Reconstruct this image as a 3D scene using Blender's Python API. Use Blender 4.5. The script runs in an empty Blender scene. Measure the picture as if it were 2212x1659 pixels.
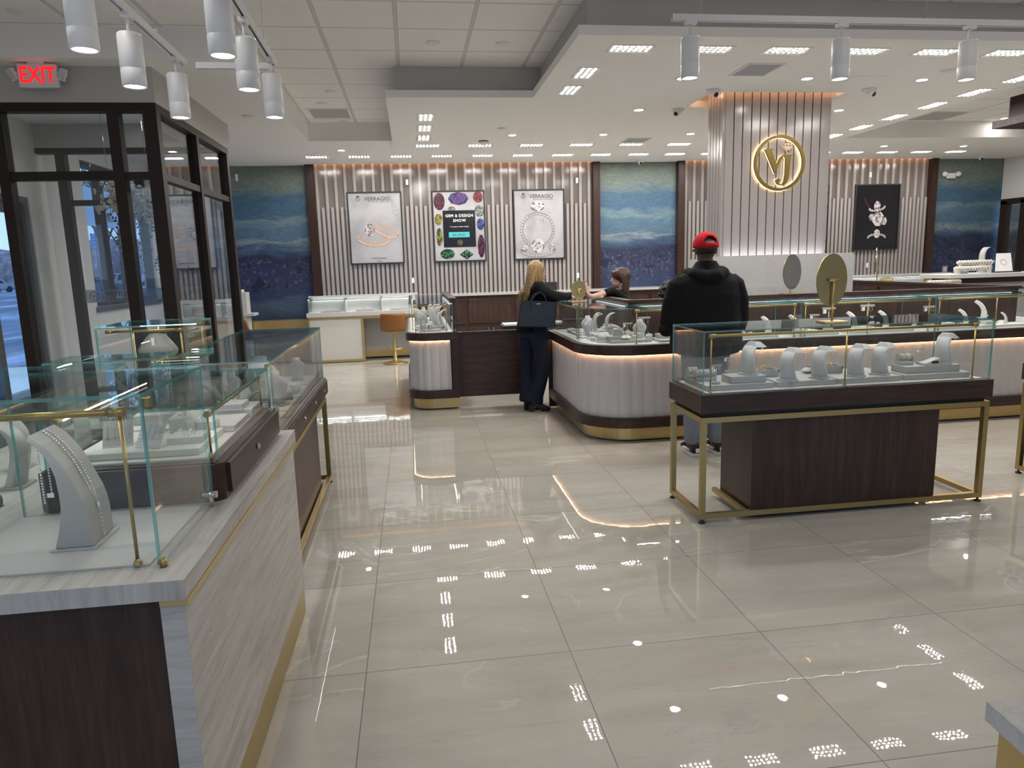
import bpy, bmesh, math, random
from mathutils import Vector, Matrix
random.seed(7)
SC = bpy.context.scene
COL = SC.collection
PI = math.pi

# ---------------------------------------------------------------- camera
cam_d = bpy.data.cameras.new('camera'); cam = bpy.data.objects.new('camera', cam_d); COL.objects.link(cam)
cam_d.sensor_width = 36.0; cam_d.lens = 1525.65/2212*36; cam_d.clip_start = 0.05; cam_d.clip_end = 600
_y, _p, _r = 0.134861854, 0.170850058, -0.0288802649
_f = Vector((math.sin(_y)*math.cos(_p), math.cos(_y)*math.cos(_p), -math.sin(_p)))
_rt = Vector((math.cos(_y), -math.sin(_y), 0)); _up = _rt.cross(_f)
_R = math.cos(_r)*_rt + math.sin(_r)*_up; _U = -math.sin(_r)*_rt + math.cos(_r)*_up
cam.matrix_world = Matrix(((_R.x, _U.x, -_f.x, 0), (_R.y, _U.y, -_f.y, 0), (_R.z, _U.z, -_f.z, 1.5554), (0, 0, 0, 1)))
SC.camera = cam

# ---------------------------------------------------------------- world, exposure
w = bpy.data.worlds.new('sky'); SC.world = w; w.use_nodes = True
nt = w.node_tree; nt.nodes.clear()
wo = nt.nodes.new('ShaderNodeOutputWorld'); bg = nt.nodes.new('ShaderNodeBackground')
tc = nt.nodes.new('ShaderNodeTexCoord'); sx = nt.nodes.new('ShaderNodeSeparateXYZ'); cr = nt.nodes.new('ShaderNodeValToRGB')
nt.links.new(tc.outputs['Generated'], sx.inputs[0]); nt.links.new(sx.outputs['Z'], cr.inputs[0])
cr.color_ramp.elements[0].position = 0.0; cr.color_ramp.elements[0].color = (0.50, 0.72, 1.0, 1)
cr.color_ramp.elements[1].position = 0.5; cr.color_ramp.elements[1].color = (0.26, 0.50, 1.0, 1)
nt.links.new(cr.outputs[0], bg.inputs[0]); bg.inputs[1].default_value = 0.9
nt.links.new(bg.outputs[0], wo.inputs[0])
SC.view_settings.view_transform = 'Standard'; SC.view_settings.look = 'None'
SC.view_settings.gamma = 1.0; SC.view_settings.use_curve_mapping = False
SC.view_settings.exposure = 0.82
cy = SC.cycles
cy.max_bounces = 10; cy.diffuse_bounces = 6; cy.glossy_bounces = 4; cy.transmission_bounces = 4
cy.transparent_max_bounces = 32; cy.sample_clamp_indirect = 6.0; cy.sample_clamp_direct = 0.0
cy.use_denoising = True; cy.caustics_reflective = False; cy.caustics_refractive = False
try: cy.use_light_tree = True
except Exception: pass

# ---------------------------------------------------------------- materials
def newmat(name):
    m = bpy.data.materials.new(name); m.use_nodes = True
    return m, m.node_tree, m.node_tree.nodes['Principled BSDF']
def pm(name, col, rough=0.5, metal=0.0, spec=0.5, coat=0.0, sub=None):
    m, t, b = newmat(name)
    b.inputs['Base Color'].default_value = (*col, 1); b.inputs['Roughness'].default_value = rough
    b.inputs['Metallic'].default_value = metal; b.inputs['Specular IOR Level'].default_value = spec
    b.inputs['Coat Weight'].default_value = coat
    return m
def em(name, col, s):
    m = bpy.data.materials.new(name); m.use_nodes = True; t = m.node_tree; t.nodes.clear()
    o = t.nodes.new('ShaderNodeOutputMaterial'); e = t.nodes.new('ShaderNodeEmission')
    e.inputs[0].default_value = (*col, 1); e.inputs[1].default_value = s; t.links.new(e.outputs[0], o.inputs[0])
    return m
def N(t, typ, **kw):
    n = t.nodes.new(typ)
    for k, v in kw.items(): setattr(n, k, v)
    return n
def mathn(t, op, a, b=None, c=None):
    n = t.nodes.new('ShaderNodeMath'); n.operation = op
    for i, v in enumerate((a, b, c)):
        if v is None: continue
        if isinstance(v, (int, float)): n.inputs[i].default_value = v
        else: t.links.new(v, n.inputs[i])
    return n.outputs[0]
def ramp(t, fac, stops, interp='LINEAR'):
    r = t.nodes.new('ShaderNodeValToRGB'); cr = r.color_ramp; cr.interpolation = interp
    while len(cr.elements) < len(stops): cr.elements.new(0.5)
    for e, (p, c) in zip(cr.elements, stops): e.position = p; e.color = (*c, 1)
    t.links.new(fac, r.inputs[0]); return r.outputs[0]
def mapping(t, src, scale, loc=(0, 0, 0), rot=(0, 0, 0)):
    mp = t.nodes.new('ShaderNodeMapping'); mp.inputs['Scale'].default_value = scale
    mp.inputs['Location'].default_value = loc; mp.inputs['Rotation'].default_value = rot
    t.links.new(src, mp.inputs[0]); return mp.outputs[0]
def noise(t, vec, scale, detail=4, rough=0.5, dist=0.0):
    n = t.nodes.new('ShaderNodeTexNoise'); n.inputs['Scale'].default_value = scale
    n.inputs['Detail'].default_value = detail; n.inputs['Roughness'].default_value = rough
    n.inputs['Distortion'].default_value = dist
    t.links.new(vec, n.inputs['Vector']); return n
def mix(t, fac, a, b, mode='MIX'):
    n = t.nodes.new('ShaderNodeMix'); n.data_type = 'RGBA'; n.blend_type = mode
    for i, v in ((0, fac), (6, a), (7, b)):
        if isinstance(v, (int, float)): n.inputs[i].default_value = v
        elif isinstance(v, tuple): n.inputs[i].default_value = (*v, 1)
        else: t.links.new(v, n.inputs[i])
    return n.outputs[2]
def bump(t, b, h, strength=0.2, dist=0.01):
    n = t.nodes.new('ShaderNodeBump'); n.inputs['Strength'].default_value = strength; n.inputs['Distance'].default_value = dist
    t.links.new(h, n.inputs['Height']); t.links.new(n.outputs[0], b.inputs['Normal'])
def wood(name, stops, axis='z', rough=0.35, scale=1.0, spec=0.4):
    m, t, b = newmat(name)
    g = t.nodes.new('ShaderNodeNewGeometry').outputs['Position']
    sc = {'z': (9, 9, 0.7), 'x': (0.7, 9, 9), 'y': (9, 0.7, 9)}[axis]
    v = mapping(t, g, tuple(s*scale for s in sc))
    n1 = noise(t, v, 3.0, 8, 0.62, 0.9); n2 = noise(t, v, 22.0, 3, 0.6, 0.2)
    f = mathn(t, 'ADD', mathn(t, 'MULTIPLY', n1.outputs[0], 0.75), mathn(t, 'MULTIPLY', n2.outputs[0], 0.25))
    t.links.new(ramp(t, f, stops), b.inputs['Base Color'])
    b.inputs['Roughness'].default_value = rough; b.inputs['Specular IOR Level'].default_value = spec
    bump(t, b, n2.outputs[0], 0.08, 0.002)
    return m
DW = [(0.30, (0.020, 0.010, 0.008)), (0.5, (0.042, 0.021, 0.016)), (0.7, (0.075, 0.040, 0.030))]
WW = [(0.30, (0.30, 0.28, 0.25)), (0.5, (0.46, 0.44, 0.41)), (0.68, (0.56, 0.54, 0.51))]
M = {}
M['walnut'] = wood('walnut_vertical', DW, 'z', 0.38)
M['walnut_x'] = wood('walnut_along_x', DW, 'x', 0.38)
M['walnut_y'] = wood('walnut_along_y', DW, 'y', 0.38)
M['redwood'] = wood('red_walnut', [(0.3, (0.018, 0.008, 0.006)), (0.6, (0.038, 0.016, 0.011)), (0.75, (0.055, 0.024, 0.016))], 'z', 0.4)
M['ash'] = wood('pale_ash_laminate', WW, 'y', 0.45, 1.0)
M['ash_x'] = wood('pale_ash_laminate_x', WW, 'x', 0.45, 1.0)
M['ash_z'] = wood('pale_ash_laminate_edge', WW, 'z', 0.45, 1.0)
M['brass'] = pm('satin_brass', (0.50, 0.36, 0.14), 0.30, 1.0)
M['brass_dk'] = pm('brushed_bronze', (0.45, 0.34, 0.155), 0.36, 1.0)
M['emblem'] = pm('emblem_gold', (0.20, 0.145, 0.045), 0.42, 1.0)
M['goldlac'] = pm('gold_lacquer', (0.60, 0.45, 0.20), 0.33, 0.8)
M['chrome'] = pm('polished_nickel', (0.62, 0.60, 0.55), 0.15, 1.0)
M['silver'] = pm('silver_jewellery', (0.88, 0.88, 0.90), 0.2, 0.55)
M['goldj'] = pm('gold_jewellery', (0.80, 0.58, 0.25), 0.18, 1.0)
M['white'] = pm('white_paint', (0.80, 0.79, 0.77), 0.6)
M['soffit'] = pm('white_gypsum', (0.90, 0.89, 0.87), 0.75)
M['greywall'] = pm('grey_paint', (0.50, 0.49, 0.475), 0.7)
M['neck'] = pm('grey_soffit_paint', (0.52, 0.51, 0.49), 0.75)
M['metalwhite'] = pm('white_powder_coat', (0.78, 0.78, 0.79), 0.4)
M['felt'] = pm('grey_leatherette', (0.42, 0.41, 0.385), 0.55)
M['feltdk'] = pm('taupe_leatherette', (0.25, 0.235, 0.205), 0.55)
M['feltlt'] = pm('cream_leatherette', (0.66, 0.64, 0.59), 0.55)
M['feltmid'] = pm('light_grey_leatherette', (0.52, 0.515, 0.50), 0.55)
M['padw'] = pm('white_leatherette', (0.60, 0.595, 0.58), 0.5)
M['black'] = pm('matt_black', (0.012, 0.012, 0.013), 0.5)
M['frame'] = pm('dark_bronze_frame', (0.022, 0.014, 0.011), 0.5, 0, 0.3)
M['slat'] = pm('white_lacquered_slat', (0.33, 0.30, 0.29), 0.16, 0, 0.5)
M['slatback'] = pm('taupe_lacquered_board', (0.17, 0.15, 0.14), 0.14, 0, 0.5)
M['slatgap'] = pm('dark_slat_gap', (0.15, 0.125, 0.12), 0.6)
M['flute'] = pm('white_fluted_acrylic', (0.56, 0.55, 0.56), 0.42)
M['tan'] = pm('tan_leather', (0.25, 0.095, 0.016), 0.45)
M['tape'] = pm('paper_white', (0.85, 0.85, 0.85), 0.6)
M['aqua'] = pm('turquoise_print', (0.06, 0.42, 0.44), 0.5)
M['inkd'] = pm('dark_ink', (0.03, 0.028, 0.03), 0.5)
M['inkg'] = pm('grey_ink', (0.42, 0.43, 0.46), 0.5)
M['led'] = em('led_cell', (1.0, 0.955, 0.90), 390.0)
M['down'] = em('downlight_lens', (1.0, 0.96, 0.90), 45.0)
M['can'] = em('spotlight_lens', (1.0, 0.97, 0.93), 60.0)
M['warm'] = em('warm_led_strip', (1.0, 0.50, 0.25), 9.0)
M['warm2'] = em('warm_cove_strip', (1.0, 0.52, 0.28), 9.0)
M['cool'] = em('cool_led_strip', (0.86, 0.90, 1.0), 9.0)
M['caseled'] = em('case_led_strip', (0.93, 0.96, 1.0), 5.0)
M['halo'] = em('halo_led', (1.0, 0.74, 0.42), 3.2)
M['railled'] = em('rail_led_strip', (0.97, 0.97, 1.0), 17.0)
M['halosoft'] = em('soft_halo_face', (1.0, 0.74, 0.58), 0.55)
M['exitred'] = em('exit_letter_red', (1.0, 0.015, 0.02), 0.85)

def glass(name, tint, extra=0.0):
    m = bpy.data.materials.new(name); m.use_nodes = True; t = m.node_tree; t.nodes.clear()
    o = N(t, 'ShaderNodeOutputMaterial'); tr = N(t, 'ShaderNodeBsdfTransparent'); gl = N(t, 'ShaderNodeBsdfGlossy')
    tr.inputs[0].default_value = (*tint, 1); gl.inputs['Roughness'].default_value = 0.0
    g = N(t, 'ShaderNodeNewGeometry'); dt = N(t, 'ShaderNodeVectorMath', operation='DOT_PRODUCT')
    t.links.new(g.outputs['Incoming'], dt.inputs[0]); t.links.new(g.outputs['Normal'], dt.inputs[1])
    a = mathn(t, 'ABSOLUTE', dt.outputs['Value']); inv = mathn(t, 'SUBTRACT', 1.0, a); p5 = mathn(t, 'POWER', inv, 5.0)
    fac = mathn(t, 'ADD', mathn(t, 'MULTIPLY', p5, 0.92), 0.035+extra)
    mx = N(t, 'ShaderNodeMixShader'); t.links.new(fac, mx.inputs[0]); t.links.new(tr.outputs[0], mx.inputs[1]); t.links.new(gl.outputs[0], mx.inputs[2])
    t.links.new(mx.outputs[0], o.inputs[0]); return m
M['glass'] = glass('clear_glass', (0.975, 0.99, 0.985))
M['winglass'] = glass('window_glass', (0.93, 0.955, 0.97), 0.015)
def edgeglass():
    m = bpy.data.materials.new('glass_cut_edge'); m.use_nodes = True; t = m.node_tree; t.nodes.clear()
    o = N(t, 'ShaderNodeOutputMaterial'); tr = N(t, 'ShaderNodeBsdfTransparent'); gl = N(t, 'ShaderNodeBsdfGlossy'); df = N(t, 'ShaderNodeBsdfDiffuse')
    tr.inputs[0].default_value = (0.35, 0.75, 0.72, 1); gl.inputs['Roughness'].default_value = 0.15; gl.inputs[0].default_value = (0.75, 0.95, 0.93, 1)
    df.inputs[0].default_value = (0.12, 0.42, 0.40, 1)
    m1 = N(t, 'ShaderNodeMixShader'); m1.inputs[0].default_value = 0.5; t.links.new(df.outputs[0], m1.inputs[1]); t.links.new(gl.outputs[0], m1.inputs[2])
    m2 = N(t, 'ShaderNodeMixShader'); m2.inputs[0].default_value = 0.55; t.links.new(tr.outputs[0], m2.inputs[1]); t.links.new(m1.outputs[0], m2.inputs[2])
    t.links.new(m2.outputs[0], o.inputs[0]); return m
M['edge'] = edgeglass()
M['mirror'] = pm('mirror', (0.82, 0.84, 0.84), 0.02, 1.0)

def floor_mat():
    m, t, b = newmat('polished_porcelain_tile')
    g = N(t, 'ShaderNodeNewGeometry').outputs['Position']
    s = N(t, 'ShaderNodeSeparateXYZ'); t.links.new(g, s.inputs[0])
    u = mathn(t, 'DIVIDE', mathn(t, 'SUBTRACT', s.outputs['X'], -0.2543-81), 0.81)
    v = mathn(t, 'DIVIDE', mathn(t, 'SUBTRACT', s.outputs['Y'], 2.575-78.9588), 0.789588)
    def line(c):
        f = mathn(t, 'FRACT', c); d = mathn(t, 'MINIMUM', f, mathn(t, 'SUBTRACT', 1.0, f))
        return mathn(t, 'LESS_THAN', d, 0.0022)
    gr = mathn(t, 'MAXIMUM', line(u), line(v))
    fl = N(t, 'ShaderNodeCombineXYZ'); t.links.new(mathn(t, 'FLOOR', u), fl.inputs[0]); t.links.new(mathn(t, 'FLOOR', v), fl.inputs[1])
    wn = N(t, 'ShaderNodeTexWhiteNoise'); t.links.new(fl.outputs[0], wn.inputs['Vector'])
    add = N(t, 'ShaderNodeVectorMath', operation='MULTIPLY_ADD'); t.links.new(wn.outputs['Color'], add.inputs[0]); add.inputs[1].default_value = (13, 13, 13); t.links.new(g, add.inputs[2])
    pv = mapping(t, add.outputs[0], (0.8, 2.4, 1), rot=(0, 0, 0.12))
    cl = noise(t, pv, 1.6, 6, 0.6, 0.6)
    base = ramp(t, cl.outputs[0], [(0.3, (0.43, 0.405, 0.355)), (0.55, (0.50, 0.475, 0.42)), (0.75, (0.54, 0.52, 0.475))])
    vn = noise(t, mapping(t, add.outputs[0], (0.7, 1.5, 1), rot=(0, 0, 0.5)), 1.1, 5, 0.5, 1.4)
    vv = mathn(t, 'ABSOLUTE', mathn(t, 'SUBTRACT', vn.outputs[0], 0.5))
    vein = ramp(t, vv, [(0.0, (1, 1, 1)), (0.010, (0, 0, 0))])
    mask = ramp(t, noise(t, add.outputs[0], 0.9, 2).outputs[0], [(0.5, (0, 0, 0)), (0.62, (1, 1, 1))])
    vf = mix(t, 1.0, vein, mask, 'MULTIPLY')
    c1 = mix(t, mathn(t, 'MULTIPLY', vf, 0.7), base, (0.70, 0.69, 0.66))
    vn2 = noise(t, mapping(t, add.outputs[0], (0.5, 2.6, 1), rot=(0, 0, -0.2)), 1.7, 6, 0.6, 1.0)
    v2 = ramp(t, mathn(t, 'ABSOLUTE', mathn(t, 'SUBTRACT', vn2.outputs[0], 0.47)), [(0.0, (1, 1, 1)), (0.006, (0, 0, 0))])
    c2 = mix(t, mathn(t, 'MULTIPLY', v2, 0.25), c1, (0.24, 0.22, 0.20))
    t.links.new(mix(t, gr, c2, (0.12, 0.11, 0.10)), b.inputs['Base Color'])
    t.links.new(mathn(t, 'ADD', mathn(t, 'MULTIPLY', gr, 0.5), 0.012), b.inputs['Roughness'])
    b.inputs['Specular IOR Level'].default_value = 0.55
    wv = noise(t, g, 9.0, 2, 0.5)
    bump(t, b, wv.outputs[0], 0.02, 0.01)
    return m
M['floor'] = floor_mat()

def act_mat():
    m, t, b = newmat('acoustic_ceiling_tile')
    g = N(t, 'ShaderNodeNewGeometry').outputs['Position']
    s = N(t, 'ShaderNodeSeparateXYZ'); t.links.new(g, s.inputs[0])
    u = mathn(t, 'DIVIDE', mathn(t, 'ADD', s.outputs['X'], 61.025), 0.61)
    v = mathn(t, 'DIVIDE', mathn(t, 'ADD', s.outputs['Y'], 61-7.44+0.61), 0.61)
    def line(c, w):
        f = mathn(t, 'FRACT', c); d = mathn(t, 'MINIMUM', f, mathn(t, 'SUBTRACT', 1.0, f))
        return mathn(t, 'LESS_THAN', d, w)
    bar = mathn(t, 'MAXIMUM', line(u, 0.020), line(v, 0.014)); shadow = mathn(t, 'MAXIMUM', line(u, 0.026), line(v, 0.018))
    n = noise(t, g, 160.0, 3, 0.7)
    tile = ramp(t, n.outputs[0], [(0.35, (0.80, 0.79, 0.77)), (0.6, (0.90, 0.89, 0.87))])
    c = mix(t, shadow, tile, (0.38, 0.375, 0.36)); c = mix(t, bar, c, (0.66, 0.65, 0.63))
    t.links.new(c, b.inputs['Base Color']); b.inputs['Roughness'].default_value = 0.9
    return m
M['act'] = act_mat()

def mural_mat():
    m, t, b = newmat('seascape_wallpaper')
    g = N(t, 'ShaderNodeNewGeometry').outputs['Position']
    s = N(t, 'ShaderNodeSeparateXYZ'); t.links.new(g, s.inputs[0])
    n1 = noise(t, mapping(t, g, (0.9, 1, 2.6)), 1.6, 7, 0.6, 0.8)
    z = mathn(t, 'ADD', mathn(t, 'DIVIDE', mathn(t, 'SUBTRACT', s.outputs['Z'], 0.7), 2.5), mathn(t, 'MULTIPLY', mathn(t, 'SUBTRACT', n1.outputs[0], 0.5), 0.22))
    base = ramp(t, z, [(0.0, (0.05, 0.09, 0.16)), (0.10, (0.10, 0.16, 0.26)), (0.16, (0.035, 0.06, 0.16)), (0.30, (0.03, 0.045, 0.14)), (0.42, (0.02, 0.03, 0.09)),
        (0.47, (0.07, 0.14, 0.27)), (0.51, (0.30, 0.38, 0.43)), (0.54, (0.11, 0.21, 0.33)), (0.62, (0.12, 0.24, 0.36)), (0.66, (0.24, 0.36, 0.42)),
        (0.70, (0.08, 0.19, 0.33)), (0.79, (0.09, 0.20, 0.33)), (0.85, (0.24, 0.32, 0.33)), (0.93, (0.30, 0.36, 0.32)), (1.0, (0.25, 0.31, 0.29))])
    # flecks of surf in the lower band
    vo = N(t, 'ShaderNodeTexVoronoi'); vo.inputs['Scale'].default_value = 26.0; t.links.new(mapping(t, g, (1, 1, 1.6)), vo.inputs['Vector'])
    n2 = noise(t, g, 17.0, 8, 0.8, 0.6)
    fk = mathn(t, 'GREATER_THAN', mathn(t, 'ADD', n2.outputs[0], mathn(t, 'MULTIPLY', vo.outputs['Distance'], 0.10)), 0.615)
    band = ramp(t, z, [(0.14, (0, 0, 0)), (0.24, (1, 1, 1)), (0.38, (1, 1, 1)), (0.44, (0, 0, 0))])
    c = mix(t, mathn(t, 'MULTIPLY', fk, mathn(t, 'MULTIPLY', band, 0.55)), base, (0.26, 0.26, 0.42))
    n4 = noise(t, g, 6.0, 3, 0.5, 0.4)
    dk = mathn(t, 'MULTIPLY', mathn(t, 'GREATER_THAN', n4.outputs[0], 0.60), band)
    c = mix(t, mathn(t, 'MULTIPLY', dk, 0.85), c, (0.012, 0.016, 0.05))
    # brushed ridges of paint
    n3 = noise(t, mapping(t, g, (2.2, 1, 11)), 3.0, 8, 0.7, 2.0)
    c = mix(t, 1.0, c, (0.62, 0.62, 0.60), 'MULTIPLY')
    c = mix(t, 0.6, c, ramp(t, n3.outputs[0], [(0.35, (0.30, 0.30, 0.30)), (0.5, (0.5, 0.5, 0.5)), (0.66, (0.78, 0.78, 0.74))]), 'OVERLAY')
    t.links.new(c, b.inputs['Base Color']); b.inputs['Roughness'].default_value = 0.5
    bump(t, b, n3.outputs[0], 0.3, 0.01)
    return m
M['mural'] = mural_mat()

def marble_mat(name, c0, c1, rough=0.2):
    m, t, b = newmat(name)
    g = N(t, 'ShaderNodeNewGeometry').outputs['Position']
    vn = noise(t, g, 1.7, 7, 0.6, 1.5)
    v = ramp(t, mathn(t, 'ABSOLUTE', mathn(t, 'SUBTRACT', vn.outputs[0], 0.5)), [(0.0, (1, 1, 1)), (0.012, (0, 0, 0))])
    cl = ramp(t, noise(t, g, 2.5, 5).outputs[0], [(0.35, tuple(x*0.93 for x in c0)), (0.65, c0)])
    t.links.new(mix(t, mathn(t, 'MULTIPLY', v, 0.28), cl, c1), b.inputs['Base Color']); b.inputs['Roughness'].default_value = rough
    return m
M['marble'] = marble_mat('white_quartz', (0.50, 0.49, 0.475), (0.30, 0.28, 0.26), 0.12)
def cloth(name, c, scale=260, rough=0.85):
    m, t, b = newmat(name)
    g = N(t, 'ShaderNodeTexCoord').outputs['Object']
    n = noise(t, g, scale, 3, 0.6)
    t.links.new(ramp(t, n.outputs[0], [(0.35, tuple(x*0.75 for x in c)), (0.65, tuple(min(1, x*1.2) for x in c))]), b.inputs['Base Color'])
    b.inputs['Roughness'].default_value = rough; b.inputs['Specular IOR Level'].default_value = 0.2
    bump(t, b, noise(t, g, 14, 3, 0.6).outputs[0], 0.35, 0.02)
    return m
M['blackcloth'] = cloth('black_cloth', (0.006, 0.006, 0.0075))
M['denim'] = cloth('dark_denim', (0.013, 0.019, 0.036))
M['greycloth'] = cloth('grey_denim', (0.22, 0.24, 0.29))
M['navyleather'] = cloth('navy_pebbled_leather', (0.022, 0.028, 0.042), 400, 0.42)
M['red'] = cloth('red_cotton', (0.50, 0.008, 0.016), 300, 0.8)
M['skin'] = pm('fair_skin', (0.56, 0.33, 0.25), 0.5)
M['skind'] = pm('brown_skin', (0.10, 0.045, 0.028), 0.5)
def hair(name, a, b_):
    m, t, b = newmat(name)
    g = N(t, 'ShaderNodeTexCoord').outputs['Object']
    n = noise(t, mapping(t, g, (60, 60, 5)), 1.6, 4, 0.6, 0.6)
    t.links.new(ramp(t, n.outputs[0], [(0.34, a), (0.62, b_)]), b.inputs['Base Color']); b.inputs['Roughness'].default_value = 0.42
    bump(t, b, n.outputs[0], 0.7, 0.01)
    return m
M['blond'] = hair('blonde_hair', (0.10, 0.055, 0.02), (0.56, 0.38, 0.17))
M['brownhair'] = hair('brown_hair', (0.018, 0.008, 0.005), (0.09, 0.04, 0.022))
M['blackhair'] = hair('black_hair', (0.002, 0.002, 0.002), (0.008, 0.007, 0.007))
def frosted():
    m = bpy.data.materials.new('frosted_vinyl_band'); m.use_nodes = True; t = m.node_tree; t.nodes.clear()
    o = N(t, 'ShaderNodeOutputMaterial'); tr = N(t, 'ShaderNodeBsdfTransparent'); df = N(t, 'ShaderNodeBsdfDiffuse')
    df.inputs[0].default_value = (0.28, 0.30, 0.33, 1); mx = N(t, 'ShaderNodeMixShader'); mx.inputs[0].default_value = 0.45
    t.links.new(tr.outputs[0], mx.inputs[1]); t.links.new(df.outputs[0], mx.inputs[2]); t.links.new(mx.outputs[0], o.inputs[0]); return m
M['frost'] = frosted()
def asphalt():
    m, t, b = newmat('asphalt_with_snow')
    g = N(t, 'ShaderNodeNewGeometry').outputs['Position']
    n = noise(t, mapping(t, g, (0.25, 0.06, 1)), 1.5, 6, 0.65, 0.5)
    t.links.new(ramp(t, n.outputs[0], [(0.4, (0.16, 0.18, 0.22)), (0.55, (0.26, 0.28, 0.32)), (0.66, (0.62, 0.66, 0.72))]), b.inputs['Base Color']); b.inputs['Roughness'].default_value = 0.8
    return m
M['asphalt'] = asphalt()
M['bark'] = pm('bare_bark', (0.09, 0.075, 0.07), 0.9)
def brush():
    m, t, b = newmat('winter_brush')
    g = N(t, 'ShaderNodeNewGeometry').outputs['Position']
    n = noise(t, mapping(t, g, (1, 1, 0.5)), 1.2, 8, 0.8)
    t.links.new(ramp(t, n.outputs[0], [(0.35, (0.16, 0.12, 0.12)), (0.5, (0.32, 0.26, 0.26)), (0.65, (0.55, 0.50, 0.52))]), b.inputs['Base Color']); b.inputs['Roughness'].default_value = 1
    return m
M['brush'] = brush()

# ---------------------------------------------------------------- mesh helpers
class MB:
    """collects shapes in one coordinate frame; o is subtracted from every vertex when built"""
    def __init__(s, o=(0, 0, 0)): s.v = []; s.f = []; s.m = []; s.sm = []; s.o = Vector(o); s.cur = 0; s.X = None
    def mi(s, i): s.cur = i; return s
    def xf(s, mat): s.X = mat; return s
    def add(s, vs, fs, smooth=False):
        b = len(s.v)
        for p in vs:
            p = Vector(p)
            if s.X is not None: p = s.X @ p
            s.v.append(p - s.o)
        for f in fs: s.f.append([b+i for i in f]); s.m.append(s.cur); s.sm.append(smooth)
        return s
    def box(s, x0, x1, y0, y1, z0, z1):
        s.add([(x0, y0, z0), (x1, y0, z0), (x1, y1, z0), (x0, y1, z0), (x0, y0, z1), (x1, y0, z1), (x1, y1, z1), (x0, y1, z1)],
              [(0, 3, 2, 1), (4, 5, 6, 7), (0, 1, 5, 4), (1, 2, 6, 5), (2, 3, 7, 6), (3, 0, 4, 7)]); return s
    def quad(s, a, b, c, d): return s.add([a, b, c, d], [(0, 1, 2, 3)])
    def prism(s, poly, z0, z1, smooth=False):
        n = len(poly); s.add([(x, y, z0) for x, y in poly]+[(x, y, z1) for x, y in poly], [tuple(range(n))[::-1], tuple(range(n, 2*n))])
        s.f, s.m, s.sm = s.f, s.m, s.sm
        b = len(s.v)-2*n
        for i in range(n):
            j = (i+1) % n; s.f.append([b+i, b+j, b+n+j, b+n+i]); s.m.append(s.cur); s.sm.append(smooth)
        return s
    def wall(s, path, z0, z1, th):
        """vertical ribbon along an open path with thickness th to the left of travel"""
        L = offset(path, th)
        for i in range(len(path)-1):
            a, b, c, d = path[i], path[i+1], L[i+1], L[i]
            s.prism([a, b, c, d], z0, z1)
        return s
    def tube(s, pts, r, seg=8, caps=True, smooth=True):
        pts = [Vector(p) for p in pts]; n = len(pts); rr = r if isinstance(r, (list, tuple)) else [r]*n
        vs = []; up = None
        for i, p in enumerate(pts):
            d = (pts[min(i+1, n-1)]-pts[max(i-1, 0)]).normalized()
            if up is None: up = Vector((0, 0, 1)) if abs(d.z) < 0.9 else Vector((1, 0, 0))
            sd = d.cross(up).normalized(); up = sd.cross(d).normalized()
            for k in range(seg):
                a = 2*PI*k/seg; vs.append(p+sd*math.cos(a)*rr[i]+up*math.sin(a)*rr[i])
        fs = []
        for i in range(n-1):
            for k in range(seg):
                k2 = (k+1) % seg; fs.append((i*seg+k, i*seg+k2, (i+1)*seg+k2, (i+1)*seg+k))
        s.add(vs, fs, smooth)
        if caps:
            b = len(s.v)-len(vs)
            s.f.append([b+k for k in range(seg)][::-1]); s.m.append(s.cur); s.sm.append(False)
            s.f.append([b+(n-1)*seg+k for k in range(seg)]); s.m.append(s.cur); s.sm.append(False)
        return s
    def lathe(s, prof, c=(0, 0, 0), seg=20, smooth=True, sx=1, sy=1):
        vs = []; n = len(prof)
        for r, z in prof:
            for k in range(seg):
                a = 2*PI*k/seg; vs.append((c[0]+r*sx*math.cos(a), c[1]+r*sy*math.sin(a), c[2]+z))
        fs = [(i*seg+k, i*seg+(k+1) % seg, (i+1)*seg+(k+1) % seg, (i+1)*seg+k) for i in range(n-1) for k in range(seg)]
        return s.add(vs, fs, smooth)
    def ball(s, c, r, seg=10, ry=None, rz=None):
        ry = ry or r; rz = rz or r; vs = []; fs = []; h = seg//2+1
        for i in range(h+1):
            th = PI*i/h
            for k in range(seg):
                a = 2*PI*k/seg; vs.append((c[0]+r*math.sin(th)*math.cos(a), c[1]+ry*math.sin(th)*math.sin(a), c[2]+rz*math.cos(th)))
        for i in range(h):
            for k in range(seg): fs.append((i*seg+k, (i+1)*seg+k, (i+1)*seg+(k+1) % seg, i*seg+(k+1) % seg))
        return s.add(vs, fs, True)
    def loft(s, rings, seg=16, side=(1, 0, 0), caps=True):
        """rings: (centre, half width along side, half depth)"""
        n = len(rings); P = [Vector(r[0]) for r in rings]; vs = []; side = Vector(side)
        for i, r in enumerate(rings):
            d = (P[min(i+1, n-1)]-P[max(i-1, 0)]).normalized()
            sd = (side-d*side.dot(d)); sd = sd.normalized() if sd.length > 1e-3 else Vector((0, 1, 0)); up = sd.cross(d).normalized()
            for k in range(seg):
                a = 2*PI*k/seg; vs.append(P[i]+sd*math.cos(a)*r[1]+up*math.sin(a)*r[2])
        fs = [(i*seg+k, i*seg+(k+1) % seg, (i+1)*seg+(k+1) % seg, (i+1)*seg+k) for i in range(n-1) for k in range(seg)]
        if caps: fs += [tuple(range(seg))[::-1], tuple(range((n-1)*seg, n*seg))]
        return s.add(vs, fs, True)
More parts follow.
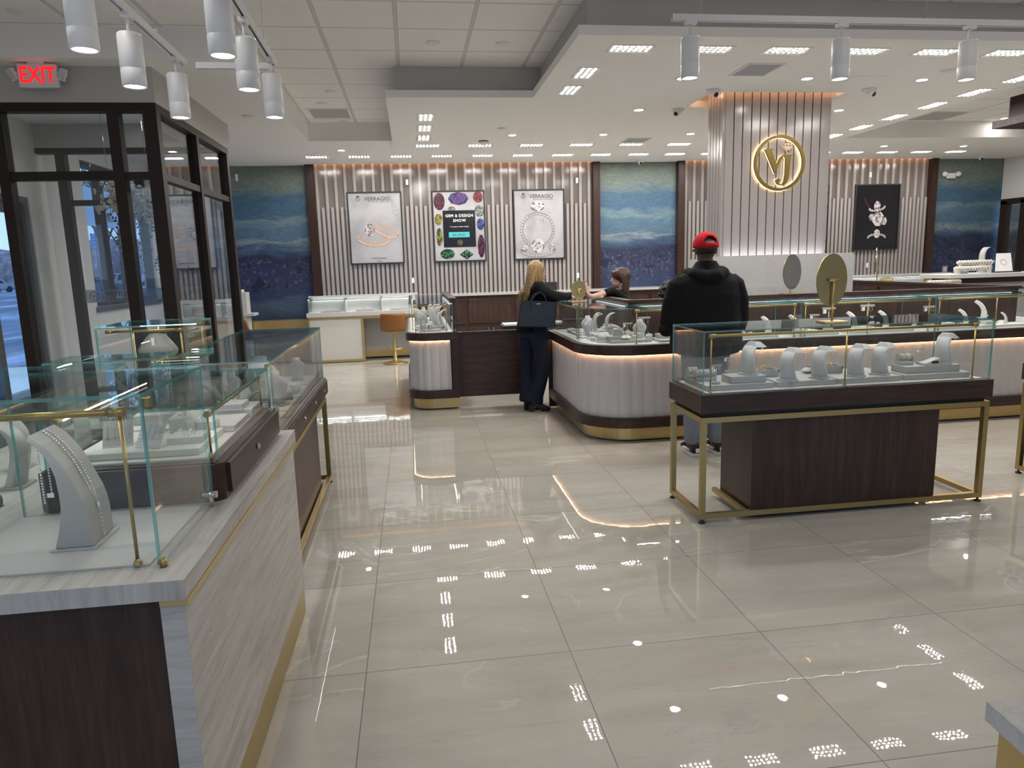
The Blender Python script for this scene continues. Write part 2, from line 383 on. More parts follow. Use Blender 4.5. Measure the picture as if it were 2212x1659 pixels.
    def mesh(s, name, mats):
        me = bpy.data.meshes.new(name); me.from_pydata([tuple(p) for p in s.v], [], s.f)
        for m in mats: me.materials.append(M[m] if isinstance(m, str) else m)
        me.polygons.foreach_set('material_index', s.m); me.polygons.foreach_set('use_smooth', s.sm)
        me.update()
        bm = bmesh.new(); bm.from_mesh(me); bmesh.ops.recalc_face_normals(bm, faces=bm.faces); bm.to_mesh(me); bm.free()
        return me
    def build(s, name, mats, parent=None, bev=0.0, **tags):
        if isinstance(mats, str) or not isinstance(mats, (list, tuple)): mats = [mats]
        o = bpy.data.objects.new(name, s.mesh(name, mats)); COL.objects.link(o)
        if parent is not None: o.parent = parent
        else: o.location = s.o
        if bev:
            b = o.modifiers.new('bevel', 'BEVEL'); b.width = bev; b.segments = 2; b.limit_method = 'ANGLE'; b.harden_normals = False
        for k, v in tags.items(): o[k] = v
        return o
def offset(path, d):
    out = []; n = len(path)
    for i in range(n):
        a = Vector(path[max(i-1, 0)]); b = Vector(path[min(i+1, n-1)]); p = Vector(path[i])
        if 0 < i < n-1:
            d1 = (p-a).normalized(); d2 = (b-p).normalized(); n1 = Vector((-d1.y, d1.x)); n2 = Vector((-d2.y, d2.x))
            m = (n1+n2).normalized(); k = 1/max(0.5, m.dot(n1)); out.append(tuple(p+m*d*k))
        else:
            t = (b-a).normalized(); out.append(tuple(p+Vector((-t.y, t.x))*d))
    return out
def thing(name, label, cat, loc=(0, 0, 0), group=None, rz=0.0):
    o = bpy.data.objects.new(name, None); COL.objects.link(o); o.location = loc; o.rotation_euler = (0, 0, rz)
    o.empty_display_size = 0.1; o['label'] = label; o['category'] = cat
    if group: o['group'] = group
    return o
def tag(o, label, cat, group=None):
    o['label'] = label; o['category'] = cat
    if group: o['group'] = group
    return o
def kids(o): return [c for c in bpy.data.objects if c.parent == o]
def dup(root, loc, label, rz=None, group=None, sc=None):
    def cp(o, par):
        c = o.copy(); COL.objects.link(c); c.parent = par
        for k in KID.get(o.name, []): cp(bpy.data.objects[k], c)
        return c
    c = cp(root, None); c.location = loc; c['label'] = label
    if rz is not None: c.rotation_euler = (0, 0, rz)
    if sc is not None: c.scale = sc if isinstance(sc, tuple) else (sc, sc, sc)
    if group: c['group'] = group
    return c
KID = {}
def proto(root):
    """remember a thing's parts so that copies can be made without searching the scene"""
    bpy.context.view_layer.update()
    def walk(o):
        k = [c.name for c in o.children]; KID[o.name] = k
        for c in o.children: walk(c)
    walk(root); return root
def text(s, size, loc, mat, parent, name='lettering', extrude=0.0008, rot=(PI/2, 0, 0), align='CENTER', bold=0.0, sx=1.0, space=1.0):
    cu = bpy.data.curves.new('txt', 'FONT'); cu.body = s; cu.size = size; cu.extrude = extrude; cu.align_x = align; cu.align_y = 'CENTER'
    cu.offset = bold; cu.space_character = space; cu.resolution_u = 2
    to = bpy.data.objects.new('txt', cu); COL.objects.link(to)
    bpy.context.view_layer.update()
    me = bpy.data.meshes.new_from_object(to.evaluated_get(bpy.context.evaluated_depsgraph_get()))
    bpy.data.objects.remove(to); bpy.data.curves.remove(cu)
    me.transform(Matrix.Diagonal((sx, 1, 1, 1))); me.materials.clear(); me.materials.append(M[mat])
    me.name = name
    o = bpy.data.objects.new(name, me); COL.objects.link(o); o.parent = parent; o.location = loc; o.rotation_euler = rot
    return o
def body(name, mb, mat, parent, voxel=0.012, smooth=4):
    """one continuous skin: overlapping lofts fused by a voxel remesh"""
    o = bpy.data.objects.new(name, mb.mesh(name, [mat])); COL.objects.link(o)
    r = o.modifiers.new('r', 'REMESH'); r.mode = 'VOXEL'; r.voxel_size = voxel; r.use_smooth_shade = True
    sm = o.modifiers.new('s', 'SMOOTH'); sm.iterations = smooth; sm.factor = 0.5
    bpy.context.view_layer.update()
    me = bpy.data.meshes.new_from_object(o.evaluated_get(bpy.context.evaluated_depsgraph_get()))
    me.name = name
    for p in me.polygons: p.use_smooth = True
    bpy.data.objects.remove(o)
    o = bpy.data.objects.new(name, me); COL.objects.link(o); o.parent = parent
    if not me.materials: me.materials.append(M[mat])
    return o
def arc(cx, cy, r, a0, a1, n):
    return [(cx+r*math.cos(math.radians(a0+(a1-a0)*i/n)), cy+r*math.sin(math.radians(a0+(a1-a0)*i/n))) for i in range(n+1)]
ORD = ['first', 'second', 'third', 'fourth', 'fifth', 'sixth', 'seventh', 'eighth', 'ninth', 'tenth', 'eleventh', 'twelfth', 'thirteenth', 'fourteenth', 'fifteenth', 'sixteenth', 'seventeenth']
# ================================================================ the setting
ZA, ZP, ZR = 3.455, 3.22, 3.15
def struct(name, mb, mats, **kw):
    o = mb.build(name, mats, **kw); o['kind'] = 'structure'; return o
struct('floor', MB().box(-4.3, 11.35, -4.25, 12.6, -0.12, 0), 'floor')
struct('ceiling', MB().box(-4.3, 11.35, -4.1, 10.15, ZA, ZA+0.08), 'act')
m = MB(); m.box(-4.3, -1.27, 6.27, 10.1, ZP, ZA); m.box(-4.3, 11.35, 10.1, 12.32, ZP, ZA)
m.box(-4.3, -1.64, 12.32, 12.45, ZP, ZA).box(3.19, 4.85, 12.32, 12.45, ZP, ZA).box(9.62, 11.35, 12.32, 12.45, ZP, ZA).box(-4.3, 11.35, 12.32, 12.6, ZA, ZA+0.06)
struct('trim_1', m, 'soffit')
m = MB(); hx0, hx1, hy0, hy1 = 3.03, 4.45, 7.0, 7.69
for b in [(-.163, 1.275, 7.25, 10.63), (1.275, hx0, 5.30, 10.63), (hx1, 6.15, 5.30, 10.63), (hx0, hx1, 5.30, hy0), (hx0, hx1, hy1, 10.63)]: m.box(*b, ZR, ZP-0.002)
k = 0.09
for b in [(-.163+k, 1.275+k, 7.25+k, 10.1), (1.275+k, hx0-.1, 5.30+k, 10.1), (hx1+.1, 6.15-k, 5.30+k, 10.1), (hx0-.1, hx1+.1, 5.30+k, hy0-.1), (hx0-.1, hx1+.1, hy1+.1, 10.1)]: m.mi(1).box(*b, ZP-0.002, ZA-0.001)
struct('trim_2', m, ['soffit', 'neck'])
struct('wall_back', MB().box(-4.3, 11.35, 12.45, 12.6, 0, ZA+.06), 'slatback')
# left (street) wall with door and window openings at X = -4.1
XL = -4.1
m = MB(); dy0, dy1, wy0, wy1 = 6.95, 8.60, 9.97, 12.3
for b in [(-4.1, -2.0, 0, ZP), (-2.0, 1.87, 0, .7), (-2.0, 1.87, 3.0, ZP), (1.87, dy0, 0, ZP), (dy0, dy1, 2.40, ZP), (dy1, wy0, 0, ZP), (wy0, wy1, 0, 1.13), (wy0, wy1, 3.0, ZP), (wy1, 12.45, 0, ZP)]: m.box(XL-0.2, XL, b[0], b[1], b[2], b[3])
m.box(XL-.2, XL, -4.1, 6.27, ZP, ZA)
struct('wall_left', m, 'white')
struct('wall_right', MB().box(11.2, 11.35, -4.1, 12.1, 0, ZA).box(11.2, 11.35, 12.1, 12.45, 2.45, ZA), 'white')
struct('wall_front', MB().box(-4.3, -3.5, -4.25, -4.1, 0, ZA).box(7.0, 11.35, -4.25, -4.1, 0, ZA).box(-3.5, 7.0, -4.25, -4.1, 0, .45).box(-3.5, 7.0, -4.25, -4.1, 2.6, ZA), 'white')
d = struct('door_2', MB().box(11.12, 11.2, 11.75, 11.9, 0, 2.42).box(11.12, 11.2, 12.2, 12.35, 0, 2.42).box(11.12, 11.2, 11.75, 12.35, 2.36, 2.46), 'frame')
MB().box(11.17, 11.18, 10.6, 12.2, 0.1, 2.36).build('pane', 'mirror', d)
# vestibule front wall above the storefront frame
struct('wall_vestibule', MB().box(XL, -2.03, 6.5, 6.6, 2.94, ZP).box(-2.13, -2.03, 6.6, 8.87, 2.94, ZP).box(XL, -2.03, 8.87, 8.97, 2.96, ZP), 'greywall')
# storefront glazing around the vestibule
def glazing(name, bars, panes, sub='pane'):
    m = MB()
    for b in bars: m.box(*b)
    o = struct(name, m, 'frame')
    for p in panes: MB().box(*p).build(sub, 'winglass', o)
    return o
F0, F1 = 6.5, 6.6
glazing('window_1', [(XL, -2.03, F0, F1, 2.87, 2.94), (-2.14, -2.03, F0, F1, 0, 2.87), (-2.42, -2.33, F0, F1, 0, 2.87), (-3.30, -3.22, F0, F1, 0, 2.87), (XL, XL+.06, F0, F1, 0, 2.87),
    (-2.33, -2.14, F0+.01, F1-.01, 2.33, 2.39), (-3.22, -2.42, F0+.01, F1-.01, 2.33, 2.40), (XL+.06, -3.30, F0+.01, F1-.01, 2.33, 2.40), (-2.33, -2.14, F0+.01, F1-.01, 0, .2)],
    [(-2.33, -2.14, 6.545, 6.553, 2.39, 2.87), (-2.33, -2.14, 6.545, 6.553, .2, 2.33), (-3.22, -2.42, 6.545, 6.553, 2.40, 2.87), (XL+.06, -3.30, 6.545, 6.553, 2.40, 2.87)])
MB().box(-3.22, -2.42, 6.552, 6.560, .02, 2.33).build('pane', 'winglass', bpy.data.objects['window_1'])
S0, S1 = -2.13, -2.03
glazing('window_2', [(S0, S1, 6.6, 8.87, 2.87, 2.94), (S0, S1, 7.62, 7.70, 0, 2.87), (S0, S1, 8.78, 8.87, 0, 2.87), (S0+.01, S1-.01, 6.6, 7.62, 2.33, 2.39), (S0+.01, S1-.01, 7.70, 8.78, 2.33, 2.39),
    (S0+.01, S1-.01, 6.6, 7.62, 0, .2), (S0+.01, S1-.01, 7.70, 8.78, 0, .2)],
    [(-2.085, -2.077, 6.6, 7.62, 2.39, 2.87), (-2.085, -2.077, 7.7, 8.78, 2.39, 2.87), (-2.085, -2.077, 6.6, 7.62, .2, 2.33), (-2.085, -2.077, 7.7, 8.78, .2, 2.33)])
g3 = glazing('window_3', [(XL, -2.13, 8.87, 8.97, 2.90, 2.96), (-3.90, -3.80, 8.87, 8.97, 0, 2.90), (-2.90, -2.83, 8.87, 8.97, 0, 2.90), (-3.80, -2.90, 8.88, 8.96, 2.33, 2.39), (-2.83, -2.13, 8.88, 8.96, 0, .2), (-3.8, -2.9, 8.88, 8.96, 0, .2)],
    [(-3.80, -2.90, 8.915, 8.923, 2.39, 2.90), (-3.80, -2.90, 8.915, 8.923, .2, 2.33), (-2.83, -2.13, 8.915, 8.923, .2, 2.90), (XL+.05, -3.90, 8.915, 8.923, 0, 2.9)])
# street door and window
glazing('window_6', [(-3.5+i*1.5, -3.44+i*1.5, -4.22, -4.12, .45, 2.6) for i in range(8)]+[(-3.5, 7.0, -4.22, -4.12, .40, .45)], [(-3.44+i*1.5, -2.0+i*1.5, -4.175, -4.167, .45, 2.6) for i in range(7)])  # unseen glazing behind the camera, added as a daylight source
M['alu'] = pm('silver_aluminium_frame', (0.17, 0.18, 0.20), 0.4, 0.6)
dd = struct('door_3', MB().box(XL-.16, XL-.02, dy0, dy0+.07, 0, 2.4).box(XL-.16, XL-.02, dy1-.07, dy1, 0, 2.4).box(XL-.16, XL-.02, dy0+.07, dy1-.07, 2.33, 2.4).box(XL-.12, XL-.05, 7.72, 7.82, 0, 2.33)
    .box(XL-.12, XL-.05, dy0+.07, 7.72, 2.22, 2.33).box(XL-.12, XL-.05, 7.82, dy1-.07, 2.22, 2.33).box(XL-.12, XL-.05, dy0+.07, dy0+.15, 0, 2.22).box(XL-.12, XL-.05, dy1-.17, dy1-.07, 0, 2.22).box(XL-.12, XL-.05, dy0+.15, 7.72, 0.0, .25).box(XL-.12, XL-.05, 7.82, dy1-.17, 0.0, .25), 'alu')
MB().box(XL-.09, XL-.082, dy0+.15, 7.72, .25, 2.22).build('pane', 'winglass', dd); MB().box(XL-.09, XL-.082, 7.82, dy1-.17, .25, 2.22).build('pane', 'winglass', dd)
glazing('window_4', [(XL-.16, XL-.04, wy0, wy0+.06, 1.13, 3.0), (XL-.16, XL-.04, wy1-.06, wy1, 1.13, 3.0), (XL-.16, XL-.04, wy0+.06, wy1-.06, 1.13, 1.19), (XL-.16, XL-.04, wy0+.06, wy1-.06, 2.94, 3.0), (XL-.16, XL-.04, 10.62, 10.70, 1.19, 2.94), (XL-.16, XL-.04, 11.42, 11.48, 1.19, 2.94)],
    [(XL-.10, XL-.092, wy0+.06, 10.62, 1.19, 2.94), (XL-.10, XL-.092, 10.70, 11.42, 1.19, 2.94), (XL-.10, XL-.092, 11.48, wy1-.06, 1.19, 2.94)])
glazing('window_5', [(XL-.16, XL-.04, y_, y_+.07, .7, 3.0) for y_ in (-2.0, -.1, 1.8)]+[(XL-.16, XL-.04, -1.93, 1.8, .7, .77), (XL-.16, XL-.04, -1.93, 1.8, 2.93, 3.0)],
    [(XL-.10, XL-.092, a_, a_+1.83, .77, 2.93) for a_ in (-1.93, -.03)])  # out-of-view glazing in the left wall, added to let in more daylight
struct('trim_3', MB().box(XL, XL+.07, wy0-.05, wy1+.05, 1.07, 1.13), 'alu')
# vinyl band with lettering on the vestibule glass
vb = thing('window_band', 'frosted band with dark round emblems and VENUS JEWELERS lettering across the vestibule glass', 'window decal', (-3.3, 8.86, 1.3))
MB((0, 0, 0)).box(-.49, .39, 0.045, .048, -.075, .075).build('vinyl_strip', 'frost', vb)
MB().box(.48, 1.15, 0.045, .048, -.075, .075).build('vinyl_strip', 'frost', vb)
for x in (-.38, .13, .60, 1.02):
    pts = [(x+.05*math.cos(a*PI/12), .042, .05*math.sin(a*PI/12)) for a in range(25)]
    e = MB().tube(pts, .003, 5, False).build('emblem', 'inkd', vb)
    text('VJ', .06, (x, .042, 0), 'inkd', e)
for x, s in ((-.12, 1), (.80, 1)):
    text('VENUS', .085, (x, .042, .018), 'inkd', vb, space=1.05); text('JEWELERS', .034, (x, .042, -.045), 'inkd', vb, space=1.5)

# ---------------------------------------------------------------- slatted walls and murals
def slats(name, label, x0, x1, posters):
    t = thing(name, label, 'wall panel', (x0, 12.45, 0))
    MB((x0, 12.45, 0)).box(x0+.12, x1-.12, 12.42, 12.45, 0, 3.40).build('backing_board', 'slatback', t)
    m = MB((x0, 12.45, 0)); p = 0.0768; i = 0; x = x0+.14
    while x < x1-.14-.03:
        top = 3.40
        if i % 2: top = 2.535
        m.box(x, x+.045, 12.372, 12.42, 0, top)
        x += p; i += 1
    m.build('slats', 'slat', t)
    MB((x0, 12.45, 0)).box(x0, x0+.12, 12.30, 12.45, 0, 3.22).build('side_trim', 'redwood', t)
    MB((x0, 12.45, 0)).box(x1-.12, x1, 12.30, 12.45, 0, 3.22).build('side_trim', 'redwood', t)
    MB((x0, 12.45, 0)).box(x0+.14, x1-.14, 12.325, 12.335, 3.26, 3.285).build('cove_strip', 'warm2', t)
    return t
slats('slatted_wall_panel', 'white slatted wall panel carrying the three posters above the dark cabinets', -1.64, 3.31, None)
slats('slatted_wall_panel', 'white slatted wall panel behind the column, carrying the black ring poster', 4.73, 9.74, None)
for x0, x1, lb in [(-4.1, -1.64, 'blue and cream painted seascape mural beside the glass vestibule'), (3.31, 4.73, 'blue seascape mural panel behind the seated clerk'), (9.74, 11.2, 'dark blue seascape mural panel at the far right corner')]:
    o = MB((x0, 12.45, 0)).box(x0+.002, x1-.002, 12.435, 12.45, .5, ZP).build('wall_mural', 'mural'); tag(o, lb, 'mural', 'painted seascape murals')

# ---------------------------------------------------------------- column
col = thing('slatted_column', 'square column clad in glossy white slats with a marble block around its foot', 'column', (3.77, 7.12, 0))
o_ = (3.77, 7.12, 0)
cx0, cx1, cy0, cy1 = 3.235, 4.345, 7.16, 7.50
MB(o_).box(cx0, cx1, cy0, cy1, 1.527, ZA-.02).build('core', 'slatgap', col)
m = MB(o_); n = 12; p = (cx1-cx0+.02)/n
for i in range(n): m.box(cx0-.01+i*p+.006, cx0-.01+(i+1)*p-.006, cy0-.035, cy0, 1.53, ZA-.02)
for i in range(5): m.box(cx0-.035, cx0, cy0-.03+i*.074+.006, cy0-.03+(i+1)*.074-.006, 1.53, ZA-.02); m.box(cx1, cx1+.035, cy0-.03+i*.074+.006, cy0-.03+(i+1)*.074-.006, 1.53, ZA-.02)
m.build('slats', 'slat', col)
MB(o_).box(3.05, 4.66, 7.04, 7.62, 0, 1.527).build('marble_block', 'marble', col)
MB(o_).box(3.06, 4.65, 7.04, 7.052, 1.527, 1.553).build('marble_lip', 'marble', col)
MB(o_).box(3.22, 4.36, 7.06, 7.085, 1.527, 1.534).build('uplight_strip', 'cool', col)
MB(o_).box(hx0-.06, hx1+.06, hy0-.06, hy0-.04, ZP+.03, ZP+.05).box(hx0-.06, hx0-.04, hy0, hy1, ZP+.03, ZP+.05).box(hx1+.04, hx1+.06, hy0, hy1, ZP+.03, ZP+.05).build('cove_strip', 'warm2', col)
# emblem
lg = thing('wall_emblem', 'round backlit gold VJ emblem with a diamond over the J, on the column', 'sign', (3.80, 7.125, 2.48))
R0 = .278
def annulus(m, r0, r1, y0, y1, n=56, sx=1.0):
    for i in range(n):
        a, b = 2*PI*i/n, 2*PI*(i+1)/n
        q = [(r*math.cos(t)*sx, r*math.sin(t)) for r, t in ((r0, a), (r1, a), (r1, b), (r0, b))]
        m.add([(x, y0, z) for x, z in q]+[(x, y1, z) for x, z in q], [(0, 1, 2, 3), (7, 6, 5, 4), (0, 4, 5, 1), (1, 5, 6, 2), (2, 6, 7, 3), (3, 7, 4, 0)])
    return m
def plate(m, pts, y0, y1):
    n = len(pts); m.add([(x, y0, z) for x, z in pts]+[(x, y1, z) for x, z in pts], [tuple(range(n)), tuple(range(n, 2*n))[::-1]]+[(i, n+i, n+(i+1) % n, (i+1) % n) for i in range(n)]); return m
annulus(MB(), R0-.030, R0, -.055, -.028).build('ring', 'emblem', lg)
annulus(MB(), R0-.0335, R0+.0035, -.027, -.022).build('halo', 'halo', lg)
# letter outlines traced as flat plates, unit: pixel/1000 of the emblem
def Lp(pts): return [((u-905)/565*R0*1.0, -(v-865)/620*R0) for u, v in pts]
V = Lp([(525, 575), (600, 548), (755, 548), (755, 556), (720, 585), (835, 900), (905, 740), (960, 688), (1190, 682), (1190, 690), (1150, 715), (1120, 1130), (1100, 1240), (1060, 1320), (990, 1365), (925, 1365), (860, 1335), (825, 1275), (835, 1225), (880, 1203), (925, 1225), (925, 1270), (895, 1305), (925, 1335), (975, 1325), (1005, 1270), (1030, 1100), (1030, 760), (1005, 712), (965, 745), (800, 1095), (600, 640), (570, 590)])
ve = plate(MB(), V, -.055, -.030)
lt = ve.build('letters', 'emblem', lg)
cxv = sum(p[0] for p in V)/len(V); czv = sum(p[1] for p in V)/len(V)
MB().tube([(p[0], -.0265, p[1]) for p in V+V[:1]], .0038, 6, False).build('halo', 'halo', lt)
dia = Lp([(960, 475), (1030, 418), (1140, 418), (1205, 475), (1085, 635)])
m = MB()
segs = [((960, 475), (1030, 418)), ((1030, 418), (1140, 418)), ((1140, 418), (1205, 475)), ((1205, 475), (1085, 635)), ((1085, 635), (960, 475)), ((960, 480), (1205, 480)), ((1045, 482), (1085, 625)), ((1130, 482), (1085, 625)), ((1045, 480), (1060, 425)), ((1130, 480), (1115, 425))]
for a, b in segs:
    (x0, z0), (x1, z1) = Lp([a, b]); m.tube([(x0, -.05, z0), (x1, -.05, z1)], .0035, 5)
dm = m.build('diamond_outline', 'brass_dk', lg)
plate(MB(), dia, -.036, -.030).build('diamond_face', 'halosoft', dm)

# ---------------------------------------------------------------- posters
def poster(name, label, cx, bgm, fr='black'):
    t = thing(name, label, 'poster', (cx, 12.36, 2.183))
    w_, h_ = .45, .595
    m = MB(); m.box(-w_, w_, -.025, .025, h_-.022, h_).box(-w_, w_, -.025, .025, -h_, -h_+.022).box(-w_, -w_+.022, -.025, .025, -h_+.022, h_-.022).box(w_-.022, w_, -.025, .025, -h_+.022, h_-.022)
    m.build('picture_frame', fr, t)
    MB().box(-w_+.022, w_-.022, -.012, .02, -h_+.022, h_-.022).build('print', bgm, t)
    return t
def pgrad():
    m, t, b = newmat('poster_white_print'); g = N(t, 'ShaderNodeNewGeometry').outputs['Position']
    n = noise(t, g, 2.2, 3, 0.5, .4)
    t.links.new(ramp(t, n.outputs[0], [(.35, (0.31, 0.31, 0.33)), (.6, (0.40, 0.40, 0.42))]), b.inputs['Base Color']); b.inputs['Roughness'].default_value = .3; return m
M['pwhite'] = pgrad(); M['pblack'] = pm('poster_black_print', (0.006, 0.006, 0.008), 0.2); M['pgrey'] = pm('poster_grey_print', (0.31, 0.31, 0.335), 0.4)
M['rose'] = pm('rose_gold_print', (0.55, 0.30, 0.17), 0.4); M['stone'] = pm('pale_stone_print', (0.58, 0.53, 0.53), 0.3); M['stoned'] = pm('grey_stone_print', (0.16, 0.16, 0.18), 0.3)
def ell(m, cx, cz, rx, rz, rot, y, n=40, th=None, a0=0, a1=360):
    c, s = math.cos(math.radians(rot)), math.sin(math.radians(rot)); P = lambda a, k: (cx+(rx-k)*math.cos(a)*c-(rz-k)*math.sin(a)*s, y, cz+(rx-k)*math.cos(a)*s+(rz-k)*math.sin(a)*c)
    for i in range(n):
        a, b = math.radians(a0+(a1-a0)*i/n), math.radians(a0+(a1-a0)*(i+1)/n)
        if th: m.quad(P(a, 0), P(b, 0), P(b, th), P(a, th))
        else: m.add([(cx, y, cz), P(a, 0), P(b, 0)], [(0, 1, 2)])
    return m
def pave(m, cx, cz, rx, rz, rot, a0, a1, n, r, y):
    c, s = math.cos(math.radians(rot)), math.sin(math.radians(rot))
    for i in range(n):
        a = math.radians(a0+(a1-a0)*i/(n-1)); x, z = rx*math.cos(a), rz*math.sin(a)
        px_, pz_ = cx+x*c-z*s, cz+x*s+z*c
        m.mi(1); ell(m, px_, pz_, r, r, 0, y, 12); m.mi(0); ell(m, px_, pz_, r*.72, r*.72, 0, y-.0006, 12); m.mi(1); ell(m, px_+r*.1, pz_, r*.34, r*.3, 0, y-.0012, 8)
def gemcut(m, cx, cz, rx, rz, cols, y=-.0145, sides=12, rot=0, facets=2):
    """faceted stone as flat kites in several tones"""
    rnd = random.Random(int(cx*999+cz*77))
    rings = [(0, 0)]+[(k/(facets+1), 0) for k in range(1, facets+2)]
    for j in range(facets+1):
        r0, r1 = j/(facets+1), (j+1)/(facets+1)
        for i in range(sides):
            a, b = 2*PI*(i+.5*(j % 2))/sides, 2*PI*(i+1+.5*(j % 2))/sides
            m.mi(cols[rnd.randrange(len(cols))])
            q = [(cx+rx*r*math.cos(t), y, cz+rz*r*math.sin(t)) for r, t in ((r0, a), (r1, a), (r1, b), (r0, b))]
            m.quad(*q) if r0 else m.add([q[0], q[1], q[2]], [(0, 1, 2)])
    m.mi(0)
def brandmark(t, z=.475):
    text('VERRAGIO', .095, (.045, -.015, z), 'inkd', t, sx=.92); text('ONLINE AND OTHER RING', .02, (.07, -.015, z-.05), 'inkd', t, space=1.5)
    e = annulus(MB((0, 0, 0)), .030, .036, -.016, -.014, 24).build('crest', 'inkd', t); e.location = (-.27, 0, z)
    text('V', .055, (0, -.015, 0), 'inkd', e); m = MB()
    for k in (-1, 0, 1): ell(m, k*.016, .046, .008, .013, -k*25, -.0155, 10)
    m.build('crown', 'inkd', e)
P1 = poster('framed_poster', 'white poster of two rose gold rings with FIFTH AVENUE lettering, left of the three', -.556, 'pwhite')
brandmark(P1); text('FIFTH AVENUE', .030, (.03, -.015, -.50), 'inkd', P1, space=1.2); text('NYC', .030, (.03, -.015, -.545), 'inkd', P1, space=1.2)
m = MB()
for i in range(14):
    a = i/13; ell(m, .12+.30*a**.6, .54-.85*a*a*.9, .034+.012*math.sin(i), .05, 30, -.0128, 18, .008)
m.build('lace_print', 'pgrey', P1)
m = MB(); ell(m, .16, -.035, .215, .085, -22, -.0135, 48, .022); ell(m, -.04, -.16, .26, .115, -3, -.0142, 48, .020)
m.build('ring_print', 'rose', P1)
m = MB(); pave(m, .16, -.045, .215, .085, -22, -165, 15, 15, .021, -.0152); pave(m, -.04, -.172, .26, .115, -3, 178, 362, 18, .022, -.0156)
m.build('stone_print', ['stone', 'rose'], P1)
m = MB(); gemcut(m, -.10, -.03, .085, .105, [0, 1, 0, 2], -.017, 10, 0, 3); m.build('diamond_print', ['stone', 'stoned', 'pwhite'], P1)
P2 = poster('framed_poster', 'gem show poster, black block of text framed by coloured gemstones, centre of the three', .846, 'pwhite')
GC = {'a': ((.10, .01, .03), (.28, .02, .10), (.02, .005, .015)), 'b': ((.03, .03, .16), (.09, .08, .35), (.20, .06, .22)), 'c': ((.22, .02, .04), (.07, .01, .015), (.40, .06, .09)), 'd': ((.30, .33, .32), (.12, .14, .13), (.55, .57, .56)),
      'e': ((.35, .30, .04), (.16, .13, .01), (.55, .50, .15)), 'f': ((.30, .40, .03), (.03, .08, .10), (.20, .04, .05)), 'g': ((.02, .12, .05), (.01, .04, .02), (.08, .30, .14)), 'h': ((.05, .08, .30), (.02, .03, .14), (.16, .22, .5)), 'i': ((.06, .01, .05), (.02, .005, .02), (.25, .03, .09))}
for k, cs in GC.items():
    for i, c in enumerate(cs): M['gem%s%d' % (k, i)] = pm('gem_print_%s%d' % (k, i), tuple(q*.55 for q in c), .3)
for k, x, z, rx, rz, sd in [('a', -.325, .415, .095, .145, 14), ('b', 0.0, .46, .175, .11, 8), ('c', .335, .48, .085, .095, 12), ('d', .355, .25, .085, .10, 14), ('e', -.35, .12, .065, .095, 14), ('h', .365, .03, .065, .10, 12), ('f', -.345, -.175, .055, .155, 12), ('i', .365, -.34, .062, .20, 10), ('g', -.22, -.46, .125, .085, 12), ('g', .11, -.475, .12, .085, 4), ('d', -.12, .28, .07, .05, 10)]:
    m = MB(); gemcut(m, x, z, rx, rz, [0, 1, 2], -.0145, sd, 0, 2); m.build('gemstone_print', ['gem%s%d' % (k, j) for j in range(3)], P2)
tb = MB().box(-.275, .275, -.020, -.015, -.345, .265).build('text_block', 'pblack', P2)
text('GEM & DESIGN', .066, (.005, -.022, .175), 'tape', tb, bold=.0012, space=1.1); text('SHOW', .066, (.005, -.022, .095), 'tape', tb, bold=.0012, space=1.15)
text('rare gems. custom design.', .031, (.005, -.022, -.005), 'tape', tb)
MB().box(-.185, .17, -.0225, -.020, -.185, -.095).build('date_bar', 'aqua', tb); text('Jan 30-31', .052, (-.005, -.0245, -.14), 'inkd', tb, space=1.1)
e = annulus(MB(), .038, .043, -.023, -.0205, 28).build('emblem', 'goldlac', tb); e.location = (.005, 0, -.27); text('VJ', .055, (0, -.022, 0), 'goldlac', e)
P3 = poster('framed_poster', 'white poster of a diamond engagement ring standing upright, right of the three', 2.233, 'pwhite')
brandmark(P3)
m = MB()
for i in range(40): ell(m, -.25+.5*random.random(), -.1+.35*random.random(), .03, .045, random.random()*90, -.0127, 12, .004)
m.build('lace_print', 'pgrey', P3)
m = MB(); ell(m, -.03, -.09, .30, .30, 0, -.0135, 60, .012); ell(m, -.03, -.09, .262, .262, 0, -.0135, 60, .008)
m.build('ring_print', 'stoned', P3)
m = MB(); pave(m, -.03, -.09, .281, .281, 0, -230, 50, 28, .026, -.015); pave(m, -.03, -.43, .29, .10, 0, 170, 370, 20, .026, -.0154)
m.build('stone_print', ['stone', 'stoned'], P3)
for a_ in [(-.03, -.36, .115, .12, [0, 1, 0, 2], -.017, 16, 0, 3), (-.03, .31, .13, .085, [0, 1, 0, 2], -.017, 14, 0, 3), (.20, -.38, .05, .05, [0, 1, 2], -.0165, 10, 0, 1), (-.26, -.40, .05, .05, [0, 1, 2], -.0165, 10, 0, 1)]: m = MB(); gemcut(m, *a_); m.build('diamond_print', ['stone', 'stoned', 'pwhite'], P3)
P4 = poster('framed_poster', 'black poster with three floating diamond rings on the right slatted wall', 8.58, 'pblack')
m = MB(); gemcut(m, 0, .20, .065, .095, [0, 1, 0], -.0165, 12, 0, 2); pave(m, 0, .17, .15, .05, 8, 185, 355, 9, .024, -.0145); m.build('diamond_print', ['stone', 'stoned'], P4)
m = MB(); gemcut(m, .03, -.03, .12, .14, [0, 1, 0], -.0175, 8, 0, 3); gemcut(m, -.10, .0, .06, .075, [0, 1], -.0165, 6, 0, 2); gemcut(m, .15, -.07, .06, .08, [0, 1], -.0165, 6, 0, 2); m.build('diamond_print', ['stone', 'stoned'], P4)
m = MB(); gemcut(m, .02, -.30, .065, .08, [0, 1, 0], -.0175, 12, 0, 2); pave(m, .02, -.37, .17, .06, 0, 175, 5, 11, .024, -.0145); m.build('diamond_print', ['stone', 'stoned'], P4)
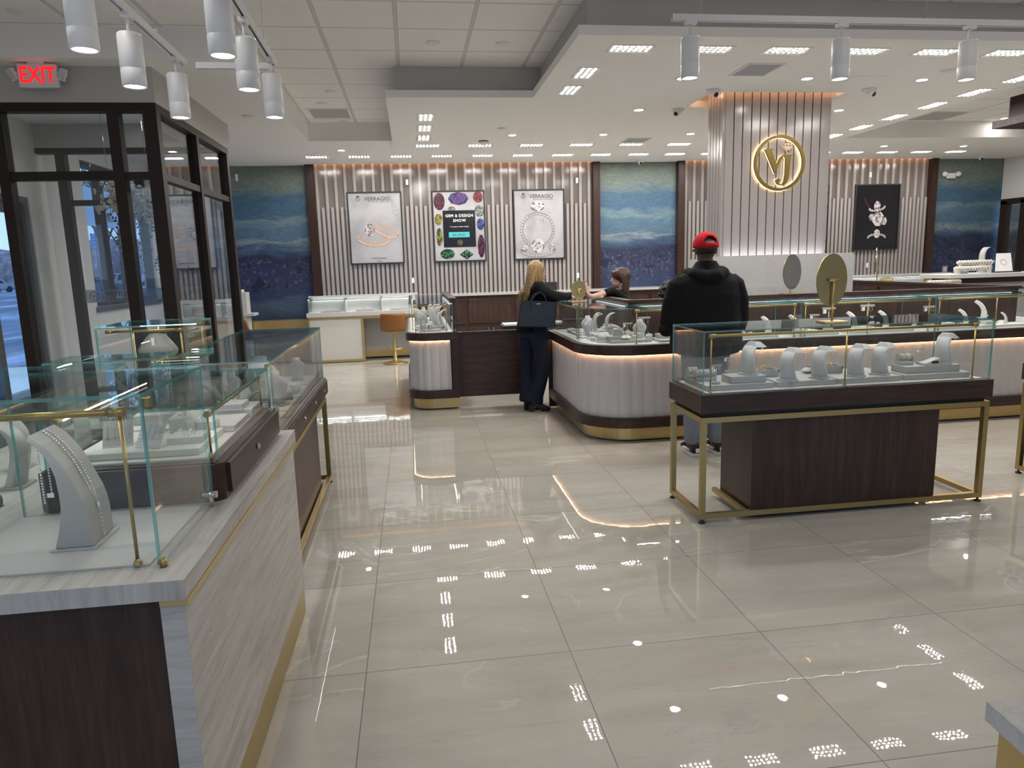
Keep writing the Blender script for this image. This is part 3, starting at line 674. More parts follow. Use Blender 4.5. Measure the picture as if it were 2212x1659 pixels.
plate(MB(), [(-.27, .34), (-.265, .345), (-.10, .10), (-.12, .10)], -.0128, -.0124).build('streak_print', 'gema1', P4)
P5 = poster('framed_poster', 'black framed poster mostly hidden behind the right side of the column', 7.16, 'pwhite')
m = MB()
for k, z in (('c', .45), ('h', .20), ('d', -.1), ('i', -.4)): pass
for k, z in (('c', .45), ('h', .20), ('d', -.05), ('i', -.4)):
    m = MB(); gemcut(m, .34, z, .085, .11, [0, 1, 2], -.0145, 12); m.build('gemstone_print', ['gem%s%d' % (k, j) for j in range(3)], P5)
MB().box(-.275, .275, -.020, -.015, -.345, .265).build('text_block', 'pblack', P5)
poster('framed_poster', 'black framed poster mostly hidden behind the left side of the column', 5.75, 'pblack')

# ---------------------------------------------------------------- small wall fittings
fx = [((0.0, 12.39, 2.925), 'small white motion sensor high on the slats, left of the gem show poster'), ((2.918, 12.39, 2.917), 'small white motion sensor high on the slats near the right edge of the poster wall'),
      ((0.014, 12.39, 1.292), 'small white outlet plate on the slats below the rose gold ring poster'), ((2.914, 12.39, 1.289), 'small white outlet plate on the slats beside the blonde woman'),
      ((8.431, 12.39, 2.948), 'small white motion sensor above the black ring poster'), ((8.463, 12.39, 1.307), 'small white outlet plate beside the far grey mirror')]
for p, lb in fx:
    t = thing('wall_plate', lb, 'wall plate', (p[0], 12.385, p[2]))
    MB().box(-.022, .022, -.014, 0, -.045, .045).build('cover', 'metalwhite', t, .003); MB().box(-.010, .010, -.018, -.014, -.018, .018).build('insert', 'white', t)
t = thing('wall_plate', 'small white plate on the seascape mural beside the vestibule', 'wall plate', (-2.746, 12.435, 3.041)); MB().box(-.02, .02, -.014, 0, -.055, .055).build('cover', 'metalwhite', t, .003)
t = thing('wall_plate', 'square grey outlet plate low on the far right mural', 'wall plate', (10.12, 12.435, 1.181)); MB().box(-.05, .05, -.014, 0, -.06, .06).build('cover', 'greywall', t, .003); MB().box(-.018, .018, -.017, -.014, -.035, .035).build('insert', 'metalwhite', t)
t = thing('emergency_light', 'white twin head emergency light on the far right mural', 'emergency light', (10.08, 12.435, 2.912))
MB().box(-.09, .09, -.06, 0, -.05, .05).build('housing', 'metalwhite', t, .015)
for s in (-1, 1): MB().ball((s*.14, -.05, .03), .05, 12).build('lamp_head', 'metalwhite', t)
# exit sign
t = thing('exit_sign', 'white EXIT sign with red letters and two emergency lamp heads over the vestibule', 'exit sign', (-2.85, 6.40, 3.12))
MB().box(-.145, .145, -.02, .02, -.092, .085).build('housing', 'metalwhite', t, .004); MB().box(-.06, .06, -.03, .03, .085, .1).build('ceiling_mount', 'metalwhite', t)
text('EXIT', .165, (0, -.0215, -.003), 'exitred', t, sx=.80, bold=.004, extrude=.001)
for s in (-1, 1):
    h_ = MB().box(-.026, .026, -.02, .02, -.045, .045).box(-.035*1, .035, -.008, .008, -.01, .01).build('lamp_head', 'metalwhite', t, .004); h_.location = (s*.182, -.01, .005); h_.rotation_euler = (.3, s*.35, s*.3)
    m = MB()
    for i in range(3):
        for j in range(4): m.box(-.020+i*.014, -.010+i*.014, -.022, -.020, -.036+j*.019, -.022+j*.019)
    m.build('lens_grid', 'neck', h_)

# ---------------------------------------------------------------- ceiling fittings
LG = thing('recessed_grid_light', 'x', 'ceiling light', (0, 0, ZR), 'recessed LED grid lights')
m = MB(); m.box(-.18, .18, -.10, -.092, -.004, 0).box(-.18, .18, .092, .10, -.004, 0).box(-.18, -.172, -.092, .092, -.004, 0).box(.172, .18, -.092, .092, -.004, 0)
m.build('bezel', 'metalwhite', LG)
MB().box(-.172, .172, -.092, .092, -.0015, 0).build('reflector_plate', 'neck', LG)
m = MB()
for i in range(7):
    for j in range(3):
        cx_, cy_ = -.138+i*.046, -.052+j*.052; n = 8
        m.add([(cx_, cy_, -.003)]+[(cx_+.0095*math.cos(2*PI*q/n), cy_+.0095*math.sin(2*PI*q/n), -.003) for q in range(n)], [(0, 1+(q+1) % n, 1+q) for q in range(n)])
m.build('led_cells', 'led', LG)
proto(LG)
used = []
def place(root, x, y, z, lb, rz=0.0, sc=None):
    if root.name not in used: used.append(root.name); root.location = (x, y, z); root['label'] = lb; root.rotation_euler = (0, 0, rz); return root
    return dup(root, (x, y, z), lb, rz, None, sc)
for i, x in enumerate((1.76, 2.40, 3.04, 3.70, 4.34, 5.00)): place(LG, x, 5.61, ZR, 'LED grid light in the front row of the raised ceiling panel, %s from the left' % ORD[i])
for i, y in enumerate((6.32, 6.94)): place(LG, 1.58, y, ZR, 'LED grid light beside the inner corner of the ceiling panel, %s one back' % ORD[i], PI/2)
for i, y in enumerate((8.20, 8.84, 9.48)): place(LG, .24, y, ZR, 'LED grid light in the column at the left end of the panel, %s from front' % ORD[i], PI/2)
for i, x in enumerate((.30, 1.02, 1.74, 2.45, 3.17, 3.88, 4.60)): place(LG, x, 10.10, ZR, 'LED grid light in the back row of the ceiling panel, %s from the left' % ORD[i])
for i, y in enumerate((5.75, 6.40, 6.98, 7.58, 8.22, 8.87, 9.51)): place(LG, 5.87, y, ZR, 'LED grid light along the right side of the panel, %s from the front' % ORD[i], PI/2)
for i, x in enumerate((-1.35, -.71, -.07, .56, 1.20, 1.84, 2.48, 3.11, 3.74, 4.36, 4.98, 6.90, 7.50, 8.13, 8.77, 9.42)): place(LG, x, 11.52, ZP, 'LED grid light near the back wall, %s from the left' % ORD[i])
for i, (x, y) in enumerate(((-2.4, 1.0), (-.9, 1.0), (-1.6, 3.2), (.9, -.8), (2.6, -.8), (4.4, 1.2), (6.0, 3.4), (8.0, 5.0), (-1.5, -1.8), (8.0, 8.0), (3.2, 2.6))): place(LG, x, y, ZA, 'LED grid light in the tiled ceiling above the near part of the shop')  # unseen grid lights, added overhead to brighten the near half of the shop
DL = thing('downlight', 'x', 'downlight', (0, 0, ZR), 'round recessed downlights')
MB().lathe([(.052, 0), (.066, -.001), (.066, -.005), (.050, -.005), (.050, 0)], seg=24).build('trim_ring', 'metalwhite', DL)
MB().lathe([(0, -.002), (.050, -.002)], seg=24, smooth=False).build('lens', 'down', DL); proto(DL)
for (x, y), w_ in zip([(2.52, 6.48), (3.71, 6.46), (4.89, 6.48), (2.54, 7.81), (4.90, 7.83), (2.55, 9.30), (3.72, 9.27), (1.36, 9.31)], ['front left of the column', 'in front of the column', 'front right of the column', 'left of the column', 'right of the column', 'behind left of the column', 'directly behind the column', 'near the left end, behind the poster wall lights']):
    place(DL, x, y, ZR, 'round downlight in the lowered ceiling panel, %s' % w_)
place(DL, -.92, 10.89, ZP, 'round downlight in the back soffit over the wall showcases'); place(DL, 7.61, 10.87, ZP, 'round downlight in the back soffit in front of the black poster'); place(DL, 9.07, 10.93, ZP, 'round downlight in the back soffit near the right mural')
place(DL, 8.86, 9.9, ZA, 'round downlight in the tiled ceiling at the far right'); place(DL, -2.85, 8.28, ZP, 'round downlight in the vestibule ceiling behind the glass')
DS = thing('ceiling_disc', 'x', 'ceiling fitting', (0, 0, ZA), 'small round ceiling fittings')
MB().lathe([(0, -.012), (.045, -.012), (.052, -.006), (.052, 0)], seg=24).build('cover', 'white', DS)
MB().lathe([(.052, -.001), (.066, -.003), (.068, 0)], seg=24).build('trim_ring', 'white', DS); proto(DS)
for x, y, z, lb in [(.28, 6.57, ZA, 'flat ceiling disc left of centre in the tiled ceiling'), (.89, 6.57, ZA, 'flat ceiling disc close to the inner corner of the ceiling panel'), (-.78, 8.35, ZA, 'flat ceiling disc in front of the slot air vent'), (-.94, 8.94, ZA, 'flat ceiling disc touching the slot air vent'), (-.78, 10.0, ZA, 'flat ceiling disc behind the slot air vent'),
    (-2.75, 5.96, ZA, 'flat ceiling disc above the exit sign'), (-3.15, 5.6, ZA, 'flat ceiling disc with a red pinpoint at the top left'), (1.17, 8.85, ZR, 'flat ceiling disc over the gap beside the small showcase'), (4.89, 6.15, ZR, 'flat ceiling disc beside the front right downlight'), (-1.69, 8.46, ZP, 'flat ceiling disc beside the vestibule wall'), (7.9, 9.3, ZA, 'flat ceiling disc in the far right tiled ceiling')]:
    place(DS, x, y, z, lb)
t = thing('smoke_detector', 'round white smoke detector in the lowered ceiling panel near the poster wall', 'smoke detector', (1.03, 9.73, ZR)); MB().lathe([(0, -.05), (.045, -.048), (.06, -.03), (.065, 0)], seg=24).build('housing', 'metalwhite', t); MB().lathe([(.066, -.016), (.068, -.010), (.066, -.004)], seg=24).build('vent_ring', 'inkd', t)
def grille(lb, x, y, z, sx, sy, n, rz=0):
    t = thing('air_vent', lb, 'air vent', (x, y, z), None, rz)
    m = MB(); m.box(-sx, sx, -sy, -sy+.02, -.008, 0).box(-sx, sx, sy-.02, sy, -.008, 0).box(-sx, -sx+.02, -sy+.02, sy-.02, -.008, 0).box(sx-.02, sx, -sy+.02, sy-.02, -.008, 0).build('vent_frame', 'metalwhite', t)
    MB().box(-sx+.02, sx-.02, -sy+.02, sy-.02, -.001, 0).build('backing', 'neck', t)
    m = MB()
    for i in range(n):
        q = -sy+.03+(2*sy-.06)*i/(n-1); m.add([(-sx+.02, q-.006, -.002), (sx-.02, q-.006, -.002), (sx-.02, q+.006, -.008), (-sx+.02, q+.006, -.008)], [(0, 1, 2, 3)])
    m.build('louvres', 'inkg', t)
grille('long white slot air vent in the tiled ceiling', -.91, 9.5, ZA, .25, .28, 6); grille('square louvred return grille in front of the column', 3.07, 6.17, ZR, .17, .20, 13)
grille('square louvred grille near the back of the ceiling panel', 3.13, 9.73, ZR, .17, .17, 10); grille('large flat vent panel in the far right tiled ceiling', 7.61, 9.7, ZA, .30, .30, 8)
t = tag(MB((4.3, 6.45, ZR)).box(4.14, 4.46, 6.35, 6.55, ZR-.004, ZR).build('access_panel', 'soffit'), 'flush square access panel in the lowered ceiling to the right of the column', 'access panel')
def domecam(lb, x, y, z, rz, wall=False):
    t = thing('security_camera', lb, 'security camera', (x, y, z), None, rz)
    MB().lathe([(0, -.005), (.055, -.03), (.07, -.012), (.072, 0)], seg=20).build('base', 'metalwhite', t)
    MB().ball((0, -.02, -.035), .042, 14).build('housing', 'metalwhite', t); MB().ball((0, -.042, -.052), .026, 12).build('lens', 'black', t)
domecam('white turret camera at the left front corner of the column opening', 2.99, 6.90, ZR, .3); domecam('white turret camera left of the column, further back', 2.97, 7.77, ZR, -.9)
domecam('white turret camera to the right of the column', 4.59, 6.84, ZR, .8); domecam('small white camera above the middle mural', 3.995, 12.2, ZP, 0); domecam('small white camera above the far right mural', 10.4, 12.1, ZP, 0)

# ---------------------------------------------------------------- track lighting
SP = thing('track_spotlight', 'x', 'spotlight', (0, 0, 0), 'white cylinder track spotlights')
MB().lathe([(.050, -.005), (.054, -.012), (.054, -.155), (.0525, -.157), (.0525, -.159), (.054, -.161), (.054, -.235), (.050, -.238), (.040, -.225)], seg=28).lathe([(0, 0), (.046, 0), (.052, -.006)], seg=28).build('cylinder_shade', 'metalwhite', SP)
MB().lathe([(0, -.222), (.041, -.222)], seg=24, smooth=False).build('lens', 'can', SP)
m = MB(); m.tube([(0, 0, -.002), (0, 0, .07)], .008, 8).box(-.035, .035, -.018, .018, .066, .088).build('track_adapter', 'metalwhite', SP)
proto(SP)
def track(name, lb, p0, p1, z, wires):
    t = thing(name, lb, 'light track', ((p0[0]+p1[0])/2, (p0[1]+p1[1])/2, z))
    o = t.location.copy(); d = (Vector(p1)-Vector(p0)).normalized(); s = Vector((-d.y, d.x))*.018
    a, b = Vector(p0), Vector(p1)
    m = MB(o); 
    def bar(off0, off1, z0, z1, mi):
        q = [a+Vector((-d.y, d.x))*off0, b+Vector((-d.y, d.x))*off0, b+Vector((-d.y, d.x))*off1, a+Vector((-d.y, d.x))*off1]; m.mi(mi).prism([tuple(v) for v in q], z0, z1)
    bar(-.018, -.006, z, z+.034, 0); bar(.006, .018, z, z+.034, 0); bar(-.006, .006, z+.012, z+.034, 1)
    m.build('rail', ['metalwhite', 'black'], t)
    for wx, wy in wires:
        MB(o).tube([(wx, wy, z+.034), (wx, wy, ZA)], .0016, 5).box(wx-.02, wx+.02, wy-.012, wy+.012, z+.034, z+.045).build('suspension_wire', 'chrome', t)
    return t
zt = 2.738
track('light_track', 'white suspended light track nearer the exit sign, carrying three spotlights', (-1.235, 2.2), (-1.255, 4.62), zt, [(-1.24, 3.25), (-1.25, 4.1)])
track('light_track', 'white suspended light track nearer the middle of the shop, carrying three spotlights', (-.70, 2.2), (-.745, 4.62), zt, [(-.72, 3.4), (-.74, 4.3)])
track('light_track', 'short white cross track joining the two left light tracks at their far ends', (-1.20, 4.66), (-.78, 4.66), zt, [])
for i, (x, y) in enumerate([(-1.215, 3.13), (-1.24, 3.71), (-1.25, 4.42)]): place(SP, x, y, 2.65, 'white cylinder spotlight on the left suspended track, %s from the front' % ORD[i], PI/2)
for i, (x, y) in enumerate([(-.715, 3.19), (-.735, 3.76), (-.735, 4.42)]): place(SP, x, y, 2.65, 'white cylinder spotlight on the second suspended track, %s from the front' % ORD[i], PI/2)
yt = 4.3
track('light_track', 'white suspended light track crossing the upper right, carrying three spotlights', (1.60, yt), (4.9, yt), 2.935, [(1.78, yt), (3.25, yt)])
for i, x in enumerate((1.715, 2.685, 3.55)): place(SP, x, yt, 2.848, 'white cylinder spotlight on the right hand track, %s from the left' % ORD[i], 0, (1, 1, 1))
# wood fascia at the top right
t = thing('hanging_wood_canopy', 'dark wood canopy hanging at the right edge of the ceiling', 'canopy', (7.2, 7.1, 2.9)); oc = (7.2, 7.1, 2.9)
MB(oc).box(6.65, 8.4, 6.4, 7.6, 2.895, 2.975).build('shelf_board', 'walnut_x', t); MB(oc).box(6.76, 8.3, 6.5, 7.5, 2.975, 3.22).build('fascia', 'walnut_x', t)
MB(oc).tube([(7.0, 7.0, 3.22), (7.0, 7.0, ZA)], .01).build('hanger_rod', 'metalwhite', t); MB(oc).tube([(8.0, 7.0, 3.22), (8.0, 7.0, ZA)], .01).build('hanger_rod', 'metalwhite', t)

# ---------------------------------------------------------------- street outside
o = MB().box(-320, XL-.2, -200, 320, -.3, -.13).box(XL-.2, 60, -80, -4.25, -.3, -.13).build('parking_lot', 'asphalt'); o['kind'] = 'structure'
o = MB(); rnd = random.Random(3)
pts = []
for i in range(90): pts.append((-330+i*4.2, 0))
m = MB()
for i in range(60):
    a = math.radians(92+i*1.3); r = 120+rnd.random()*8; h = 3.6+rnd.random()*2.0
    m.ball((r*math.cos(a), r*math.sin(a), h*.3), 5.5, 10, 5.0, h)
o = m.build('treeline', 'brush'); tag(o, 'distant line of bare winter brush beyond the parking lot', 'treeline'); o['kind'] = 'stuff'
def tree(lb, x, y, h, seed):
    t = thing('bare_tree', lb, 'tree', (x, y, -.13), 'bare trees in the parking lot'); rnd = random.Random(seed)
    tr = MB().tube([(0, 0, 0), (.05, 0, h*.2), (0, .05, h*.38)], [.16, .13, .10], 7).build('trunk', 'bark', t)
    m = MB()
    def br(p, d, L, r, k):
        r = max(r, .022)
        q = p+d*L*.5+Vector((rnd.uniform(-.06, .06), rnd.uniform(-.06, .06), .03))*L; e = q+d*L*.5
        m.tube([p, q, e], [r, r*.8, r*.55], 4 if k < 2 else 5, False)
        if k == 0: return
        for _ in range(3 if k > 1 else 3):
            nd = (d+Vector((rnd.uniform(-.75, .75), rnd.uniform(-.75, .75), rnd.uniform(-.15, .5)))).normalized(); br(e if rnd.random() < .6 else q, nd, L*.72, r*.55, k-1)
    for i in range(4): br(Vector((0, .05*(i/3), h*(.28+.035*i))), Vector((math.cos(i*1.6+seed)*.5, math.sin(i*1.6+seed)*.5, .9)).normalized(), h*.2, .06, 4)
    m.build('branches', 'bark', t)
tree('bare tree seen through the window beside the vestibule, nearer the wall pier', -12.9, 32.5, 8.5, 1); tree('bare tree seen through the window, right of the window post', -19.5, 52.0, 11.0, 2); tree('bare tree seen through the glass street door', -26.0, 42.0, 8.0, 5)
def car(lb, x, y, rz, paint, h=1.45, L=4.4):
    t = thing('parked_car', lb, 'car', (x, y, -.13), 'cars parked outside', rz)
    M.setdefault(paint, pm(paint, {'paint_silver': (.30, .34, .38), 'paint_dark': (.03, .035, .045), 'paint_white': (.6, .65, .7), 'paint_blue': (.10, .16, .22)}[paint], .25, .3))
    prof = [(-L/2, .35), (-L/2, .85), (-L/2+.25, .95), (-L*.34, h*.97), (-L*.2, h), (L*.08, h), (L*.24, .98), (L/2-.1, .82), (L/2, .6), (L/2, .35)]
    m = MB(); n = len(prof); m.add([(x_, -.88, z_) for x_, z_ in prof]+[(x_, .88, z_) for x_, z_ in prof], [tuple(range(n)), tuple(range(n, 2*n))[::-1]]+[(i, n+i, n+(i+1) % n, (i+1) % n) for i in range(n)])
    m.build('body', paint, t, .05)
    m = MB(); gp = [(-L*.36, .98), (-L*.30, h*.94), (L*.05, h*.94), (L*.19, 1.0)]
    for s in (-1, 1): m.add([(x_, s*.895, z_) for x_, z_ in gp], [(0, 1, 2, 3)])
    m.add([(L*.10, -.75, h*.97), (L*.10, .75, h*.97), (L*.235, .75, 1.02), (L*.235, -.75, 1.02)], [(0, 1, 2, 3)]).add([(-L*.345, -.72, h*.95), (-L*.345, .72, h*.95), (-L*.46, .72, .98), (-L*.46, -.72, .98)], [(0, 1, 2, 3)])
    m.build('windows', 'black', t)
    for sx in (-.31, .31):
        for s in (-1, 1): MB().tube([(L*sx, s*.70, .33), (L*sx, s*.90, .33)], .33, 18).build('wheel', 'black', t)
    M.setdefault('tail', pm('tail_lamp_red', (.5, .01, .02), .3)); MB().box(-L/2-.02, -L/2+.02, -.8, -.45, .68, .85).box(-L/2-.02, -L/2+.02, .45, .8, .68, .85).build('tail_lamps', 'tail', t)
for lb, x, y, rz, pt, h in [('dark parked car seen through the street door', -30.8, 64.4, 2.2, 'paint_dark', 1.6), ('silver parked car at the left edge of the street door', -45, 84.0, 1.2, 'paint_silver', 1.5), ('blue grey parked car seen through the window, left of the window post', -27.2, 66.4, .3, 'paint_blue', 1.5),
    ('silver hatchback with red tail lamps seen right of the window post', -31.8, 84.0, 1.25, 'paint_silver', 1.7), ('white parked car seen through the window further right', -34.3, 102.0, .5, 'paint_white', 1.6)]: car(lb, x, y, rz, pt, h)
M['banner'] = pm('blue_banner_print', (.02, .22, .62), .6)
for lb, x, y, z0, z1 in [('blue banner on a pole seen through the street door', -20, 40.5, 3.55, 4.55), ('blue banner on a pole seen through the window', -20, 49.2, 3.3, 4.1)]:
    t = thing('street_banner', lb, 'banner', (x, y, -.13)); MB().tube([(0, .4, 0), (0, .4, z1+.6)], .05).build('pole', 'alu', t); MB().box(-.01, .01, -.35, .35, z0+.13, z1+.13).build('banner_cloth', 'banner', t)
    m = MB()
    for q in range(3): m.ball((.012, -.1+.1*q, z0+.35+.22*q), .09, 8, .09, .07)
    m.build('snowflake_print', 'paint_white', t)
t = thing('storefront_sign', 'large white outdoor sign with red and grey capital letters beyond the window', 'sign', (-7, 18.2, 0))
M['signred'] = pm('faded_red_letter', (.35, .12, .14), .6); M['signgrey'] = pm('grey_letter', (.16, .20, .26), .6); M['signw'] = pm('sign_face', (.45, .55, .68), .6)
MB().box(-.04, .04, -1.6, 1.6, 2.62, 3.45).build('sign_board', 'signw', t); MB().tube([(0, -1.5, -.13), (0, -1.5, 2.62)], .05).tube([(0, 1.5, -.13), (0, 1.5, 2.62)], .05).build('posts', 'alu', t)
text('ME  TO', .42, (.05, -.1, 3.20), 'signred', t, rot=(PI/2, 0, PI/2), bold=.01); text('KE HO', .30, (.05, -.3, 2.84), 'signgrey', t, rot=(PI/2, 0, PI/2), bold=.006)
# ================================================================ showcases
def pane(par, o, x0, x1, y0, y1, z0, z1, name='glass_pane'):
    m = MB(o); d = [x1-x0, y1-y0, z1-z0]; k = d.index(min(d))
    m.add([(x0, y0, z0), (x1, y0, z0), (x1, y1, z0), (x0, y1, z0), (x0, y0, z1), (x1, y0, z1), (x1, y1, z1), (x0, y1, z1)], [(0, 3, 2, 1), (4, 5, 6, 7), (0, 1, 5, 4), (2, 3, 7, 6), (1, 2, 6, 5), (3, 0, 4, 7)])
    ax = [2, 2, 1, 1, 0, 0]; m.m = [0 if a == k else 1 for a in ax]
    if k != 2: m.m[0] = 0
    return m.build(name, ['glass', 'edge'], par)
def gcase(par, o, x0, x1, y0, y1, z0, z1, th=.008):
    pane(par, o, x0, x1, y0, y0+th, z0, z1-th); pane(par, o, x0, x1, y1-th, y1, z0, z1-th)
    pane(par, o, x0, x0+th, y0+th, y1-th, z0, z1-th); pane(par, o, x1-th, x1, y0+th, y1-th, z0, z1-th)
    pane(par, o, x0, x1, y0, y1, z1-th, z1, 'glass_top')
def rail(par, o, p0, p1, z, zb, r=.009, posts=(0, .5, 1), led=(0, 0), mat='brass', post_in=.01):
    """brass lighting rail on posts; led = inward direction"""
    p0, p1 = Vector(p0), Vector(p1); d = (p1-p0).normalized()
    m = MB(o); m.tube([(p0.x, p0.y, z), (p1.x, p1.y, z)], r, 10)
    for q in (0, 1): 
        c = p0 if q == 0 else p1; s = 1 if q == 0 else -1; m.tube([(c.x-d.x*.002*s, c.y-d.y*.002*s, z), (c.x+d.x*.035*s, c.y+d.y*.035*s, z)], r*1.35, 12)
    rl = m.build('lighting_rail', mat, par)
    for k in posts:
        c = p0+(p1-p0)*k+d*(post_in*(1 if k == 0 else -1 if k == 1 else 0))
        MB(o).tube([(c.x, c.y, zb), (c.x, c.y, z-r*.5)], r*.55, 8).lathe([(r*1.3, 0), (r*1.3, .004), (r*.6, .014)], (c.x, c.y, zb), 12).build('post', mat, par)
    if led != (0, 0):
        n = Vector(led)*r*.75; a, b = p0+d*.04, p1-d*.04
        MB(o).tube([(a.x+n.x*1.5, a.y+n.y*1.5, z-r*.1), (b.x+n.x*1.5, b.y+n.y*1.5, z-r*.1)], .0028, 5).build('led_strip', 'railled', rl)

# ---- near white counter -------------------------------------------------
NC = thing('display_counter', 'pale wood veneer counter with gold trim in the near left corner, glass case on top', 'counter', (-.9, 2.4, 0))
o = (-.9, 2.4, 0); rx = -.56
NC.rotation_euler = (0, 0, math.radians(-.4))
m = MB(o).box(-1.30, rx+.004, 1.637, 3.17, .80, .85); m.m[2] = 1; m.build('countertop', ['ash', 'ash_z'], NC, .0015)
MB(o).box(-1.29, -.62, 1.66, 3.13, .01, .80).build('cabinet_carcass', 'walnut', NC)
m = MB(o).box(-.62, rx-.004, 1.648, 3.14, .13, .785); m.m[2] = 1; m.build('front_panel', ['ash', 'ash_x'], NC, .0015)
MB(o).box(-.618, rx+.006, 1.642, 3.165, .785, .80).build('trim_strip', 'goldlac', NC)
MB(o).box(-.61, rx-.006, 1.652, 3.135, .002, .13).build('toe_kick', 'goldlac', NC)
MB(o).box(-1.17, -.665, 1.735, 2.165, .85, .856).build('display_pad', 'feltmid', NC, .001)
gc = bpy.data.objects.new('glass_case', None)
x0, x1, y0, y1 = -1.17, -.632, 1.714, 2.18
gcase(NC, o, x0, x1, y0, y1, .852, 1.28, .009)
rail(NC, o, (-1.13, 1.738), (-.682, 1.738), 1.235, .856, .0085, (0, 1), (0, 1))
MB(o).tube([(-.628, 1.722, .852), (-.628, 1.722, .872)], .008, 10).tube([(-.640, 1.722, .862), (-.618, 1.722, .862)], .005, 8).build('corner_clamp', 'brass', NC)
MB(o).box(-.640, -.620, 1.724, 1.742, 1.245, 1.268).build('corner_clamp', 'brass', NC, .002)
MB(o).tube([(-.650, 2.165, .887), (-.618, 2.165, .887)], .011, 14).tube([(-.660, 2.165, .887), (-.650, 2.165, .887)], .007, 10).tube([(-.634, 2.160, .852), (-.634, 2.160, .885)], .006, 8).build('door_lock', 'chrome', NC)

# ---- walnut tray showcase on the near counter ---------------------------
def knob(par, o, x, y, z, dx=0, dy=0):
    MB(o).tube([(x, y, z), (x+dx*.006, y+dy*.006, z)], .011, 16).tube([(x+dx*.006, y+dy*.006, z), (x+dx*.009, y+dy*.009, z)], .007, 12).build('lock', 'chrome', par)
def tray_case(lb, cx, y0, y1, x0, x1, zb, zt, zg, drawers=True):
    t = thing('tabletop_showcase', lb, 'showcase', (cx, (y0+y1)/2, zb)); o = (cx, (y0+y1)/2, zb)
    MB(o).prism([(x0+.03, y0), (x1-.03, y0), (x1, y0+.03), (x1, y1), (x0, y1), (x0, y0+.03)], zb, zt-.004).build('tray_body', 'walnut_y', t)
    MB(o).box(x0+.02, x1-.02, y0+.02, y1-.005, zt-.004, zt).build('tray_rim', 'walnut_y', t)
    if drawers:
        d = MB(o).box(x1, x1+.012, y0+.06, y1-.01, zb+.012, zt-.014).build('drawer', 'walnut_y', t); knob(d, o, x1+.012, (y0+y1)/2, (zb+zt)/2, 1, 0)
    MB(o).box(x0+.05, x1-.05, y0+.06, y1-.03, zt, zt+.006).build('display_pad', 'feltlt', t)
    gcase(t, o, x0+.02, x1-.015, y0+.035, y1-.02, zt, zg, .008)
    rail(t, o, (x1-.045, y0+.06), (x1-.045, y1-.05), zg-.03, zt+.006, .0075, (0, 1), (-1, 0), 'brass_dk')
    rail(t, o, (x0+.05, y0+.06), (x0+.05, y1-.05), zg-.03, zt+.006, .0075, (0, 1), (1, 0), 'brass_dk')
    return t
tray_case('walnut tray showcase standing on the near pale counter, glass lid and two brass rails', -.87, 2.20, 3.09, -1.145, -.61, .851, .972, 1.145)

# ---- gold legged table showcases ----------------------------------------
def table_case(lb, x0, x1, y0, y1, cab, axis='x', drawers=None, items=True, zt=.775, zg=1.14):
    t = thing('table_showcase', lb, 'showcase', ((x0+x1)/2, (y0+y1)/2, 0), 'gold legged table showcases'); o = tuple(t.location)
    wd = 'walnut_x' if axis == 'x' else 'walnut_y'
    MB(o).box(x0, x1, y0, y1, .665, zt).build('tray', wd, t, .003)
    MB(o).box(x0+.03, x1-.03, y0+.03, y1-.03, .640, .665).build('shadow_gap', 'black', t)
    L = .032
    for n_, bx in (('front', (x0+.01, x1-.01, y0+.005, y0+.005+L)), ('back', (x0+.01, x1-.01, y1-.005-L, y1-.005))): pass
    m = MB(o); a, b, c, d = x0+.008, x1-.008, y0+.008, y1-.008
    m.box(a, b, c, c+L, .608, .640).box(a, b, d-L, d, .608, .640).box(a, a+L, c+L, d-L, .608, .640).box(b-L, b, c+L, d-L, .608, .640).build('top_frame', 'brass_dk', t, .001)
    for X in (a, b-L):
        for Y in (c, d-L):
            l = MB(o).box(X, X+L, Y, Y+L, .028, .608).build('leg', 'brass_dk', t, .001)
            MB(o).lathe([(0, 0), (.020, 0), (.020, .007), (.007, .012), (.007, .028)], (X+L/2, Y+L/2, 0), 14).build('levelling_foot', 'black', l)
    m = MB(o)
    if axis == 'x': m.box(a+L, b-L, c, c+L, .028, .060).box(a, a+L, c+L, d-L, .028, .060).box(b-L, b, c+L, d-L, .028, .06).box(cab[0]-.045, cab[0]-.015, c+L, d-L, .03, .058)
    else: m.box(b-L, b, c+L, d-L, .028, .060).box(a+L, b-L, c, c+L, .028, .060).box(a+L, b-L, d-L, d, .028, .06)
    m.build('stretcher', 'brass_dk', t, .001)
    MB(o).box(cab[0], cab[1], cab[2], cab[3], .045, .640).build('cabinet', 'walnut', t)
    MB(o).box(x0+.045, x1-.045, y0+.035, y1-.045, zt, zt+.005).build('display_pad', 'feltlt', t)
    gx0, gx1, gy0, gy1 = x0+.015, x1-.015, y0+.015, y1-.015
    gcase(t, o, gx0, gx1, gy0, gy1, zt, zg, .008)
    if axis == 'x': rail(t, o, (gx0+.045, gy0+.028), (gx1-.09, gy0+.028), zg-.032, zt+.002, .0085, (0, .5, 1), (0, 1), 'brass')
    else: rail(t, o, (gx1-.03, gy0+.05), (gx1-.03, gy1-.05), zg-.03, zt+.002, .0075, (0, 1), (-1, 0), 'brass_dk'); 
    if drawers:
        for i in range(drawers):
            a_, b_ = y0+.015+(y1-y0-.03)*i/drawers, y0+.015+(y1-y0-.03)*(i+1)/drawers
            dr = MB(o).box(x1, x1+.010, a_+.003, b_-.003, .672, zt-.012).build('drawer', 'walnut_y', t); knob(dr, o, x1+.010, (a_+b_)/2, .72, 1, 0)
    return t
RT = table_case('gold legged table showcase with a dark wood cabinet, the largest, in the right foreground', 1.60, 3.455, 3.77, 4.29, (1.93, 3.13, 3.80, 4.22))
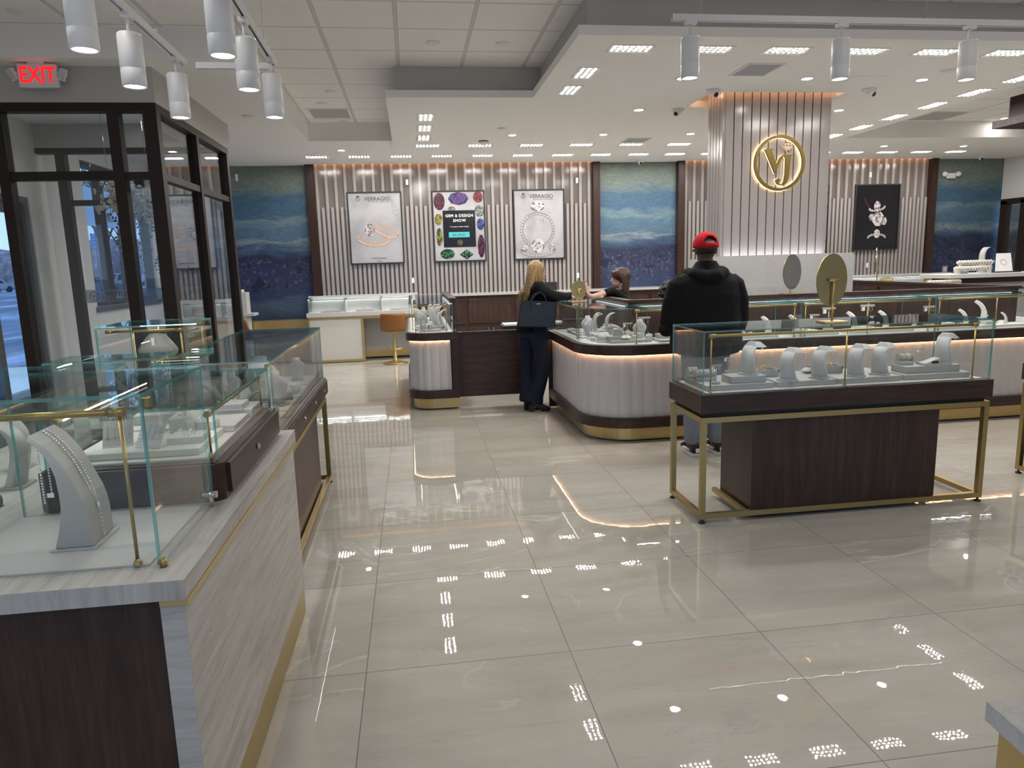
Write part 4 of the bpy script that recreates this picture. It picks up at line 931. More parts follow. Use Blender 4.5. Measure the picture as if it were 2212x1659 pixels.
C2 = table_case('gold legged table showcase with drawers, standing end-on past the pale counter on the left', -1.21, -.65, 3.33, 5.16, (-1.15, -.70, 3.5, 4.9), 'y', 4)
FR = table_case('gold legged table showcase cut off by the right edge of the picture', 4.11, 5.96, 3.72, 4.26, (4.45, 5.6, 3.78, 4.2))
LT = table_case('table showcase at the far left edge of the picture, seen through the near glass case', -1.95, -1.34, 1.45, 3.55, (-1.9, -1.4, 1.6, 3.4), 'y', 4)
# ---- second pale counter with a tall glass box -------------------------
o = (-1.55, 4.2, 0); t = thing('display_counter', 'pale counter behind the left showcases carrying the tall lit glass box', 'counter', o)
MB(o).box(-1.86, -1.24, 3.95, 4.95, .80, .85).build('countertop', 'ash', t); MB(o).box(-1.84, -1.26, 3.97, 4.93, 0, .80).build('cabinet_carcass', 'walnut', t)
MB(o).box(-1.79, -1.33, 4.34, 4.81, .85, .856).build('display_pad', 'feltlt', t)
gcase(t, o, -1.81, -1.31, 4.32, 4.83, .852, 1.256, .009); rail(t, o, (-1.77, 4.79), (-1.35, 4.79), 1.222, .856, .008, (.35, 1), (0, -1)); rail(t, o, (-1.77, 4.37), (-1.35, 4.37), 1.222, .856, .008, (.35, 1), (0, 1))
t = tray_case('low walnut tray showcase behind the pale counter, left of the drawer showcase', -1.53, 3.60, 3.94, -1.8, -1.25, .70, .80, 1.14, False)
MB((-1.53, 3.77, .70)).box(-1.78, -1.27, 3.62, 3.92, 0, .70).build('cabinet', 'walnut', t)

# ---- the curved island --------------------------------------------------
IX, IY = 1.39, 5.66   # left and front faces of the wood bands
IB = 6.20; RX0, RX1 = 5.80, 6.34; YL = 7.30; XLft = 1.94
IS = thing('island_showcase', 'curved white fluted island counter with dark wood bands and a lit glass showcase top', 'showcase island', (2.2, 5.9, 0)); o = (2.2, 5.9, 0)
def ring(ins, zl, r=.46, y_end=YL, xr=RX1+.0):
    """plan outline of the U shaped island inset by ins: left end -> corner -> right -> back"""
    rr = r-ins; pts = [(IX+ins, y_end)]+arc(IX+ins+rr, IY+ins+rr, rr, 180, 270, 12)
    xr2 = xr-ins; pts += arc(xr2-rr, IY+ins+rr, rr, 270, 360, 12)+[(xr2, 9.6)]
    return pts
def band(ins, z0, z1, th, name, mat, par=None):
    p = ring(ins, z0); q = offset(p, th); m = MB(o)
    for i in range(len(p)-1): m.prism([p[i], p[i+1], q[i+1], q[i]], z0, z1)
    return m.build(name, mat, par or IS)
band(.07, .015, .13, .03, 'plinth', 'goldlac'); band(0.0, .13, .218, .06, 'base_band', 'walnut_x'); band(0.0, .755, .838, .10, 'counter_band', 'walnut_x')
# fluted skin: shallow scallops along the outline
p = ring(.045, 0); dense = [p[0]]
for a, b in zip(p, p[1:]):
    L = math.dist(a, b); n = max(1, int(round(L/.0105)))
    for i in range(1, n+1): dense.append((a[0]+(b[0]-a[0])*i/n, a[1]+(b[1]-a[1])*i/n))
def fluted(dense, z0, z1, pitch, amp, par, o, name='fluted_panel'):
    s = 0; out = []
    for i, q in enumerate(dense):
        if i: s += math.dist(q, dense[i-1])
        a = Vector(dense[max(i-1, 0)]); b = Vector(dense[min(i+1, len(dense)-1)]); d = (b-a).normalized(); n_ = Vector((-d.y, d.x)); f = (s % pitch)/pitch
        out.append(tuple(Vector(q)-n_*amp*(4*f*(1-f))))
    m = MB(o); vs = [(x, y, z0) for x, y in out]+[(x, y, z1) for x, y in out]; n = len(out)
    m.add(vs, [(i, i+1, n+i+1, n+i) for i in range(n-1)], False); return m.build(name, 'flute', par)
fp = fluted(dense, .218, .755, .105, .011, IS, o)
q = ring(.018, 0); q2 = offset(q, .012); m = MB(o)
for i in range(len(q)-1): m.prism([q[i], q[i+1], q2[i+1], q2[i]], .7515, .7545)
m.build('light_strip', 'warm', IS)
# body behind the skin, countertop pad, back panels
m = MB(o); m.prism(ring(.09, 0)[:14]+[(3.6, IY+.09), (3.6, IB), (XLft, IB), (XLft, YL)], .02, .80).box(3.6, RX1-.55, IY+.09, IB, .02, .80).box(RX0, RX1-.09, IB, 9.6, .02, .80)
m.build('carcass', 'walnut', IS)
MB(o).box(IX+.0, XLft, YL, YL+.03, .02, .838).build('end_panel', 'redwood', IS)
def padp(ins): 
    return ring(ins, 0)
pp = ring(.045, 0); inner = [(RX0+.03, 9.6), (RX0+.03, IB-.03), (XLft-.03, IB-.03), (XLft-.03, YL)]
m = MB(o); P_ = pp+inner
# countertop made of convex strips
l_end = pp[:14]; m.prism(l_end+[(1.9, IY+.045), (XLft-.03, IB-.03), (XLft-.03, YL)], .832, .842); m.box(1.9, RX0+.03, IY+.045, IB-.03, .832, .842)
m.prism([(RX0+.03, IY+.045)]+pp[14:]+[(RX0+.03, 9.6)], .832, .842); m.build('countertop', 'padw', IS)
m = MB(o); m.box(XLft-.03, XLft, IB, YL, .838, 1.165).box(XLft-.03, RX0+.03, IB-.03, IB, .838, 1.165).box(RX0, RX0+.03, IB, 9.6, .838, 1.165); m.build('back_panel', 'walnut', IS)
MB(o).box(XLft-.05, XLft+.02, IB+.0, YL, 1.165, 1.19).box(XLft-.05, RX0+.05, IB-.05, IB+.02, 1.165, 1.19).box(RX0-.02, RX0+.05, IB+.02, 9.6, 1.165, 1.19).build('back_rail', 'walnut_x', IS)
m = MB(o)
for i in range(16):
    for (xa, xb) in (): pass
# glass: left run, curved corner, front run in three bays, right corner and run
GI = .05; gl = ring(GI, 0); zg0, zg1 = .842, 1.14
corner = [g for g in gl[1:14]]
ca, cb = corner[0], corner[-1]
def gwall(name, pts):
    q = offset(pts, .008); m = MB(o)
    for i in range(len(pts)-1):
        a, b, c, d = pts[i], pts[i+1], q[i+1], q[i]
        m.add([(*a, zg0), (*b, zg0), (*b, zg1), (*a, zg1)], [(0, 1, 2, 3)]); m.add([(*d, zg0), (*c, zg0), (*c, zg1), (*d, zg1)], [(3, 2, 1, 0)])
        m.mi(1).add([(*a, zg1), (*b, zg1), (*c, zg1), (*d, zg1)], [(0, 1, 2, 3)]); m.mi(0)
    m.mi(1)
    for e, f in ((pts[0], q[0]), (pts[-1], q[-1])): m.add([(*e, zg0), (*f, zg0), (*f, zg1), (*e, zg1)], [(0, 1, 2, 3)])
    return m.build(name, ['glass', 'edge'], IS)
gwall('glass_pane', [(IX+GI, YL-.02), (IX+GI, IY+.47)]); gwall('curved_glass_pane', [(IX+GI, IY+.462)]+corner[1:]+[(1.93, IY+GI)])
xs = [1.94, 3.31, 3.325, 4.59, 4.605, 5.86]
for i in range(0, 6, 2): gwall('glass_pane', [(xs[i], IY+GI), (xs[i+1], IY+GI)])
gwall('curved_glass_pane', gl[14:27]); gwall('glass_pane', [(gl[-2][0], gl[-2][1]+.01), (gl[-2][0], 9.55)])
gwall('glass_pane', [(XLft-.05, YL-.01), (IX+GI+.01, YL-.01)])
for X in (3.3175, 4.5975): pane(IS, o, X-.004, X+.004, IY+GI+.01, IB-.04, zg0, zg1-.002, 'glass_divider')
def gtop(poly):
    m = MB(o); n = len(poly); m.prism(poly, zg1, zg1+.009); m.m = [0, 0]+[1]*n; return m.build('glass_top', ['glass', 'edge'], IS)
gtop([(IX+GI-.005, YL-.01)]+[(x-.004, y-.004) for x, y in corner]+[(1.93, IY+GI-.004), (1.93, IB-.06), (XLft-.06, IB-.06), (XLft-.06, YL-.01)])
for i in range(0, 6, 2): gtop([(xs[i], IY+GI-.004), (xs[i+1], IY+GI-.004), (xs[i+1], IB-.06), (xs[i], IB-.06)])
gtop([(5.865, IY+GI-.004)]+gl[15:27]+[(gl[-2][0], 9.55), (RX0+.06, 9.55), (RX0+.06, IB-.0)])
rail(IS, o, (1.84, IY+GI+.03), (3.28, IY+GI+.03), 1.122, .842, .0085, (0, .5, 1), (0, 1)); rail(IS, o, (3.36, IY+GI+.03), (4.56, IY+GI+.03), 1.122, .842, .0085, (0, .5, 1), (0, 1)); rail(IS, o, (4.64, IY+GI+.03), (5.80, IY+GI+.03), 1.122, .842, .0085, (0, .5, 1), (0, 1))
rail(IS, o, (IX+GI+.03, 6.30), (IX+GI+.03, 7.18), 1.122, .842, .007, (0, 1), (1, 0))
MB(o).box(XLft-.045, XLft-.032, IB+.05, YL-.05, 1.125, 1.133).box(2.0, RX0-.05, IB-.045, IB-.032, 1.125, 1.133).build('case_light', 'caseled', IS)
# inner drawers on the right-hand run, facing the staff side
for i in range(5):
    y0 = 6.30+i*.64; d = MB(o).box(RX0-.02, RX0, y0, y0+.60, .84, 1.12).build('door', 'walnut_y', IS); MB(o).box(RX0-.026, RX0-.02, y0+.05, y0+.27, 1.095, 1.102).box(RX0-.026, RX0-.02, y0+.33, y0+.55, 1.095, 1.102).build('pull', 'chrome', d)

# ---- end unit beside the gate -------------------------------------------
ex0, ex1, ey0, ey1, ER = -.10, .47, 7.50, 9.8, .26
EU = thing('end_showcase', 'white fluted end unit with a lit glass case, left of the dark gate', 'showcase', (.18, 7.8, 0)); o2 = (.18, 7.8, 0)
def eo(ins): r = ER-ins; return [(ex0+ins, ey1)]+arc(ex0+ins+r, ey0+ins+r, r, 180, 270, 8)+[(ex1-.02, ey0+ins)]
def eband(ins, z0, z1, name, mat, y1=None):
    MB(o2).prism(eo(ins)+[(ex1-.02, ey1)], z0, z1).build(name, mat, EU)
eband(.055, .015, .13, 'plinth', 'goldlac'); eband(0, .13, .22, 'base_band', 'walnut_x'); eband(0, .755, .838, 'counter_band', 'walnut_x'); eband(.07, .22, .755, 'carcass', 'walnut')
pe = eo(.04)[:-1]+[(ex1-.10, ey0+.04)]; dn = [pe[0]]
for a, b in zip(pe, pe[1:]):
    L = math.dist(a, b); n = max(1, int(round(L/.0105)))
    for i in range(1, n+1): dn.append((a[0]+(b[0]-a[0])*i/n, a[1]+(b[1]-a[1])*i/n))
fluted(dn, .22, .755, .088, .010, EU, o2)
q = eo(.018)[:-1]+[(ex1-.11, ey0+.018)]; q2 = offset(q, .012); m = MB(o2)
for i in range(len(q)-1): m.prism([q[i], q[i+1], q2[i+1], q2[i]], .7515, .7545)
m.build('light_strip', 'warm', EU)
MB(o2).box(ex1-.09, ex1-.02, ey0+.005, ey0+.09, .22, .755).build('corner_post', 'redwood', EU)
MB(o2).prism(eo(.03)+[(ex1-.07, ey0+.03), (ex1-.07, ey1)], .838, .844).build('countertop', 'padw', EU)
MB(o2).box(ex1-.07, ex1-.03, ey0+.30, ey1, .838, 1.16).build('back_panel', 'walnut_y', EU); MB(o2).box(ex1-.08, ex1-.0, ey0+.30, ey1, 1.16, 1.185).build('back_rail', 'walnut_y', EU)
gp = eo(.045)[:-1]+[(ex1-.06, ey0+.045)]
q = offset(gp, .008); m = MB(o2)
for i in range(len(gp)-1):
    a, b, c, d = gp[i], gp[i+1], q[i+1], q[i]
    m.add([(*a, .844), (*b, .844), (*b, 1.14), (*a, 1.14)], [(0, 1, 2, 3)]); m.mi(1).add([(*a, 1.14), (*b, 1.14), (*c, 1.14), (*d, 1.14)], [(0, 1, 2, 3)]); m.mi(0)
m.build('glass_pane', ['glass', 'edge'], EU)
pane(EU, o2, ex1-.068, ex1-.060, ey0+.05, ey0+.30, .844, 1.14)
m = MB(o2).prism(gp+[(ex1-.06, ey0+.30), (ex1-.06, ey1)], 1.14, 1.149); m.m = [0, 0]+[1]*(len(m.m)-2); m.build('glass_top', ['glass', 'edge'], EU)
rail(EU, o2, (ex0+.08, ey0+.40), (ex0+.08, 9.3), 1.122, .844, .006, (0, 1), (1, 0)); MB(o2).box(ex1-.085, ex1-.075, ey0+.35, 9.4, 1.12, 1.13).build('case_light', 'caseled', EU)
rail(EU, o2, (ex0+.10, ey0+.10), (ex1-.12, ey0+.10), 1.122, .844, .006, (0, 1), (0, 1))
t = thing('swing_gate', 'dark walnut gate panel between the end unit and the curved island', 'gate', (.85, 7.62, 0)); o3 = (.85, 7.62, 0)
MB(o3).box(.475, 1.36, 7.60, 7.63, .12, .812).build('gate_panel', 'walnut_x', t); MB(o3).box(.452, .50, 7.56, 7.66, .13, .83).build('hinge_stile', 'redwood', t); MB(o3).box(.50, 1.36, 7.59, 7.64, .812, .83).build('cap_rail', 'walnut_x', t)

# ---- cabinets along the back wall ---------------------------------------
for i in range(6):
    x0 = .08+i*.80; o4 = (x0+.4, 12.1, 0)
    t = thing('wall_cabinet', 'dark walnut base cabinet under the white ledge, %s from the wall showcases' % ORD[i], 'cabinet', o4, 'dark cabinets along the poster wall')
    MB(o4).box(x0, x0+.80, 11.90, 12.38, 0, 1.02).build('carcass', 'walnut', t)
    d = MB(o4).box(x0+.03, x0+.77, 11.88, 11.90, .56, .97).build('flap_door', 'walnut', t)
    MB(o4).box(x0+.04, x0+.76, 11.872, 11.88, .955, .963).box(x0+.04, x0+.76, 11.872, 11.88, .56, .568).box(x0+.755, x0+.763, 11.872, 11.88, .568, .955).build('nickel_trim', 'chrome', d); MB(o4).tube([(x0+.4, 11.88, .93), (x0+.4, 11.868, .93)], .010, 12).build('lock', 'chrome', d)
    for s in (0, 1):
        d = MB(o4).box(x0+.03+s*.375, x0+.395+s*.375, 11.88, 11.90, .08, .50).build('door', 'walnut', t); hx = x0+.36+s*.08
        MB(o4).tube([(hx, 11.875, .38), (hx, 11.855, .38), (hx, 11.855, .48), (hx, 11.875, .48)], .006, 6).build('handle', 'chrome', d)
t = tag(MB((2.5, 12.1, 1.03)).box(.06, 4.90, 11.86, 12.38, 1.02, 1.055).build('stone_ledge', 'marble', None, .002), 'long white stone ledge on top of the dark cabinets under the posters', 'worktop')
t = thing('document_tray', 'black tray with white papers behind the gate', 'tray', (1.25, 8.5, 0)); MB((1.25, 8.5, 0)).box(1.05, 1.5, 8.4, 8.7, 0, .80).build('pedestal', 'black', t); MB((1.25, 8.5, 0)).box(1.07, 1.48, 8.42, 8.68, .80, .82).build('papers', 'tape', t)
# wall showcases, pale with gold trim
WS = thing('bay_showcase', 'pale counter with gold trim and three lit glass bays below the seascape mural edge', 'showcase', (-.85, 12.1, 0)); o5 = (-.85, 12.1, 0)
MB(o5).box(-1.73, .06, 11.85, 12.40, .755, .825).build('countertop', 'padw', WS, .002)
MB(o5).box(-1.70, -.86, 11.875, 12.35, .03, .755).build('cabinet', 'feltlt', WS)
m = MB(o5); m.box(-1.71, -.83, 11.86, 11.875, .72, .752).box(-1.71, -.83, 11.86, 11.875, .01, .045).box(-.86, -.83, 11.86, 12.3, .045, .72).box(-1.71, -1.69, 11.86, 11.875, .045, .72).box(-.83, .05, 11.86, 11.89, .71, .752).build('gold_trim', 'goldlac', WS)
MB(o5).box(-.83, .06, 12.22, 12.38, .03, .72).build('knee_panel', 'felt', WS); MB(o5).box(-.83, .06, 12.20, 12.22, .03, .14).build('toe_kick', 'goldlac', WS)
MB(o5).box(-1.71, .06, 12.28, 12.34, .825, 1.06).build('back_board', 'padw', WS); MB(o5).box(-1.73, .08, 12.22, 12.40, 1.06, 1.085).build('shelf', 'padw', WS)
for i in range(4):
    x = -1.70+i*.585; MB(o5).box(x-.012, x+.012, 11.90, 12.28, .825, 1.045).build('divider', 'padw', WS) if i else pane(WS, o5, x, x+.008, 11.90, 12.28, .825, 1.045)
pane(WS, o5, -1.70, .05, 11.89, 11.898, .825, 1.045); pane(WS, o5, -1.70, .05, 11.89, 12.30, 1.045, 1.053, 'glass_top')
MB(o5).tube([(-1.68, 11.92, 1.035), (.04, 11.92, 1.035)], .008, 8).build('lighting_rail', 'brass', WS); MB(o5).box(-1.67, .03, 11.93, 11.94, 1.028, 1.036).box(-1.67, .03, 12.262, 12.275, 1.02, 1.03).build('case_light', 'caseled', WS)
o = MB((-2.3, 12.3, 0)).box(-4.0, -1.74, 12.1, 12.38, .03, .71).build('gold_bench_front', 'goldlac'); tag(o, 'matt gold panel under the seascape mural, left of the wall showcases', 'wall panel')
t = thing('white_pedestal', 'narrow white pedestal standing at the end of the vestibule glass', 'pedestal', (-2.6, 11.5, 0)); MB((-2.6, 11.5, 0)).box(-2.95, -2.63, 11.8, 12.05, .0, 1.20).build('column', 'padw', t, .003); MB((-2.6, 11.5, 0)).box(-2.97, -2.52, 11.76, 12.08, .825, .865).build('shelf', 'padw', t); MB((-2.6, 11.5, 0)).ball((-2.7, 11.9, 1.22), .03, 10).build('finial', 'white', t)
# right-hand wall showcases
t = thing('bay_showcase', 'long low row of lit glass bays in front of the right slatted wall', 'showcase', (8.3, 12, 0)); o6 = (8.3, 12, 0)
MB(o6).box(5.0, 10.1, 11.85, 12.38, .70, .86).build('countertop', 'padw', t); MB(o6).box(5.02, 10.08, 11.88, 12.36, 0, .70).build('cabinet', 'walnut', t); MB(o6).box(5.0, 10.1, 12.25, 12.30, .86, 1.09).build('back_board', 'padw', t); MB(o6).box(5.0, 10.1, 12.22, 12.38, 1.09, 1.13).build('shelf', 'padw', t)
pane(t, o6, 5.0, 10.55, 11.88, 11.888, .86, 1.085); pane(t, o6, 5.0, 10.55, 11.88, 12.25, 1.085, 1.093, 'glass_top'); pane(t, o6, 10.542, 10.55, 11.888, 12.25, .86, 1.085)
for i in range(6): MB(o6).box(5.05+i*.9, 5.07+i*.9, 11.9, 12.24, .86, 1.08).build('divider', 'brass', t)
MB(o6).tube([(5.05, 11.91, 1.072), (10.5, 11.91, 1.072)], .008, 8).build('lighting_rail', 'brass', t); MB(o6).box(5.1, 10.0, 12.23, 12.24, 1.06, 1.07).build('case_light', 'caseled', t)
MB(o6).box(10.1, 10.58, 11.85, 12.38, .0, .86).build('end_counter', 'walnut', t)

# ---- pale pedestal with bracelets on the right --------------------------
BP = thing('display_stand', 'raised white topped display stand with pearl bracelets at the right edge', 'display stand', (6.75, 7.7, 0)); o7 = (6.75, 7.7, 0)
MB(o7).box(6.14, 7.4, 7.45, 7.95, 1.222, 1.268).build('top', 'padw', BP, .003); MB(o7).box(6.27, 7.3, 7.50, 7.9, 1.162, 1.222).build('apron', 'redwood', BP); MB(o7).box(6.30, 7.27, 7.53, 7.88, 0, 1.162).build('pedestal', 'felt', BP)
# ---- counter in the bottom right corner ---------------------------------
BC = thing('checkout_counter', 'white quartz topped gold counter cut off in the bottom right corner', 'counter', (1.3, .5, 0)); o8 = (1.3, .5, 0)
MB(o8).prism([(.803, .839), (1.6, .80), (1.6, -.3), (.69, -.3)], .870, .90).build('countertop', 'marble', BC); MB(o8).prism([(.815, .825), (1.58, .785), (1.58, -.3), (.70, -.3)], 0.0, .868).build('gold_front', 'goldlac', BC)
MB(o8).prism([(.800, .70), (.812, .70), (.78, .3), (.768, .3)], .1, .80).build('recess_panel', 'brass_dk', BC)

# ---- stools --------------------------------------------------------------
ST = thing('swivel_stool', 'tan leather bucket stool on a gold pedestal in front of the wall showcases', 'stool', (-.33, 11.45, 0), 'tan swivel stools')
MB().lathe([(0, .012), (.19, .0), (.20, .006), (.17, .02), (.05, .045), (.028, .07), (.026, .50)], seg=28).build('pedestal', 'goldlac', ST)
MB().tube([(.125*math.cos(a*PI/10), .125*math.sin(a*PI/10), .24) for a in range(21)], .010, 8, False).tube([(-.125, 0, .24), (.125, 0, .24)], .008, 8).build('foot_ring', 'goldlac', ST)
m = MB(); vs = []; nu, nv = 14, 12
for i in range(nu+1):
    u = i/nu
    for j in range(nv+1):
        v = j/nv*2-1
        if u < .5: y = .20-.36*(u/.5); z = .535+.03*v*v; hw = .195
        else: k = (u-.5)/.5; y = -.16-.07*math.sin(k*PI/2)-.03*k; z = .535+.28*k+.02*v*v*(1-k); hw = .195-.015*k
        y += .07*v*v*(1 if u >= .5 else u); vs.append((v*hw, y, z))
fs = [(i*(nv+1)+j, i*(nv+1)+j+1, (i+1)*(nv+1)+j+1, (i+1)*(nv+1)+j) for i in range(nu) for j in range(nv)]
m.add(vs, fs, True); s_ = m.build('seat_shell', 'tan', ST); md = s_.modifiers.new('t', 'SOLIDIFY'); md.thickness = .035; md.offset = 0
MB().lathe([(.026, .49), (.10, .505), (.10, .515)], seg=20).build('seat_plate', 'goldlac', ST)
proto(ST); dup(ST, (-2.40, 11.15, 0), 'tan leather stool mostly hidden behind the end of the vestibule glass', -1.0)

# ---- mirrors ------------------------------------------------------------
def mirror(lb, x, y, z, rx_, rz_, zc, yaw, face, back, shift=0.0, tilt=.04):
    t = thing('oval_mirror', lb, 'mirror', (x, y, z), None, yaw)
    MB().box(-.075, .075, -.05, .05, 0, .008).build('base', 'brass_dk', t, .001)
    MB().tube([(0, 0, .008), (0, 0, zc-z)], .0065, 8).tube([(-.03, 0, zc-z), (.03, 0, zc-z)], .009, 10).build('stem', 'brass', t)
    m = MB(); n = 40; y0 = .016
    P = lambda k, yy: [(shift+rx_*k*math.cos(2*PI*i/n), yy, zc-z+rz_*k*math.sin(2*PI*i/n)) for i in range(n)]
    m.add([(shift, y0, zc-z)]+P(1, y0), [(0, 1+i, 1+(i+1) % n) for i in range(n)]); m.add(P(1, y0)+P(1, y0+.010), [(i, (i+1) % n, n+(i+1) % n, n+i) for i in range(n)])
    m.build('back_plate', back, t)
    m = MB(); m.add([(shift, y0+.0105, zc-z)]+P(.985, y0+.0105), [(0, 1+i, 1+(i+1) % n) for i in range(n)]); m.build('mirror_glass', face, t); return t
mirror('large oval mirror seen from its bronze back, on the gold legged showcase', 2.513, 3.985, 1.141, .098, .158, 1.394, 0.0, 'mirror', 'brass_dk')
t = mirror('oval mirror with its reflecting side forward, on the island back rail', 3.46, 6.17, 1.191, .088, .160, 1.393, PI, 'mirror', 'brass_dk')
mirror('slim oval mirror turned edgewise, further back on the right run of the island', 6.1, 8.7, 1.15, .09, .19, 1.42, .95, 'mirror', 'chrome')
mirror('bronze oval mirror standing on the island in front of the blonde woman', 1.62, 6.85, 1.150, .075, .088, 1.27, -.1, 'mirror', 'brass_dk', 0)
# ================================================================ jewellery displays
def cstand(name, h, wd, lean, mat='padw', cap=True, seg=10):
    """curved blade stand: foot plate, arched blade leaning toward +x, flared collar on top"""
    t = thing(name, 'x', 'necklace stand')
    MB().box(-.035, .035, -wd*.52, wd*.52, 0, .008).build('foot', mat, t, .001)
    m = MB(); outer = []; inner = []
    for i in range(seg+1):
        u = i/seg; z = .008+(h-.012)*math.sin(u*PI*.47)/math.sin(PI*.47)*(1) ; x = -.012-.026*math.sin(u*PI)+lean*(u**3)
        w_ = .007*(1-u)+.005
        outer.append((x-w_, z)); inner.append((x+w_, z-.004*u))
    K = 6; vs = []
    for i, (po, pi) in enumerate(zip(outer, inner)):
        hw = wd*.5*(1.0-.22*math.sin(i/seg*PI*.8))
        for q, (px_, pz_) in ((0, po), (1, pi)):
            for k in range(K+1): tt = k/K*2-1; vs.append((px_+.020*tt*tt*(1-.5*i/seg), hw*tt, pz_))
    W2 = 2*(K+1); I_ = lambda i, q, k: i*W2+q*(K+1)+k; fs = []
    for i in range(seg):
        for k in range(K): fs += [(I_(i, 0, k), I_(i, 0, k+1), I_(i+1, 0, k+1), I_(i+1, 0, k)), (I_(i, 1, k), I_(i+1, 1, k), I_(i+1, 1, k+1), I_(i, 1, k+1))]
        for k in (0, K): fs.append((I_(i, 0, k), I_(i+1, 0, k), I_(i+1, 1, k), I_(i, 1, k)))
    for i in (0, seg):
        for k in range(K): fs.append((I_(i, 0, k), I_(i, 1, k), I_(i, 1, k+1), I_(i, 0, k+1)))
    m.add(vs, fs, True); m.build('blade', mat, t, .002)
    if cap:
        x, z = outer[-1][0]+.006, h-.006
        MB().add([(x-.035, -.045, z-.012), (x+.055, -.065, z-.018), (x+.055, .065, z-.018), (x-.035, .045, z-.012), (x-.018, -.022, z+.020), (x+.024, -.034, z+.018), (x+.024, .034, z+.018), (x-.018, .022, z+.020)],
                 [(0, 3, 2, 1), (4, 5, 6, 7), (0, 1, 5, 4), (1, 2, 6, 5), (2, 3, 7, 6), (3, 0, 4, 7)]).build('collar', mat, t, .004)
        MB().tube([(x-.01, -.03, z+.012), (x+.028, -.045, z-.01), (x+.034, -.02, z-.045), (x+.034, .02, z-.045), (x+.028, .045, z-.01), (x-.01, .03, z+.012)], .0012, 5).build('chain', 'goldj', t)
        MB().add([(x+.012, -.047, z-.012), (x+.030, -.049, z-.014), (x+.028, -.049, z-.034), (x+.012, -.047, z-.032)], [(0, 1, 2, 3)]).build('price_tag', 'tape', t)
    return proto(t)
def first_or_dup(root, loc, lb, rz=0.0, sc=None, group=None): 
    if root.name not in used:
        used.append(root.name); root.location = loc; root['label'] = lb; root.rotation_euler = (0, 0, rz)
        if sc is not None: root.scale = sc if isinstance(sc, tuple) else (sc, sc, sc)
        if group: root['group'] = group
        return root
    return dup(root, loc, lb, rz, group, sc)
def riser(lb, x0, x1, y0, y1, z0, z1, mat='felt', name='riser_block'):
    o = MB(((x0+x1)/2, (y0+y1)/2, z0)).box(x0, x1, y0, y1, z0, z1).build(name, mat, None, .002); return tag(o, lb, 'riser')
CS = cstand('necklace_stand', .18, .10, .055, 'feltmid')
RTw = 'in the right foreground showcase'
for i, (a, b, z) in enumerate([(1.665, 2.085, .812), (2.105, 2.48, .812), (2.495, 2.905, .812), (2.925, 3.365, .812)]): riser('low grey platform %s, %s from the left' % (RTw, ORD[i]), a, b, 3.855, 4.20, .781, z)
riser('taller grey block carrying the leftmost necklace stand %s' % RTw, 1.83, 2.05, 3.885, 4.02, .813, .852); riser('tall grey block carrying the rightmost necklace stand %s' % RTw, 2.965, 3.33, 3.90, 4.04, .813, .855)
for i, (x, y, z, s) in enumerate([(1.97, 3.95, .853, 1.0), (2.19, 3.895, .813, 1.0), (2.405, 3.915, .813, .98), (2.64, 3.915, .813, 1.0), (2.81, 3.93, .813, 1.0), (3.255, 3.96, .856, .97)]):
    first_or_dup(CS, (x, y, z), 'grey curved necklace stand with flared collar %s, %s from the left' % (RTw, ORD[i]), .6, s, 'curved necklace stands in the right showcase')
TB = thing('earring_stand', 'x', 'earring stand'); MB().box(-.022, .022, -.012, .012, 0, .014).build('foot', 'felt', TB, .001); MB().tube([(0, 0, .014), (0, 0, .108)], .003, 6).build('post', 'chrome', TB); MB().box(-.034, .034, -.004, .004, .104, .114).build('crossbar', 'felt', TB, .001)
for s in (-1, 1): MB().tube([(s*.022, .006+.011*math.sin(a*PI/6), .092+.011*math.cos(a*PI/6)) for a in range(13)], .0014, 5, False).build('hoop', 'goldj', TB)
MB().box(-.032, -.016, -.006, -.005, .086, .104).build('price_tag', 'tape', TB); proto(TB)
for x, y, z, s, lb in [(1.745, 3.905, .813, 1.0, 'T-bar earring stand with hoops at the left end of the right foreground showcase'), (1.885, 4.05, .853, .8, 'T-bar earring stand behind the leftmost necklace stand in the right foreground showcase'), (2.92, 4.12, .813, .9, 'T-bar earring stand between the last two necklace stands in the right foreground showcase'), (3.12, 3.99, .857, .85, 'T-bar earring stand on the tall right block in the right foreground showcase')]: first_or_dup(TB, (x, y, z), lb, 0, s)
def bracelet_roll(lb, x, y, z, L=.12, mat='felt', n=8, jm='silver', rz=0):
    t = thing('bracelet_roll', lb, 'bracelet display', (x, y, z), None, rz); MB().box(-L/2, L/2, -.03, .03, 0, .022).build('base', mat, t, .002); MB().tube([(-L/2, 0, .040), (L/2, 0, .040)], .024, 14).build('roll', mat, t)
    for i in range(n):
        q = -L*.42+L*.84*i/(n-1); MB().tube([(q, .0265*math.cos(a*PI/6), .040+.0265*math.sin(a*PI/6)) for a in range(13)], .0022, 5, False).build('bracelet', jm, t)
    return t
bracelet_roll('grey roll of slim bracelets at the left of the right foreground showcase', 1.735, 4.05, .813, .13, 'felt', 9); bracelet_roll('short grey roll of chunky rings behind the left glass corner of the right foreground showcase', 1.70, 4.16, .813, .06, 'felt', 3)
